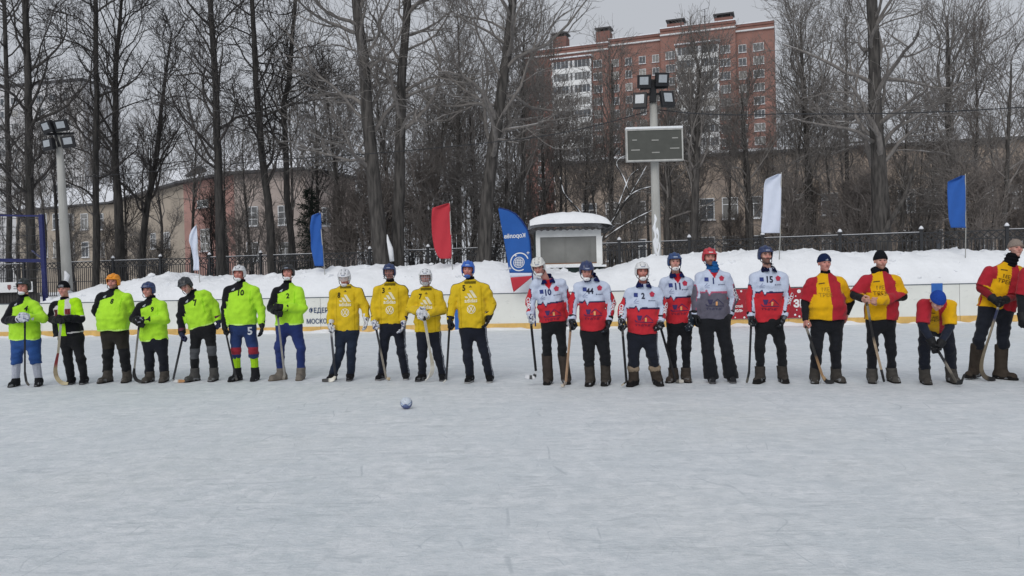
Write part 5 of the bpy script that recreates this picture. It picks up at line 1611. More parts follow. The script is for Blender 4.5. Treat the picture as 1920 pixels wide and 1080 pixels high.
        V2, T = polys2d([stroke2d((-1 + k * 0.3, -0.14), (-1 + k * 0.3 + 0.12 * (k % 3 - 1), 0.14), 0.10) for k in range(7)] + [stroke2d((-1 + k * 0.3, 0.12 * (1 - k % 3)), (-0.8 + k * 0.3, 0.12 * (1 - k % 3)), 0.07) for k in range(7)])
        chest_print('house_lettering', V2, T, 0.0, 0.552, 0.105, ink('#6c1f3a' if st == 'white' else '#403f58'))
        for k, t, s_ in S.get('armtext', ()): arm_print('sleeve_lettering', s_, k, t, 0.062, ink('#dfe2ea'))
    if st == 'ry':
        for s_, d_, h_ in (('МЕ', 0.19, 0.055), ('ТРЕК', 0.265, 0.055)):
            V2, T = text2d(s_, 0.0, 0.95); V2 = V2.copy(); V2[:, 0] -= V2[:, 0].max()
            chest_print('chest_lettering', V2, T, -0.012 if s_ == 'МЕ' else 0.02, d_, h_, ink(S.get('letter', '#4c3a1c')))
        V2, T = polys2d([stroke2d((-1, -0.12), (1, 0.12), 0.3)]); chest_print('small_mark', V2, T, -sw * 0.5, 0.105, 0.04, ink('#3a2f1a'))
        if S.get('emblem'):
            V2, T = polys2d([circle2d((0, 0), 1, 5)]); chest_print('crest', V2, T, -0.2, 0.2, 0.03, ink('#d8b050'))
    if st == 'jacket':
        V2, T = text2d('Ш', 0.05); chest_print('patch_lettering', V2, T, 0.09, 0.17, 0.07, ink('#8a3a42'))

    # -------- collar
    if S.get('collar'):
        ck = S['collar']
        lo_ = neck - 0.15; hi_ = neck + 0.15
        gg = Grid(lo_, hi_, 0.008); pc = gg.p
        if ck[0] == 'polo':
            d1 = sd_cap(pc, neck - U * 0.055 - Yd * 0.012, neck + U * 0.045 + Yd * 0.005, 0.118, 0.074); d2 = sd_cap(pc, neck - U * 0.08 - Yd * 0.02, neck + U * 0.12 + Yd * 0.005, 0.112, 0.050)
            f_ = np.maximum(np.maximum(d1, -d2), np.abs((pc - (neck + U * 0.0).astype(np.float32)) @ U.astype(np.float32) + 0.35 * ((pc - neck.astype(np.float32)) @ (-Yd).astype(np.float32))) - 0.060)
            gap = np.abs((pc - neck.astype(np.float32)) @ X.astype(np.float32)) - 0.018
            f_ = np.maximum(f_, -np.maximum(gap, (pc - neck.astype(np.float32)) @ Yd.astype(np.float32)))
        elif ck[0] == 'gaiter':
            f_ = sd_cap(pc, neck - U * 0.02 - Yd * 0.01, lerp(neck, headc, 0.55) - Yd * 0.01, 0.088, 0.082) + 0.006 * np.sin(((pc - neck.astype(np.float32)) @ U.astype(np.float32)) * 130)
            f_ = np.maximum(f_, (pc - lerp(neck, headc, 0.62).astype(np.float32)) @ U.astype(np.float32))
        elif ck[0] == 'hood':
            f_ = smin(sd_cap(pc, neck - X * 0.07 - U * 0.02, neck + X * 0.07 - U * 0.02, 0.05, 0.05), sd_ell(pc, neck + Yd * 0.03 + U * 0.02, (0.115, 0.10, 0.055), XS), 0.03)
        else:
            f_ = np.maximum(sd_cap(pc, neck - U * 0.05 - Yd * 0.005, neck + U * 0.02, 0.074, 0.066), (pc - (neck + U * 0.045).astype(np.float32)) @ U.astype(np.float32))
        Vc, Qc = gg.net(f_)
        if len(Vc): obj(ck[0] if ck[0] != 'polo' else 'collar', mesh_np('collar', Vc, [Qc], np.tile(np.array(C(ck[1])), (len(Vc), 1))), M_knit, root)
    # -------- undersleeves below short sleeves
    if SL < 0.9:
        for k in (0, 1):
            P_ = np.array([sh[k], el[k], wr[k]])
            gg = Grid(P_.min(0) - 0.1, P_.max(0) + 0.1, 0.012)
            f_ = arms(gg.p, k, -0.012) + 0.006 * vnoise(gg.p, (20, 20, 24))
            cd = nrm(el[k] - sh[k]).astype(np.float32)
            f_ = np.maximum(f_, -((gg.p - lerp(sh[k], el[k], 0.45).astype(np.float32)) @ cd))
            f_ = np.maximum(f_, (gg.p - wr[k].astype(np.float32)) @ fdir[k].astype(np.float32) - 0.014)
            Vc, Qc = gg.net(f_)
            uc = S.get('under', ('#15171c', '#15171c'))[k]
            if len(Vc): obj('undersleeve', mesh_np('undersleeve', Vc, [Qc], np.tile(np.array(C(uc)), (len(Vc), 1))), M_trouser, root)

    # -------- trousers
    T_ = S['trousers']
    boots = S['boots']
    cuff = boots.get('cuff', 0.16)                                  # height where the trouser leg ends
    P_ = np.array(hip + kn + an)
    lo = P_.min(0) - 0.16; hi = P_.max(0) + 0.16; lo[2] = max(cuff - 0.05, 0.01); hi[2] = max(h_[2] for h_ in hip) + 0.16
    gg = Grid(lo, hi, 0.0125); pt_ = gg.p
    lb = T_.get('bulk', 1.0)
    hc_ = (hip[0] + hip[1]) / 2
    pw = max(np.linalg.norm(hip[1] - hip[0]) / 2 + 0.095 * lb, Wh * 0.86)
    f_ = sd_ell(pt_, hc_ + up * 0.03, (pw, 0.135 + belly * 0.35, 0.17))
    fn_ = lambda pt_: (0.011 * vnoise(pt_ + rs.rand() * 7, (11, 11, 16)) + 0.009 * vnoise(pt_ + 3, (8, 8, 26))) * T_.get('folds', 1.0)
    legd = []
    for k in (0, 1):
        hs = hip[k] + (hc_ - hip[k]) * 0.12
        d_ = smin(sd_cap(pt_, hs, kn[k], 0.108 * lb, 0.076 * lb), sd_cap(pt_, kn[k], an[k] * np.array((1, 1, 1)), 0.078 * lb, T_.get('ankle', 0.066) * lb), 0.03)
        legd.append(d_)
    lg = np.minimum(legd[0], legd[1])
    lg = np.where(pt_[..., 2] > hc_[2] - 0.10, smin(legd[0], legd[1], 0.03), lg)
    f_ = smin(f_, lg, 0.05); nr = np.abs(f_) < 0.06; fl_ = np.zeros(f_.shape, np.float32); fl_[nr] = fn_(pt_[nr])
    f_ = f_ + fl_ * np.clip((hc_[2] - pt_[..., 2]) / 0.2, 0.3, 1)
    f_ = np.maximum(f_, cuff + 0.01 * np.sin(pt_[..., 0] * 40) - pt_[..., 2])
    f_ = np.maximum(f_, pt_[..., 2] - (hem[2] + 0.11))
    Vt, Qt = gg.net(f_)
    ct = np.tile(np.array(C(T_['col'])), (len(Vt), 1))
    sidek = np.where(Vt[:, 0] < hc_[0], 0, 1)
    for k in (0, 1):
        m = sidek == k
        zk = Vt[:, 2]
        for band in T_.get('bands', ()):
            a_, b_, c_ = band
            mm = m & (zk > a_) & (zk < b_); ct[mm] = np.array(C(c_))
        if T_.get('knee'):
            mm = m & (np.abs(zk - kn[k][2] + 0.02) < 0.085) & (Vt[:, 1] < kn[k][1] + 0.01); ct[mm] = np.array(C(T_['knee']))
        if T_.get('stripe') and (T_.get('both', True) or k == 1):
            h1, d1 = seg_h(Vt, hip[k], kn[k]); h2, d2 = seg_h(Vt, kn[k], an[k])
            dv = np.where((zk > kn[k][2])[:, None], d1, d2)
            n_ = np.linalg.norm(dv, axis=1) + 1e-6
            cosx = dv[:, 0] / n_ * (1 if k else -1); fy = -dv[:, 1] / n_
            for o_ in (-0.05, 0.25, 0.55):
                mm = m & (cosx > 0.3) & (np.abs(fy - o_) < 0.07) & (zk < hem[2]); ct[mm] = np.array(C(T_['stripe']))
    if T_.get('upper'):
        mm = Vt[:, 2] > (hc_[2] - 0.24); ct[mm] = np.array(C(T_['upper']))
    tro = obj('trousers', mesh_np('trousers', Vt, [Qt], ct), M_trouser, root)
    if T_.get('num'):
        bv2 = BVHTree.FromPolygons([tuple(v) for v in Vt], [tuple(q_) for q_ in Qt.tolist()])
        V2, T2 = text2d(T_['num'], 0.03, 0.9); V2, T2 = refine2d(V2 * 0.13, T2, 0.03)
        c_ = hip[1] + np.array((0.04, 0, -0.04)); out = []
        for x, y in V2:
            h_ = bv2.ray_cast(Vector((c_[0] + x, D - 0.6, c_[2] + y)), Vector((0, 1, 0)))
            out.append((c_[0] + x, (h_[0].y if h_[0] is not None else D) - 0.007, c_[2] + y))
        obj('trouser_number', mesh_np('trouser_number', np.array(out), [T2]), ink('#c8ccd4'), tro)
    # -------- socks / shins between trousers and boots
    if 'sock' in S:
        for k in (0, 1):
            a_ = an[k].copy(); 
            gg = Grid(np.minimum(a_, kn[k]) - 0.09, np.maximum(a_, kn[k]) + 0.09, 0.012)
            f_ = sd_cap(gg.p, kn[k], np.array((a_[0], a_[1], 0.08)), 0.066, 0.056) + 0.0035 * np.sin(np.arctan2(gg.p[..., 1] - a_[1], gg.p[..., 0] - a_[0]) * 16)
            f_ = np.maximum(f_, gg.p[..., 2] - cuff - 0.03)
            Vc, Qc = gg.net(f_)
            if len(Vc): obj('sock', mesh_np('sock', Vc, [Qc], np.tile(np.array(C(S['sock'])), (len(Vc), 1))), M_knit, root)
    # -------- boots
    for k in (0, 1):
        t3 = P(*px(S['toe'][k]), D)
        a0 = np.array((an[k][0], D + 0.10 + fdy[k], 0))
        lift = S.get('lift', (0, 0))[k]
        dx = np.clip(t3[0] - a0[0], -0.17, 0.17)
        fd = nrm((dx, -math.sqrt(max(0.2 ** 2 - dx * dx, 0.004)), 0))
        bl = boots.get('len', 0.30); bwid = boots.get('wid', 0.050)
        heel = a0 - fd * 0.055; toe = a0 + fd * (bl - 0.055 - bwid * 1.6)
        hgt = boots['h']
        sd_ = np.array((fd[1], -fd[0], 0))
        topc = lerp(np.array((a0[0], a0[1], 0.0)), kn[k] + np.array((0, 0.03, 0)), min(1.0, hgt / max(kn[k][2], 0.3)))
        topc[2] = hgt
        pts_ = np.array([heel, toe, topc])
        gg = Grid(np.array((pts_[:, 0].min() - 0.13, pts_[:, 1].min() - 0.13, -0.03)), np.array((pts_[:, 0].max() + 0.13, pts_[:, 1].max() + 0.13, hgt + 0.05)), 0.0095)
        pb_ = gg.p
        zsc = np.array((1, 1, 0.92), np.float32)
        f_ = smin(sd_cap(pb_ * zsc, heel + up * 0.048, toe + up * 0.040, bwid * 1.02, bwid), sd_cap(pb_, a0 + up * 0.07, toe * 0.35 + a0 * 0.65 + up * 0.075, 0.058, 0.044), 0.035)
        sr = boots.get('shaft', 0.066)
        sh_ = sd_cap(pb_, a0 + up * 0.08, topc, sr * 0.96, sr) + 0.004 * vnoise(pb_, (14, 14, 20))
        f_ = smin(f_, sh_, 0.045)
        sole = np.maximum(sd_cap(pb_ * np.array((1, 1, 0.25), np.float32), heel, toe + fd * 0.012, bwid * 1.06, bwid * 1.08), np.abs(pb_[..., 2] - 0.014) - 0.014)
        f_ = np.minimum(f_, sole)
        f_ = np.maximum(np.maximum(f_, -pb_[..., 2] + 0.001), pb_[..., 2] - hgt)
        Vc, Qc = gg.net(f_)
        cc = np.tile(np.array(C(boots['col'])), (len(Vc), 1))
        if boots.get('galosh'):
            cc[Vc[:, 2] < boots['galosh'] + 0.01 * np.sin(Vc[:, 0] * 60)] = np.array(C('#1e1d1e'))
        cc[Vc[:, 2] < 0.027] = np.array(C(boots.get('sole', '#242322')))
        sn = (vnoise(Vc, (22, 22, 40)) > 0.42) & (Vc[:, 2] < 0.07) & (Vc[:, 2] > 0.02)
        cc[sn] = cc[sn] * 0.45 + 0.55 * np.array((0.55, 0.57, 0.6)) * boots.get('frost', 0.6) + cc[sn] * (1 - boots.get('frost', 0.6)) * 0.2
        Vc[:, 2] += lift
        bo = obj('boot', mesh_np('boot', Vc, [Qc], cc), M_felt, root)
        if boots.get('fur'):
            gg = Grid(topc - np.array((0.12, 0.12, 0.08)), topc + np.array((0.12, 0.12, 0.08)), 0.01)
            f_ = sd_box(gg.p, topc, (0.085, 0.085, 0.05), 0.045) + 0.008 * vnoise(gg.p, 60)
            Vf, Qf = gg.net(f_); obj('fur_cuff', mesh_np('fur_cuff', Vf, [Qf], np.tile(np.array(C('#8c7d6c')), (len(Vf), 1))), M_knit, bo)

    # -------- head frame
    yaw, pit, rol = (R(v) for v in S.get('look', (0, 0, 0)))
    HM = Matrix.Rotation(yaw, 3, 'Z') @ Matrix.Rotation(rol, 3, 'Y') @ Matrix.Rotation(pit, 3, 'X')   # pit > 0 bows the head
    HMn = np.array(HM).astype(np.float32)
    hloc = lambda p: ((p - headc.astype(np.float32)) @ HMn) / np.float32(S.get('hs', 1.0))
    hw = lambda v: headc + np.array(HM @ Vector(v)) * S.get('hs', 1.0)
    def head_sdf(p):
        f = sd_ell(p, (0, 0.014, 0.030), (0.077, 0.096, 0.086))
        f = smin(f, sd_ell(p, (0, -0.022, -0.040), (0.060, 0.068, 0.074)), 0.03)
        f = smin(f, sd_cap(p, (0, -0.070, -0.092), (0, -0.072, -0.098), 0.022, 0.018), 0.025)
        f = smin(f, sd_cap(p, (-0.034, -0.078, 0.026), (0.034, -0.078, 0.026), 0.011, 0.011), 0.014)
        for s in (-1, 1):
            f = smin(f, sd_cap(p, (s * 0.046, -0.064, -0.022), (s * 0.040, -0.068, -0.026), 0.017, 0.014), 0.018)
            f = smax(f, -sd_ell(p, (s * 0.030, -0.094, 0.008), (0.016, 0.012, 0.010)), 0.008)
            f = np.minimum(f, sd_ell(p, (s * 0.030, -0.0795, 0.008), (0.0125, 0.0105, 0.008)))
            f = smin(f, sd_ell(p, (s * 0.080, 0.010, -0.004), (0.011, 0.019, 0.032)), 0.008)
        f = smin(f, sd_cap(p, (0, -0.086, 0.014), (0, -0.107, -0.022), 0.0075, 0.0125), 0.010)
        for s in (-1, 1): f = smin(f, sd_cap(p, (s * 0.011, -0.096, -0.024), (s * 0.012, -0.092, -0.025), 0.008, 0.007), 0.006)
        f = smin(f, sd_cap(p, (-0.020, -0.086, -0.053), (0.020, -0.086, -0.053), 0.0085, 0.0085), 0.010)
        f = smax(f, -sd_cap(p, (-0.022, -0.097, -0.054), (0.022, -0.097, -0.054), 0.0035, 0.0035), 0.004)
        return f
    # -------- body: one continuous skin from head to feet, with hands
    sticks = S.get('stick')
    bare = S.get('bare', (False, False))
    grips = S.get('grip', (True, True))
    svec = [np.array((0.1, -0.15, 1.0)), np.array((0.1, -0.15, 1.0))]
    if sticks:
        a_, b_ = P(*px(sticks['pts'][0]), D + hady[sticks.get('hand', 0)]), P(*px(sticks['pts'][1]), D - 0.1)
        svec = [nrm(a_ - b_), nrm(a_ - b_)]
    hands = []
    for k in (0, 1):
        d_ = fdir[k]; s_ = svec[k]
        if abs(d_ @ nrm(s_)) > 0.8: s_ = np.array((0.25, -0.95, 0.15))          # arm hangs along the stick: it passes across the palm
        s_ = nrm(s_ - d_ * (s_ @ d_)); n_ = np.cross(d_, s_)
        if n_ @ (X * (1 if k == 0 else -1)) < 0 and abs(n_ @ X) > 0.2: n_ = -n_
        if abs(n_ @ X) <= 0.2 and n_[1] > 0: n_ = -n_
        hands.append((wr[k], d_, s_, n_))
    lo = np.minimum(np.minimum(np.array(el + ha + an + [hl, hr]).min(0), headc - 0.14), np.array(wr).min(0) - 0.05) - 0.09
    hi = np.maximum(np.maximum(np.array(el + ha + an + [hl, hr]).max(0), headc + 0.15), np.array(wr).max(0)) + 0.09
    lo[2] = 0.02
    fine = [[], [], []]
    for i in range(3): fine[i].append((headc[i] - 0.125, headc[i] + 0.125, 0.0062))
    for k in (0, 1):
        if bare[k]:
            c_ = wr[k] + fdir[k] * 0.07
            for i in range(3): fine[i].append((c_[i] - 0.10, c_[i] + 0.10, 0.0075))
    gg = Grid(lo, hi, 0.03, fine); pb_ = gg.p
    f_ = sd_cap(pb_, hc_, neck - U * 0.16, 0.085, 0.085)
    f_ = smin(f_, sd_cap(pb_, neck - U * 0.08 + Yd * 0.02, lerp(neck, headc, 0.6) + np.array(HM @ Vector((0, 0.02, -0.02))), 0.052, 0.055), 0.04)
    for k in (0, 1):
        f_ = smin(f_, sd_cap(pb_, neck - U * 0.13 + Yd * 0.02, sh[k] - up * 0.01, 0.038, 0.040), 0.03)
        f_ = smin(f_, smin(sd_cap(pb_, sh[k] - up * 0.01, el[k], 0.042, 0.038), sd_cap(pb_, el[k], wr[k], 0.038, 0.030), 0.02), 0.03)
        f_ = smin(f_, smin(sd_cap(pb_, hip[k], kn[k], 0.068, 0.045), sd_cap(pb_, kn[k], np.array((an[k][0], an[k][1], 0.10)), 0.044, 0.032), 0.02), 0.03)
        if bare[k]:
            for a_, b_, r1_, r2_ in hand_prims(*hands[k], 1.08, grips[k], -1 if k else 1): f_ = smin(f_, sd_cap(pb_, a_, b_, r1_, r2_), 0.006)
        else:
            f_ = smin(f_, sd_cap(pb_, wr[k], wr[k] + fdir[k] * 0.07, 0.030, 0.024), 0.02)
    sl = tuple(slice(max(np.searchsorted(c_, headc[i] - 0.16) - 1, 0), np.searchsorted(c_, headc[i] + 0.16) + 1) for i, c_ in enumerate((gg.xs, gg.ys, gg.zs)))
    f_[sl] = smin(f_[sl], head_sdf(hloc(pb_[sl])) * S.get('hs', 1.0), 0.012)
    Vb, Qb = gg.net(f_)
    hv = hloc(Vb.astype(np.float32))
    cb = np.tile(np.minimum(np.array(C(S.get('skin', '#b0857a'))) * 1.22, 0.8), (len(Vb), 1))
    inh = (np.abs(hv) < 0.14).all(1)
    rd_ = inh & (np.linalg.norm((hv - np.array((0, -0.1, -0.01))) / np.array((0.05, 0.04, 0.028)), axis=1) < 1); cb[rd_] = np.array(C('#c0857a'))
    for s in (-1, 1):
        cb[inh & (np.linalg.norm((hv - np.array((s * 0.030, -0.09, 0.009))) / np.array((0.0155, 0.03, 0.0085)), axis=1) < 1)] = np.array(C('#8a6a62'))
        cb[inh & (np.linalg.norm((hv - np.array((s * 0.030, -0.09, 0.008))) / np.array((0.0085, 0.03, 0.006)), axis=1) < 1)] = np.array(C('#2c211e'))
        cb[inh & (np.abs(hv[:, 0] - s * 0.031) < 0.018) & (np.abs(hv[:, 2] - 0.0275) < 0.0048) & (hv[:, 1] < -0.06)] = np.array(C('#4a362e'))
    cb[inh & (np.abs(hv[:, 0]) < 0.021) & (np.abs(hv[:, 2] + 0.054) < 0.006) & (hv[:, 1] < -0.07)] = np.array(C('#8c4f4b'))
    if S.get('beard'):
        bz = -0.036 if S.get('fullbeard') else -0.046
        bd_ = inh & (hv[:, 2] < bz + 0.25 * np.clip(np.abs(hv[:, 0]) - 0.03, 0, 1)) & (hv[:, 1] < 0.0) & ~((np.abs(hv[:, 0]) < 0.019) & (np.abs(hv[:, 2] + 0.054) < 0.006)) & (hv[:, 2] > -0.135)
        cb[bd_] = cb[bd_] * 0.25 + 0.75 * np.array(C(S['beard']))
    if S.get('mustache'):
        cb[inh & (np.abs(hv[:, 0]) < 0.028) & (np.abs(hv[:, 2] + 0.041) < 0.006) & (hv[:, 1] < -0.07)] = np.array(C(S['mustache']))
    hairm = inh & ((hv[:, 2] > 0.07) | ((hv[:, 1] > 0.0) & (hv[:, 2] > -0.06) & (np.abs(hv[:, 0]) < 0.079))); cb[hairm] = np.array(C(S.get('hair', '#4a3f38')))
    obj('body', mesh_np('body', Vb, [Qb], cb), M_skin, root)
    # -------- headgear
    Hd = S['hat']
    gg = Grid(headc - 0.165 * S.get('hs', 1.0), headc + 0.18 * S.get('hs', 1.0), 0.0072); ph = hloc(gg.p)
    if Hd[0] == 'helmet':
        o1 = sd_ell(ph, (0, 0.012, 0.030), (0.104, 0.126, 0.112))
        o1 = smin(o1, sd_box(ph, (0, 0.025, -0.030), (0.099, 0.060, 0.050), 0.045), 0.03)
        ridge = 0.005 * np.cos(ph[..., 0] * 95) * np.clip((ph[..., 2] - 0.03) / 0.05, 0, 1)
        o1 = o1 - ridge
        o1 = np.minimum(o1, np.maximum(sd_ell(ph, (0, -0.005, 0.052), (0.109, 0.124, 0.024)), ph[..., 1] - 0.02))     # brim band
        inn = sd_ell(ph, (0, 0.012, 0.012), (0.086, 0.108, 0.104))
        f_ = smax(o1, -inn, 0.006)
        opening = sd_box(ph, (0, -0.14, -0.075), (0.083, 0.125, 0.122), 0.03)
        f_ = smax(f_, -opening, 0.008)
        f_ = smax(f_, -0.062 - ph[..., 2], 0.01)
        Vh, Qh = gg.net(f_); vh = hloc(Vh.astype(np.float32))
        ch = np.tile(np.array(C(Hd[1])), (len(Vh), 1))
        inner = sd_ell(vh, (0, 0.012, 0.012), (0.088, 0.110, 0.106)) < 0.002; ch[inner] = np.array(C('#15161a'))
        vent = (np.abs(np.abs(vh[:, 0]) - 0.034) < 0.007) & (np.abs(np.mod(vh[:, 1] + 0.5, 0.05) - 0.025) < 0.014) & (vh[:, 2] > 0.085); ch[vent] = np.array(C(Hd[2] if len(Hd) > 2 else '#16171b'))
        hel = obj('helmet', mesh_np('helmet', Vh, [Qh], ch), M_shell, root)
        bvh2 = BVHTree.FromPolygons([tuple(v) for v in Vh], [tuple(q_) for q_ in Qh.tolist()])
        # maker's strip on the brow
        V2, T2 = polys2d([stroke2d((-0.03, 0.0), (0.03, 0.0), 0.012)]); V2, T2 = refine2d(V2, T2, 0.02)
        out = []
        fw = np.array(HM @ Vector((0, 1, 0)))
        for x, y in V2:
            o_ = hw((x, -0.4, 0.075 + y)); h_ = bvh2.ray_cast(Vector(o_), Vector(fw)); out.append(np.array(h_[0]) - fw * 0.004 if h_[0] is not None else hw((x, -0.1, 0.075 + y)))
        obj('brow_strip', mesh_np('brow_strip', np.array(out), [T2]), ink(Hd[3] if len(Hd) > 3 else '#8f97a8'), hel)
        mbs = MB()
        for s in (-1, 1): mbs.tube([hw((s * 0.090, 0.0, -0.045)), hw((s * 0.078, -0.04, -0.085)), hw((s * 0.045, -0.075, -0.110)), hw((0, -0.088, -0.116))], 0.006, 5)
        mbs.obj('chin_strap', ink('#16171c'), hel, smooth=True)
        if 'guard' in S:
            f_ = sd_ell(ph, (0, -0.070, -0.098), (0.052, 0.046, 0.032)); f_ = np.maximum(f_, -sd_ell(ph, (0, -0.05, -0.092), (0.045, 0.042, 0.03))); f_ = np.maximum(f_, ph[..., 1] + 0.045)
            Vh, Qh = gg.net(f_)
            if len(Vh):
                vh = hloc(Vh.astype(np.float32)); ch = np.tile(np.array(C(S['guard'])), (len(Vh), 1))
                sl = (np.abs(vh[:, 2] + 0.097) < 0.0045) & (np.abs(vh[:, 0]) < 0.026) & (np.mod(vh[:, 0] + 1, 0.014) < 0.008); ch[sl] = np.array(C('#3a3b44'))
                obj('chin_guard', mesh_np('chin_guard', Vh, [Qh], ch), M_shell, hel)
        if S.get('cage'):
            mbs = MB()
            for x in (-0.06, -0.03, 0, 0.03, 0.06): mbs.tube([hw((x, -0.118 + 0.35 * abs(x), 0.045)), hw((x * 1.02, -0.142 + 0.4 * abs(x), -0.02)), hw((x * 0.9, -0.135 + 0.4 * abs(x), -0.085)), hw((x * 0.7, -0.105 + 0.2 * abs(x), -0.115))], 0.0035, 5)
            for z in (0.01, -0.03, -0.065, -0.095): mbs.tube([hw((x, -0.142 + 0.03 * (z + 0.03) + 7.5 * x * x, z)) for x in np.linspace(-0.088, 0.088, 9)], 0.0035, 5)
            mbs.obj('face_cage', ink(S['cage']), hel, smooth=True)
        if S.get('visor'):
            V_, Q_ = [], []
            xs_ = np.linspace(-1, 1, 11)
            for z in (0.045, -0.02):
                for x in xs_: V_.append(hw((0.098 * math.sin(x * 1.25), 0.0 - 0.132 * math.cos(x * 1.25), z)))
            Q_ = [(i, i + 1, i + 12, i + 11) for i in range(10)]
            vm = bpy.data.materials.get('visor_clear') or bpy.data.materials.new('visor_clear')
            if not vm.use_nodes:
                vm.use_nodes = True; vb = vm.node_tree.nodes['Principled BSDF']; vb.inputs['Base Color'].default_value = (0.75, 0.78, 0.8, 1); vb.inputs['Alpha'].default_value = 0.28; vb.inputs['Roughness'].default_value = 0.1
            vo = obj('visor', mesh_np('visor', np.array(V_), [Q_]), vm, hel); vo.modifiers.new('thick', 'SOLIDIFY').thickness = 0.003
    else:
        zc_ = ph[..., 2] + 0.15 * ph[..., 1]
        o1 = sd_ell(ph, (0, 0.016, 0.038), (0.088, 0.108, 0.104)) + 0.0018 * np.sin(np.arctan2(ph[..., 0], ph[..., 1]) * 40)
        band = np.maximum(sd_ell(ph, (0, 0.016, 0.030), (0.094, 0.114, 0.112)), np.abs(zc_ - 0.038) - 0.026)
        f_ = np.minimum(o1, band)
        if Hd[0] == 'slouch': f_ = smin(f_, sd_ell(ph, (0.01, 0.05, 0.115), (0.055, 0.06, 0.04)), 0.03)
        f_ = np.maximum(f_, 0.014 - zc_)
        Vh, Qh = gg.net(f_)
        vh = hloc(Vh.astype(np.float32)); ch = np.tile(np.array(C(Hd[1])), (len(Vh), 1))
        if len(Hd) > 2:
            for x in (-0.03, -0.01, 0.01, 0.03): ch[(np.abs(vh[:, 0] - x) < 0.006) & (np.abs(vh[:, 2] - 0.055) < 0.022) & (vh[:, 1] < -0.05)] = np.array(C(Hd[2]))
        hat = obj('knit_hat', mesh_np('knit_hat', Vh, [Qh], ch), M_knit, root)
        if len(Hd) > 3:
            bvh2 = BVHTree.FromPolygons([tuple(v) for v in Vh], [tuple(q_) for q_ in Qh.tolist()])
            V2, T2 = polys2d([[(0.45 * i - 0.7, -0.45), (0.45 * i - 0.35, -0.45), (0.45 * i - 0.55, -0.2 + 0.25 * i), (0.45 * i - 0.75, -0.1 + 0.25 * i)] for i in range(3)])
            out = []
            fw = np.array(HM @ Vector((0, 1, 0)))
            for x, y in V2 * 0.028:
                o_ = hw((x, -0.4, 0.05 + y)); h_ = bvh2.ray_cast(Vector(o_), Vector(fw)); out.append(np.array(h_[0]) - fw * 0.004 if h_[0] is not None else hw((x, -0.11, 0.05 + y)))
            obj('hat_mark', mesh_np('hat_mark', np.array(out), [T2]), ink(Hd[3]), hat)
    # -------- gloves
    gl = S.get('gloves')
    for k in (0, 1):
        if bare[k] or gl is None: continue
        w_, d_, s_, n_ = hands[k]
        c_ = w_ + d_ * 0.07
        gg = Grid(c_ - 0.17, c_ + 0.17, 0.0072); pg = gg.p
        f_ = None
        bulkg = gl.get('bulk', 1.3)
        for a_, b_, r1_, r2_ in hand_prims(w_, d_, s_, n_, bulkg, grips[k], -1 if k else 1):
            dd = sd_cap(pg, a_, b_, r1_ * 1.18, r2_ * 1.18); f_ = dd if f_ is None else smin(f_, dd, 0.007)
        f_ = smin(f_, np.maximum(sd_cap(pg, w_ - d_ * gl.get('cuff', 0.05), w_ + d_ * 0.03, gl.get('cr', 0.062), 0.046), -((pg - (w_ - d_ * gl.get('cuff', 0.05)).astype(np.float32)) @ d_.astype(np.float32))), 0.02)
        Vg, Qg = gg.net(f_)
        if not len(Vg): continue
        cg = np.tile(np.array(C(gl['col'])), (len(Vg), 1))
        al = (Vg - w_) @ d_
        cg[al < -0.005] = np.array(C(gl.get('cuffcol', gl['col'])))
        if gl.get('mark'):
            cg[(vnoise(Vg, (45, 45, 45)) > 0.35) & (al > 0.0)] = np.array(C(gl['mark']))
        obj('glove', mesh_np('glove', Vg, [Qg], cg), M_glove, root)
    # -------- stick (held, so a thing of its own)
    if sticks:
        pts_ = sticks['pts']; k0 = sticks.get('hand', 0)
        n_ = len(pts_)
        y0_ = D + hady[k0] - 0.035; y1_ = D - sticks.get('fwd', 0.12)
        seglen = [0.0]
        for i in range(1, n_): seglen.append(seglen[-1] + math.dist(pts_[i], pts_[i - 1]))
        tt_ = np.array(seglen) / seglen[-1]
        w3 = np.array([P(*px(pts_[i]), y0_ + (y1_ - y0_) * min(1, tt_[i] * 1.05)) for i in range(n_)])
        w3[:, 2] = np.maximum(w3[:, 2], 0.03)
        dirv = nrm(w3[0] - w3[1]); top_ = w3[0] + dirv * sticks.get('over', 0.05)
        ns = sticks['shaft']                       # control points that belong to the straight shaft
        sroot = empty('hockey_stick', (w3[-1][0], w3[-1][1], 0)); tag(sroot, sticks['label'], 'hockey stick', 'hockey sticks')
        shaft = np.concatenate([[top_], w3[:ns]])
        sp = smooth_path(shaft, 14) if len(shaft) > 2 else np.linspace(shaft[0], shaft[1], 8)
        def colr(cs, n): return [C(c) for c in cs]
        mb1 = MB().ribbon(sp, sticks.get('w', 0.03), 0.022, np.array((0.8, 0.6, 0.1)))
        me = mb1.mesh('shaft')
        sc_ = sticks['cols']; nv = len(me.vertices)
        tcol = np.repeat(np.linspace(0, 1, len(sp)), 4)
        cc = np.array([C(sc_[min(int(t * len(sc_)), len(sc_) - 1)]) for t in tcol])
        at = me.attributes.new('Col', 'FLOAT_COLOR', 'POINT'); at.data.foreach_set('color', np.concatenate([cc, np.ones((nv, 1))], 1).astype(np.float32).ravel())
        obj('shaft', me, M_stick, sroot)
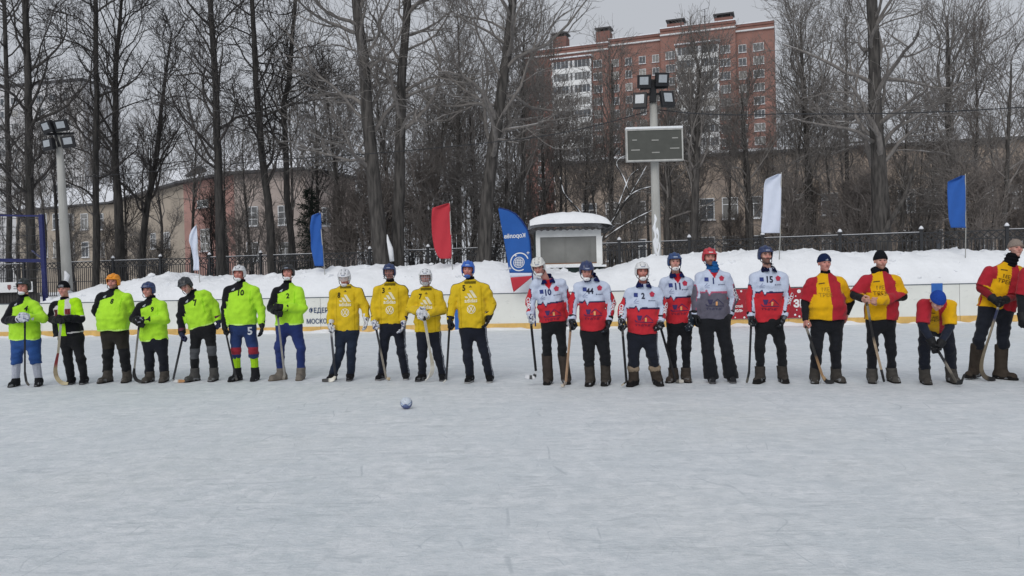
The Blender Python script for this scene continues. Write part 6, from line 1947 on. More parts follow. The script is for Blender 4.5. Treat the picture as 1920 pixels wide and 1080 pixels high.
        if ns < n_:
            bp_ = smooth_path(np.concatenate([w3[ns - 1:]]), 12) if n_ - ns >= 2 else np.linspace(w3[ns - 1], w3[-1], 8)
            bw_ = sticks.get('bw', 0.055)
            wprof = np.interp(np.linspace(0, 1, len(bp_)), [0, 0.35, 0.85, 1], [0.034, bw_, bw_, bw_ * 0.7])
            me = MB().ribbon(bp_, wprof, 0.016, np.array(sticks.get('bdir', (0.8, 0.3, 0.6)))).mesh('blade')
            bc = sticks['bcols']; nv = len(me.vertices); tcol = np.repeat(np.linspace(0, 1, len(bp_)), 4)
            cc = np.array([C(bc[min(int(t * len(bc)), len(bc) - 1)]) for t in tcol])
            at = me.attributes.new('Col', 'FLOAT_COLOR', 'POINT'); at.data.foreach_set('color', np.concatenate([cc, np.ones((nv, 1))], 1).astype(np.float32).ravel())
            obj('blade', me, M_stick, sroot)
        gt = MB().tube(np.linspace(top_, lerp(top_, w3[1] if n_ > 1 else w3[0], 0.12), 4), sticks.get('w', 0.03) * 0.62, 8).obj('grip_tape', ink(sticks.get('tape', '#1a1a1c')), sroot, smooth=True)
    return root
# ================================================================== the two teams and the officials, left to right
GL, GY, GW, GR = 'players in lime jerseys', 'players in yellow jerseys', 'players in white and red jerseys', 'players in red and yellow jerseys'
FELT = dict(h=0.21, col='#4a4845', cuff=0.175, len=0.31, wid=0.054, shaft=0.074, frost=0.5)
SHOE = dict(h=0.11, col='#1b1b1e', cuff=0.075, len=0.29, wid=0.046, shaft=0.056, sole='#5a5a5c', frost=0.35)
DARKT = dict(col='#15171d')
def B(base, **k):
    d = dict(base); d.update(k); return d

CAST = [
 dict(crop=1, seed=1, label='person in lime jersey number 4 with white gloves, leftmost of the row', group=GL, style='lime',
      head=(170, 262), sh=((100, 385), (245, 380)), el=((45, 505), (308, 490)), hand=((160, 492), (188, 480)), hady=(-0.30, -0.27), eldy=(-0.04, -0.04),
      hem=((72, 643), (293, 643)), hip=((130, 660), (245, 660)), knee=((120, 780), (255, 775)), ankle=((113, 940), (282, 932)), toe=((100, 998), (290, 985)),
      num=('4', 0.095, 0.15, 0.085, '#14161a'), trousers=dict(col='#274a84', bulk=1.08), sock='#b6bac6', boots=dict(h=0.14, col='#222326', cuff=0.37, len=0.29, wid=0.046, shaft=0.055, frost=0.5),
      hat=('helmet', '#1b2322', '#101212'), guard='#d8dade', look=(4, 2, 0), gloves=dict(col='#c3c6d0', cuffcol='#c9ccd6', mark='#6e7390', bulk=1.35),
      collar=('neck', '#16171b'), skin='#b98074',
      stick=dict(pts=[(180, 535), (180, 880), (190, 950), (212, 1003)], shaft=2, hand=0, cols=['#17181b', '#17181b', '#1d1d20', '#2a2a2c'], bcols=['#2c2c2e', '#55524d'], bw=0.035, w=0.026, label='thin black stick under the folded white gloves of number 4')),
 dict(crop=1, seed=2, label='person in black knit hat and black jacket with lime front leaning on a curved stick', group=GL, style='jacket',
      head=(460, 278), sh=((400, 385), (550, 360)), el=((372, 490), (585, 490)), hand=((430, 505), (452, 490)), hady=(-0.26, -0.24), eldy=(-0.02, -0.06),
      hem=((390, 620), (600, 605)), hip=((470, 645), (560, 640)), knee=((492, 785), (585, 785)), ankle=((518, 940), (612, 940)), toe=((520, 972), (612, 977)), neck=(468, 352),
      trousers=dict(col='#141519', bulk=0.92), boots=B(SHOE, col='#18181b'), hat=('hat', '#15161a', '#9a9ca2'), look=(6, 3, -4), gloves=dict(col='#17181c', bulk=1.2),
      collar=('neck', '#16171b'), skin='#ad7a70', h=0.0095,
      stick=dict(pts=[(440, 522), (420, 740), (396, 850), (402, 912), (440, 962), (492, 974)], shaft=2, hand=0, cols=['#3c3a38', '#9c9a96', '#b5b3ae', '#a89f8c'], bcols=['#7a2a2c', '#8d8068', '#a69878', '#b5a988'], bw=0.062, w=0.034, label='wooden curved stick with red lettering held by the person in the black jacket')),
 dict(crop=1, seed=3, label='stout person in lime jersey number 8 and orange helmet, hands behind the back', group=GL, style='lime', belly=0.07,
      head=(818, 226), sh=((730, 325), (920, 330)), el=((692, 440), (955, 445)), hand=((800, 520), (850, 515)), hady=(0.24, 0.26), eldy=(0.10, 0.10),
      hem=((716, 575), (935, 572)), hip=((780, 605), (882, 605)), knee=((778, 755), (900, 755)), ankle=((778, 900), (920, 900)), toe=((742, 965), (917, 962)),
      num=('8', 0.04, 0.155, 0.085, '#1c2a10'), trousers=dict(col='#15161a', upper='#27241f', bulk=1.08, ankle=0.07), boots=B(FELT, col='#4b4743'),
      hat=('helmet', '#e08d14', '#a8660c', '#b9761c'), look=(2, 2, 2), bare=(True, True), grip=(False, False), collar=('neck', '#16171b'), skin='#b5786c', beard='#8a6a60', h=0.0105),
 dict(crop=1, seed=4, label='person in lime jersey number 9 and navy helmet with gloved hands on a black stick', group=GL, style='lime',
      head=(1072, 285), sh=((1020, 395), (1172, 385)), el=((968, 495), (1196, 500)), hand=((1008, 525), (1022, 500)), hady=(-0.20, -0.26), eldy=(0.0, -0.06),
      hem=((1018, 657), (1214, 640)), hip=((1072, 668), (1170, 662)), knee=((1080, 790), (1182, 785)), ankle=((1082, 900), (1190, 900)), toe=((1062, 962), (1188, 960)),
      num=('9', 0.055, 0.15, 0.085, '#1c2a10'), trousers=dict(col='#151822', bulk=0.98, ankle=0.075), boots=B(FELT, col='#4b4743', cuff=0.14, h=0.18),
      hat=('helmet', '#263761', '#141c34'), look=(-4, 4, 0), gloves=dict(col='#15161a', mark='#8f9298', bulk=1.3, cuff=0.08), collar=('neck', '#16171b'), skin='#a9766c',
      stick=dict(pts=[(1004, 550), (972, 850), (966, 892), (985, 940), (1028, 976)], shaft=2, hand=0, cols=['#17181b', '#17181b', '#77756f', '#8a8782'], bcols=['#1a1a1c', '#161618'], bw=0.055, w=0.028, label='black bladed stick under the gloves of lime number 9')),
 dict(crop=2, seed=5, label='person in lime jersey number 7 bending sideways over a stick with grey knee pads', group=GL, style='lime',
      head=(185, 252), sh=((165, 360), (320, 300)), el=((150, 475), (398, 400)), hand=((160, 615), (425, 520)), hady=(-0.12, 0.05), eldy=(-0.02, 0.05), shdy=-0.06,
      neck=(238, 300), headdy=-0.16, hem=((208, 570), (395, 520)), hip=((258, 585), (362, 570)), knee=((250, 735), (375, 715)), ankle=((250, 880), (392, 880)), toe=((205, 955), (384, 955)),
      num=('7', 0.04, 0.13, 0.10, '#1c2a10'), trousers=dict(col='#16171a', bulk=0.92, knee='#4a4c50'), boots=B(FELT, h=0.22, cuff=0.19, col='#4d4c4b'),
      hat=('helmet', '#25282d', '#101113', '#5a5d62'), look=(-8, 30, -14), gloves=dict(col='#1f2340', cuffcol='#5a2a3c', bulk=1.35, cuff=0.07), grip=(True, True), collar=('neck', '#16171b'), skin='#b08a80',
      stick=dict(pts=[(157, 655), (96, 930), (104, 980), (180, 984)], shaft=2, hand=0, cols=['#1b1c20', '#1d1e24', '#202128', '#3a3a3e'], bcols=['#9a9a9a', '#c6c8c8', '#a87a4a'], bw=0.05, bdir=(0.1, 0.3, 1), label='dark shafted stick with white blade of the bending number 7')),
 dict(crop=2, seed=6, label='person in lime jersey number 10, white helmet, blue breeches with red knee bands', group=GL, style='lime', belly=0.02,
      head=(572, 165), sh=((495, 275), (685, 275)), el=((476, 420), (728, 415)), hand=((468, 570), (738, 550)), hady=(-0.10, -0.10),
      hem=((492, 535), (700, 533)), hip=((548, 560), (648, 560)), knee=((548, 712), (675, 712)), ankle=((560, 880), (690, 875)), toe=((520, 955), (685, 950)),
      num=('10', 0.03, 0.135, 0.10, '#1c2a10'), trousers=dict(col='#22345f', bulk=1.06, bands=((0.445, 0.565, '#8f2836'),), num='5'), sock='#a4d42a',
      boots=dict(h=0.22, col='#232427', cuff=0.375, len=0.30, wid=0.050, shaft=0.066, frost=0.4), hat=('helmet', '#ccced2', '#3a3c42', '#8c9096'), guard='#d8dade', look=(0, 0, 0), gloves=dict(col='#15161a', bulk=1.3, cuff=0.08),
      grip=(True, False), collar=('neck', '#16171b'), skin='#a8685e',
      stick=dict(pts=[(476, 590), (515, 770), (545, 900), (556, 977)], shaft=3, hand=0, cols=['#1a1b1e', '#26262a', '#2a2a2e'], bcols=['#3a3a3c', '#4c4a48'], bw=0.035, w=0.025, label='thin dark stick beside the blue breeches of number 10')),
 dict(crop=2, seed=7, label='person in lime jersey number 2 and black helmet with navy trousers and beige felt boots', group=GL, style='lime',
      head=(926, 158), sh=((848, 285), (1000, 280)), el=((800, 412), (1035, 420)), hand=((850, 450), (868, 408)), hady=(-0.22, -0.26), eldy=(0.0, -0.04),
      hem=((832, 537), (1040, 530)), hip=((882, 555), (985, 555)), knee=((864, 705), (1018, 705)), ankle=((876, 880), (1018, 880)), toe=((806, 945), (1014, 950)),
      num=('2', 0.03, 0.17, 0.085, '#1c2a10'), trousers=dict(col='#233266', bulk=0.98), boots=B(FELT, col='#736d66', h=0.20, cuff=0.17, frost=0.3, sole='#6a635b'),
      hat=('helmet', '#17191b', '#0c0d0e'), guard='#d6d8dc', look=(0, 0, -2), gloves=dict(col='#15161a', bulk=1.25, cuff=0.07), collar=('neck', '#16171b'), skin='#b27a6e',
      stick=dict(pts=[(852, 478), (880, 720), (900, 900), (892, 955)], shaft=3, hand=0, cols=['#6c6a68', '#8b8986', '#96938e'], bcols=['#a09a90', '#8e877c'], bw=0.035, w=0.025, label='thin grey stick held by lime number 2')),
 # ---- yellow
 dict(crop=3, seed=8, label='person in yellow jersey number 8 and white visored helmet looking down', group=GY, style='yellow',
      head=(190, 172), sh=((125, 262), (282, 258)), el=((108, 375), (325, 365)), hand=((100, 490), (332, 450)), hady=(-0.10, -0.08),
      hem=((130, 511), (290, 511)), hip=((168, 530), (248, 530)), knee=((156, 675), (236, 680)), ankle=((116, 805), (228, 808)), toe=((96, 845), (228, 846)),
      num=('8', -0.10, 0.135, 0.09, '#2a2408'), trousers=dict(col='#1b2536', bulk=0.94, ankle=0.072), boots=SHOE, hat=('helmet', '#cfd1d6', '#55585e'), look=(2, 22, 0), visor=True, guard='#d2d2d4',
      gloves=dict(col='#c9cbd0', cuffcol='#c9cbd0', mark='#2c2e36', bulk=1.3, cuff=0.06), grip=(True, False), skin='#ac7468',
      stick=dict(pts=[(106, 525), (122, 700), (134, 805), (118, 845), (48, 860)], shaft=3, hand=0, cols=['#b0b0b2', '#4a4c52', '#2c2e34'], bcols=['#c4c0b4', '#d0cdc4', '#2a2a2c'], bw=0.06, bdir=(0.1, 0.3, 1), label='stick with cream blade held by yellow number 8')),
 dict(crop=3, seed=9, label='person in yellow jersey number 3 with navy helmet and face cage', group=GY, style='yellow',
      head=(480, 138), sh=((408, 245), (566, 242)), el=((386, 355), (586, 355)), hand=((382, 470), (570, 470)), hady=(-0.10, -0.10),
      hem=((405, 468), (582, 468)), hip=((455, 490), (545, 490)), knee=((438, 655), (562, 655)), ankle=((432, 800), (586, 798)), toe=((408, 842), (592, 836)),
      num=('3', -0.10, 0.10, 0.09, '#2a2408'), trousers=dict(col='#161a26', bulk=0.96, stripe='#9aa0ac', ankle=0.075), boots=B(SHOE, sole='#9a9a9c'), hat=('helmet', '#24355f', '#131b31'), cage='#3a3e44', look=(0, 3, 0),
      gloves=dict(col='#c6c8d0', cuffcol='#1e2440', mark='#3a4470', bulk=1.35, cuff=0.07), grip=(True, False), collar=('neck', '#16171b'), skin='#a8746a',
      stick=dict(pts=[(394, 495), (460, 820), (486, 860)], shaft=2, hand=0, cols=['#222328', '#222328', '#3a3a3c', '#8c857a'], bcols=['#b0a48c', '#a08f70'], bw=0.045, w=0.026, label='thin dark stick held by yellow number 3')),
 dict(crop=3, seed=10, label='person in yellow jersey number 7 with white gloves folded on a pale curved stick', group=GY, style='yellow',
      head=(713, 172), sh=((648, 275), (792, 272)), el=((612, 375), (824, 380)), hand=((678, 398), (704, 412)), hady=(-0.24, -0.27), eldy=(-0.02, -0.02),
      hem=((641, 522), (815, 520)), hip=((690, 545), (774, 545)), knee=((690, 685), (798, 685)), ankle=((692, 806), (824, 806)), toe=((662, 846), (822, 846)),
      num=('7', -0.09, 0.12, 0.085, '#2a2408'), trousers=dict(col='#161a26', bulk=0.94, stripe='#9aa0ac', both=False), boots=SHOE, hat=('helmet', '#d3d5d9', '#5a5d63'), cage='#8d9096', guard='#d8d8da', look=(0, 4, 0),
      gloves=dict(col='#cfd1d6', cuffcol='#1a1b20', mark='#8b8e98', bulk=1.3, cuff=0.06), skin='#a9776c',
      stick=dict(pts=[(706, 440), (742, 650), (762, 745), (748, 805), (712, 846)], shaft=2, hand=0, cols=['#c6c4bd', '#b9b6ad', '#c2bfb6'], bcols=['#b6b0a0', '#cfcbc0', '#d3d0c8'], bw=0.065, w=0.036, label='pale curved stick in front of yellow number 7')),
 dict(crop=3, seed=11, label='tall person in yellow jersey number 5 and bright blue helmet', group=GY, style='yellow', belly=0.02,
      head=(985, 122), sh=((908, 232), (1094, 230)), el=((884, 345), (1138, 345)), hand=((868, 465), (1118, 438)), hady=(-0.10, -0.08),
      hem=((926, 492), (1106, 490)), hip=((970, 515), (1064, 515)), knee=((985, 675), (1098, 672)), ankle=((1000, 815), (1126, 815)), toe=((980, 857), (1124, 857)),
      num=('5', -0.10, 0.09, 0.09, '#2a2408'), trousers=dict(col='#161a26', bulk=0.98, stripe='#a5aab4', both=False), boots=B(SHOE, sole='#a0a0a0'), hat=('helmet', '#2a5cb4', '#1a3c80', '#a9c0e0'), look=(-3, 2, 3), guard='#2c5aa8',
      gloves=dict(col='#17181b', bulk=1.3, cuff=0.05), grip=(True, False), collar=('neck', '#16171b'), skin='#a8685f',
      stick=dict(pts=[(866, 500), (846, 830), (828, 890)], shaft=2, hand=0, cols=['#1a1b1e', '#1a1b1e', '#2c2c30'], bcols=['#c0bdb4', '#d0cec8'], bw=0.045, w=0.025, label='thin black stick held upright by yellow number 5')),
 # ---- white and red
 dict(crop=4, seed=12, label='person in white and red jersey number 10 with tall brown felt boots', group=GW, style='white',
      head=(172, 208), sh=((158, 305), (322, 305)), el=((122, 425), (362, 430)), hand=((120, 545), (372, 560)), hady=(-0.10, 0.04), headdy=-0.10, neck=(232, 290), shdy=-0.02,
      hem=((178, 572), (358, 555)), hip=((226, 590), (318, 585)), knee=((226, 745), (328, 745)), ankle=((236, 940), (354, 940)), toe=((224, 986), (358, 986)),
      vneck=True, num=('10', -0.02, 0.15, 0.095, '#1d2a5c'), trousers=dict(col='#15171b', bulk=0.84), boots=B(FELT, h=0.46, cuff=0.42, col='#413a36', shaft=0.080, galosh=0.05, frost=0.7),
      hat=('helmet', '#cdcdca', '#8d8d8a'), guard='#d6d6d6', look=(-10, 24, -6), gloves=dict(col='#c0c4cc', mark='#2b3558', bulk=1.2, cuff=0.06), collar=('polo', '#1a2150'), skin='#a97a70', armtext=((0, 0.62, 'CDEK'),),
      stick=dict(pts=[(127, 605), (156, 890), (146, 935), (86, 928)], shaft=2, hand=0, cols=['#b5b8be', '#17181b', '#17181b', '#17181b'], bcols=['#c8cace', '#1c1d20', '#d0d2d6', '#2a2b2e', '#d0d2d6'], bw=0.06, bdir=(0.1, 0.3, 1), label='black stick with striped white blade held by white number 10')),
 dict(crop=4, seed=13, label='person in white and red jersey number 44 and navy helmet with head bowed', group=GW, style='white', belly=0.02,
      head=(487, 235), sh=((440, 330), (602, 330)), el=((402, 445), (648, 445)), hand=((390, 575), (630, 580)), hady=(-0.12, -0.10), headdy=-0.09,
      hem=((437, 626), (612, 622)), hip=((492, 645), (588, 645)), knee=((502, 795), (608, 795)), ankle=((512, 945), (614, 948)), toe=((494, 992), (598, 1002)),
      num=('44', -0.04, 0.155, 0.085, '#171c34'), trousers=dict(col='#16181d', bulk=1.05, ankle=0.07), boots=B(FELT, h=0.33, cuff=0.29, col='#423d39', shaft=0.076, galosh=0.06, frost=0.8),
      hat=('helmet', '#27345c', '#18213c', '#a0a8bc'), guard='#dcdcde', look=(0, 22, 2), gloves=dict(col='#16181c', mark='#3c4650', bulk=1.3, cuff=0.06), grip=(True, False), collar=('polo', '#1a2150'), skin='#a97a70', armtext=((1, 0.56, 'CDEK'),),
      stick=dict(pts=[(383, 610), (352, 960), (342, 1030), (320, 1030)], shaft=2, hand=0, cols=['#8c7c70', '#a98a70', '#a98a70'], bcols=['#9a8c80', '#b0a89c'], bw=0.045, w=0.028, label='bare wood stick between white number 10 and number 44')),
 dict(crop=4, seed=14, label='broad person in white and red jersey number 2 with white helmet and fur cuffed boots', group=GW, style='white', belly=0.025,
      head=(850, 240), sh=((772, 372), (948, 365)), el=((728, 475), (985, 470)), hand=((712, 578), (966, 588)), hady=(-0.10, -0.12),
      hem=((750, 640), (946, 648)), hip=((800, 665), (903, 665)), knee=((792, 788), (918, 788)), ankle=((796, 945), (950, 945)), toe=((762, 996), (962, 1002)),
      num=('2', -0.02, 0.14, 0.085, '#171c34'), trousers=dict(col='#171b26', bulk=1.06, stripe='#a2a8b4', both=False), boots=B(FELT, h=0.25, cuff=0.26, col='#3f3833', shaft=0.078, fur=True, galosh=0.08, frost=0.4),
      hat=('helmet', '#d2d3d4', '#9a9b9d'), guard='#e0e0e0', look=(0, 4, 0), gloves=dict(col='#16181c', mark='#7d8288', bulk=1.35, cuff=0.08), grip=(True, True), collar=('polo', '#1a2150'), skin='#a5675c', beard='#7a5a50', armtext=((1, 0.56, 'CDEK'), (0, 0.6, 'CDEK')),
      stick=dict(pts=[(722, 630), (748, 960), (716, 1030)], shaft=2, hand=0, cols=['#b0aeaa', '#7a7875', '#1a1b1d', '#17181a'], bcols=['#2c2822', '#b5aa96'], bw=0.05, w=0.028, label='stick with grey upper shaft held by white number 2')),
 dict(crop=5, seed=15, label='person in white and red jersey number 11 and blue helmet standing a step behind', group=GW, style='white', dD=0.1,
      head=(156, 178), sh=((90, 302), (245, 302)), el=((66, 430), (282, 425)), hand=((52, 570), (266, 555)), hady=(-0.02, -0.16),
      hem=((100, 576), (266, 576)), hip=((142, 592), (236, 592)), knee=((138, 725), (234, 732)), ankle=((150, 930), (230, 930)), toe=((112, 980), (238, 982)),
      vneck=True, num=('11', -0.01, 0.15, 0.10, '#1d2a5c'), trousers=dict(col='#15171c', bulk=0.86), boots=B(FELT, h=0.21, cuff=0.19, col='#443e3a', frost=0.4), hat=('helmet', '#24406f', '#16284a', '#b0bccc'), guard='#dedede', look=(-2, 2, 0),
      gloves=dict(col='#1a232e', mark='#8f969c', bulk=1.35, cuff=0.07), grip=(True, False), collar=('polo', '#1a2150'), skin='#b0887a',
      stick=dict(pts=[(80, 660), (165, 960), (186, 1012), (216, 985)], shaft=2, hand=0, cols=['#1c1d20', '#1c1d20', '#2a2a2c'], bcols=['#5c5a56', '#b0ada6'], bw=0.05, w=0.028, over=0.2, label='dark stick slanting down between white number 2 and number 11')),
 dict(crop=5, seed=16, label='person in white and grey jersey number 1 with red helmet and blue neck gaiter', group=GW, style='grey', belly=0.015,
      head=(384, 148), sh=((325, 268), (490, 265)), el=((296, 410), (540, 410)), hand=((290, 540), (512, 540)), hady=(0.0, 0.0), eldy=(0.03, 0.08),
      hem=((302, 548), (500, 545)), hip=((355, 565), (470, 565)), knee=((372, 755), (498, 755)), ankle=((398, 940), (526, 945)), toe=((395, 976), (530, 982)),
      vneck=True, num=('1', -0.02, 0.15, 0.09, '#1d2a5c'), trousers=dict(col='#16181d', bulk=1.12, ankle=0.098, folds=0.8), boots=B(SHOE, h=0.10, cuff=0.06, col='#2a2b2e', len=0.29),
      hat=('helmet', '#b5303c', '#7a1c26', '#d8d4d4'), look=(-2, 2, 2), gloves=dict(col='#15171b', bulk=1.2), grip=(False, False), collar=('gaiter', '#245a94'), skin='#ab7c70', beard='#5a4238', mustache='#4a362e', armtext=((1, 0.42, 'CDEK'),)),
 dict(crop=5, seed=17, label='tall bearded person in white and red jersey number 15 with navy helmet', group=GW, style='white',
      head=(750, 135), sh=((680, 268), (858, 265)), el=((654, 410), (892, 405)), hand=((655, 555), (864, 550)), hady=(-0.08, -0.08),
      hem=((668, 567), (852, 565)), hip=((722, 585), (822, 585)), knee=((714, 735), (852, 735)), ankle=((716, 930), (864, 930)), toe=((680, 976), (868, 986)),
      num=('15', -0.01, 0.13, 0.095, '#171c34'), trousers=dict(col='#15171b', bulk=0.9), boots=B(FELT, h=0.24, cuff=0.21, col='#3f3b38', galosh=0.07, frost=0.5), hat=('helmet', '#263358', '#17203a', '#9aa2b6'), look=(3, 2, 0),
      gloves=dict(col='#16181c', mark='#5a6068', bulk=1.25, cuff=0.06), grip=(True, False), collar=('polo', '#171b38'), skin='#b38a7c', beard='#3c2a22', fullbeard=True, mustache='#3c2a22', armtext=((1, 0.56, 'CDEK'),),
      stick=dict(pts=[(656, 595), (643, 900), (628, 1002)], shaft=2, hand=0, cols=['#9a988f', '#2a2b2e', '#222326'], bcols=['#2c2c2e', '#5a5850'], bw=0.03, w=0.023, label='thin upright stick held by bearded number 15')),
 # ---- red and yellow
 dict(crop=6, seed=18, label='person in red and yellow shirt and navy knit hat, one hand on a wooden stick', group=GR, style='ry', sleeve=0.46, belly=0.05,
      head=(230, 186), sh=((145, 305), (328, 298)), el=((103, 440), (398, 435)), hand=((106, 580), (368, 540)), hady=(-0.08, 0.10), eldy=(0.02, 0.08),
      hem=((122, 552), (366, 552)), hip=((182, 575), (308, 575)), knee=((178, 745), (304, 745)), ankle=((166, 930), (306, 930)), toe=((152, 976), (332, 982)),
      trousers=dict(col='#15171d', bulk=1.02), boots=B(FELT, h=0.22, cuff=0.185, col='#423f3c', frost=0.6), hat=('hat', '#1c2746', '#1c2746', '#c0c6d0'), look=(0, 0, 0), bare=(True, True), grip=(True, False), collar=('neck', '#15171b'), skin='#a9766b', letter='#9a7a1e',
      stick=dict(pts=[(114, 615), (150, 720), (215, 920), (243, 992), (292, 994)], shaft=3, hand=0, cols=['#7d766c', '#8b857c', '#2a2a2c', '#3a3a3a', '#9c7c5a'], bcols=['#a58866', '#1a1a1c', '#161618'], bw=0.055, bdir=(0.2, 0.3, 1), label='wooden stick with black taped blade beside the navy knit hat')),
 dict(crop=6, seed=19, label='person in red and yellow shirt and black knit hat resting bare hands on a stick', group=GR, style='ry', sleeve=0.46, belly=0.02,
      head=(597, 172), sh=((502, 290), (686, 290)), el=((425, 395), (742, 405)), hand=((492, 430), (572, 430)), hady=(-0.26, -0.28), eldy=(-0.02, -0.02),
      hem=((489, 552), (706, 552)), hip=((545, 575), (653, 575)), knee=((541, 755), (664, 755)), ankle=((541, 930), (672, 930)), toe=((526, 976), (682, 981)),
      trousers=dict(col='#15171d', bulk=0.88), boots=B(FELT, h=0.20, cuff=0.17, col='#4c4a47', frost=0.6), hat=('slouch', '#191b20'), look=(-8, 0, 0), bare=(True, True), grip=(True, True), collar=('hood', '#191b1f'), skin='#b08678', beard='#8a685c', letter='#7a6020',
      stick=dict(pts=[(508, 452), (540, 640), (600, 880), (620, 994)], shaft=3, hand=0, cols=['#a58a6c', '#8f8a80', '#2a2a2c', '#b09c84'], bcols=['#2a2a2c', '#1a1a1c'], bw=0.032, w=0.026, over=0.03, label='slim stick under the bare hands of the person in the black knit hat')),
 dict(crop=6, seed=20, label='person in red and yellow shirt and bright blue hat bending low over a stick', group=GR, style='ry', sleeve=0.46,
      head=(968, 432), headdy=-0.58, sh=((880, 450), (1040, 450)), shdy=-0.36, neck=(962, 432), neckdy=-0.42, el=((870, 590), (1048, 600)), eldy=(-0.42, -0.42), hand=((945, 722), (975, 735)), hady=(-0.50, -0.52),
      hem=((868, 600), (1052, 588)), hipdy=0.16, hip=((895, 600), (1020, 600)), knee=((880, 745), (1048, 745)), kndy=-0.02, ankle=((886, 930), (1062, 930)), toe=((886, 986), (1072, 986)),
      trousers=dict(col='#171b26', bulk=0.98, ankle=0.072), boots=B(FELT, h=0.22, cuff=0.20, col='#494643', frost=0.5), hat=('hat', '#26469a'), look=(0, 52, 0), gloves=dict(col='#17181b', bulk=1.25, cuff=0.05), under=('#1b2130', '#1b2130'), skin='#b08c80',
      stick=dict(pts=[(982, 775), (1050, 890), (1090, 962), (1124, 968), (1144, 912)], shaft=3, hand=1, fwd=0.3, cols=['#1b1c1f', '#26262a', '#8b8276', '#57524a'], bcols=['#1a1a1c', '#161618'], bw=0.06, bdir=(0.5, 0.2, 0.9), label='stick with upturned black blade held by the bending person')),
 dict(crop=6, seed=21, label='tall person in red and yellow shirt, beige hat and knee high felt boots', group=GR, style='ry', sleeve=0.46,
      head=(1480, 92), sh=((1305, 235), (1492, 232)), el=((1252, 350), (1490, 400)), hand=((1352, 435), (1392, 432)), hady=(-0.24, -0.26), eldy=(-0.02, -0.02), neck=(1440, 178),
      hem=((1232, 462), (1470, 512)), hip=((1285, 490), (1415, 500)), knee=((1240, 690), (1395, 705)), ankle=((1212, 925), (1380, 930)), toe=((1196, 950), (1450, 972)), lift=(0.02, 0.0), footdy=(0.12, 0.0),
      trousers=dict(col='#181c26', bulk=0.98), boots=B(FELT, h=0.50, cuff=0.44, col='#423b35', shaft=0.086, wid=0.056, len=0.32, galosh=0.045, frost=0.6), hat=('hat', '#8b8078'), look=(-6, -4, 4), gloves=dict(col='#17181b', bulk=1.2, cuff=0.05),
      under=('#7d1822', '#7d1822'), collar=('gaiter', '#15161a'), skin='#ad8478', letter='#3a2c14', hair='#5c4638',
      stick=dict(pts=[(1366, 470), (1305, 670), (1252, 825), (1250, 900), (1288, 958), (1345, 985)], shaft=2, hand=0, cols=['#9a968c', '#a8a498', '#2c3350', '#8c8270'], bcols=['#7a705e', '#6e6452', '#5a5246', '#1c1c1e'], bw=0.065, w=0.036, label='curved wooden stick before the knee high felt boots')),
 dict(crop=6, seed=22, label='person in red shirt cut off by the right edge, black sleeve and glove showing', group=GR, style='ry', sleeve=0.48, emblem=True,
      head=(1640, 100), sh=((1552, 240), (1730, 240)), el=((1516, 400), (1770, 400)), hand=((1520, 560), (1770, 560)), hady=(-0.10, -0.10), dD=-0.12,
      hem=((1545, 520), (1740, 520)), hip=((1595, 540), (1695, 540)), knee=((1590, 730), (1700, 730)), ankle=((1590, 930), (1700, 930)), toe=((1575, 976), (1715, 976)),
      trousers=dict(col='#15171d'), boots=FELT, hat=('hat', '#1c2746'), gloves=dict(col='#17181b', bulk=1.25, cuff=0.05), collar=('neck', '#15171b')),
]
for S_ in CAST:
    make_person(S_)

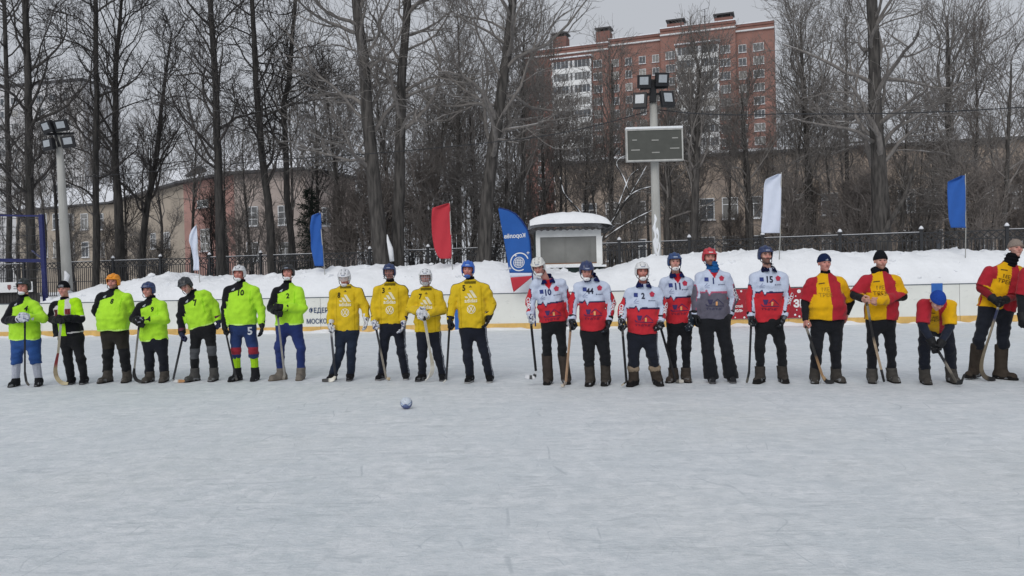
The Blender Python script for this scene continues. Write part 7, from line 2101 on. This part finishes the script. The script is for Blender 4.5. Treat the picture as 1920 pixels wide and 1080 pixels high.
# ================================================================== the ball
def ball_material():
    m = bpy.data.materials.new('ball_cover'); m.use_nodes = True
    n, l = m.node_tree.nodes, m.node_tree.links
    b = n['Principled BSDF']; b.inputs['Roughness'].default_value = 0.4
    at = n.new('ShaderNodeAttribute'); at.attribute_name = 'Col'
    nz = n.new('ShaderNodeTexNoise'); nz.inputs['Scale'].default_value = 30
    mx = n.new('ShaderNodeMix'); mx.data_type = 'RGBA'; mx.inputs[0].default_value = 0.15
    l.new(at.outputs['Color'], mx.inputs[6]); l.new(nz.outputs['Color'], mx.inputs[7]); l.new(mx.outputs[2], b.inputs['Base Color'])
    return m
bc = G(761.5, 767.5); BR = 0.075
broot = empty('ball', (bc[0], bc[1] + 0.03, 0)); tag(broot, 'small blue and white ball lying alone on the ice', 'ball')
bm = bmesh.new(); bmesh.ops.create_icosphere(bm, subdivisions=5, radius=1.0)
V = np.array([v.co[:] for v in bm.verts]); F = np.array([[v.index for v in f.verts] for f in bm.faces]); bm.free()
rs = np.random.RandomState(3)
ico = []
ph = (1 + 5 ** 0.5) / 2
for a in (-1, 1):
    for b_ in (-ph, ph): ico += [(0, a, b_), (a, b_, 0), (b_, 0, a)]
ico = np.array(ico) / np.linalg.norm(ico[0])
Rb = np.array(Matrix.Rotation(0.5, 3, 'X') @ Matrix.Rotation(0.3, 3, 'Y'))
ico = ico @ Rb.T
dd = np.sort(np.arccos(np.clip(V @ ico.T, -1, 1)), axis=1)
seam = (dd[:, 1] - dd[:, 0]) < 0.045
cb = np.tile(np.array(C('#c2ccd8')), (len(V), 1))
dark = (V[:, 2] + 0.35 * np.sin(np.arctan2(V[:, 1], V[:, 0]) * 5) * 0.5 < -0.18); cb[dark] = np.array(C('#1d3a7c'))
stripe = np.abs(V[:, 2] + 0.12 + 0.25 * np.sin(np.arctan2(V[:, 1], V[:, 0]) * 3)) < 0.06; cb[stripe] = np.array(C('#5f7fb8'))
side_ = (np.abs(V[:, 0]) > 0.88); cb[side_] = np.array(C('#41597f'))
cb[seam] *= 0.55
Vn = V * (1 - 0.012 * seam[:, None]) * BR + np.array((bc[0], bc[1] + 0.03, BR))
obj('ball_cover', mesh_np('ball_cover', Vn, [F], cb), ball_material(), broot)
MB().tube([np.array((bc[0] - 0.002, bc[1] + 0.03 - BR * 0.80, BR + BR * 0.585)), np.array((bc[0] - 0.002, bc[1] + 0.03 - BR * 0.83, BR + BR * 0.60))], 0.004, 8).obj('valve', M_black, broot)
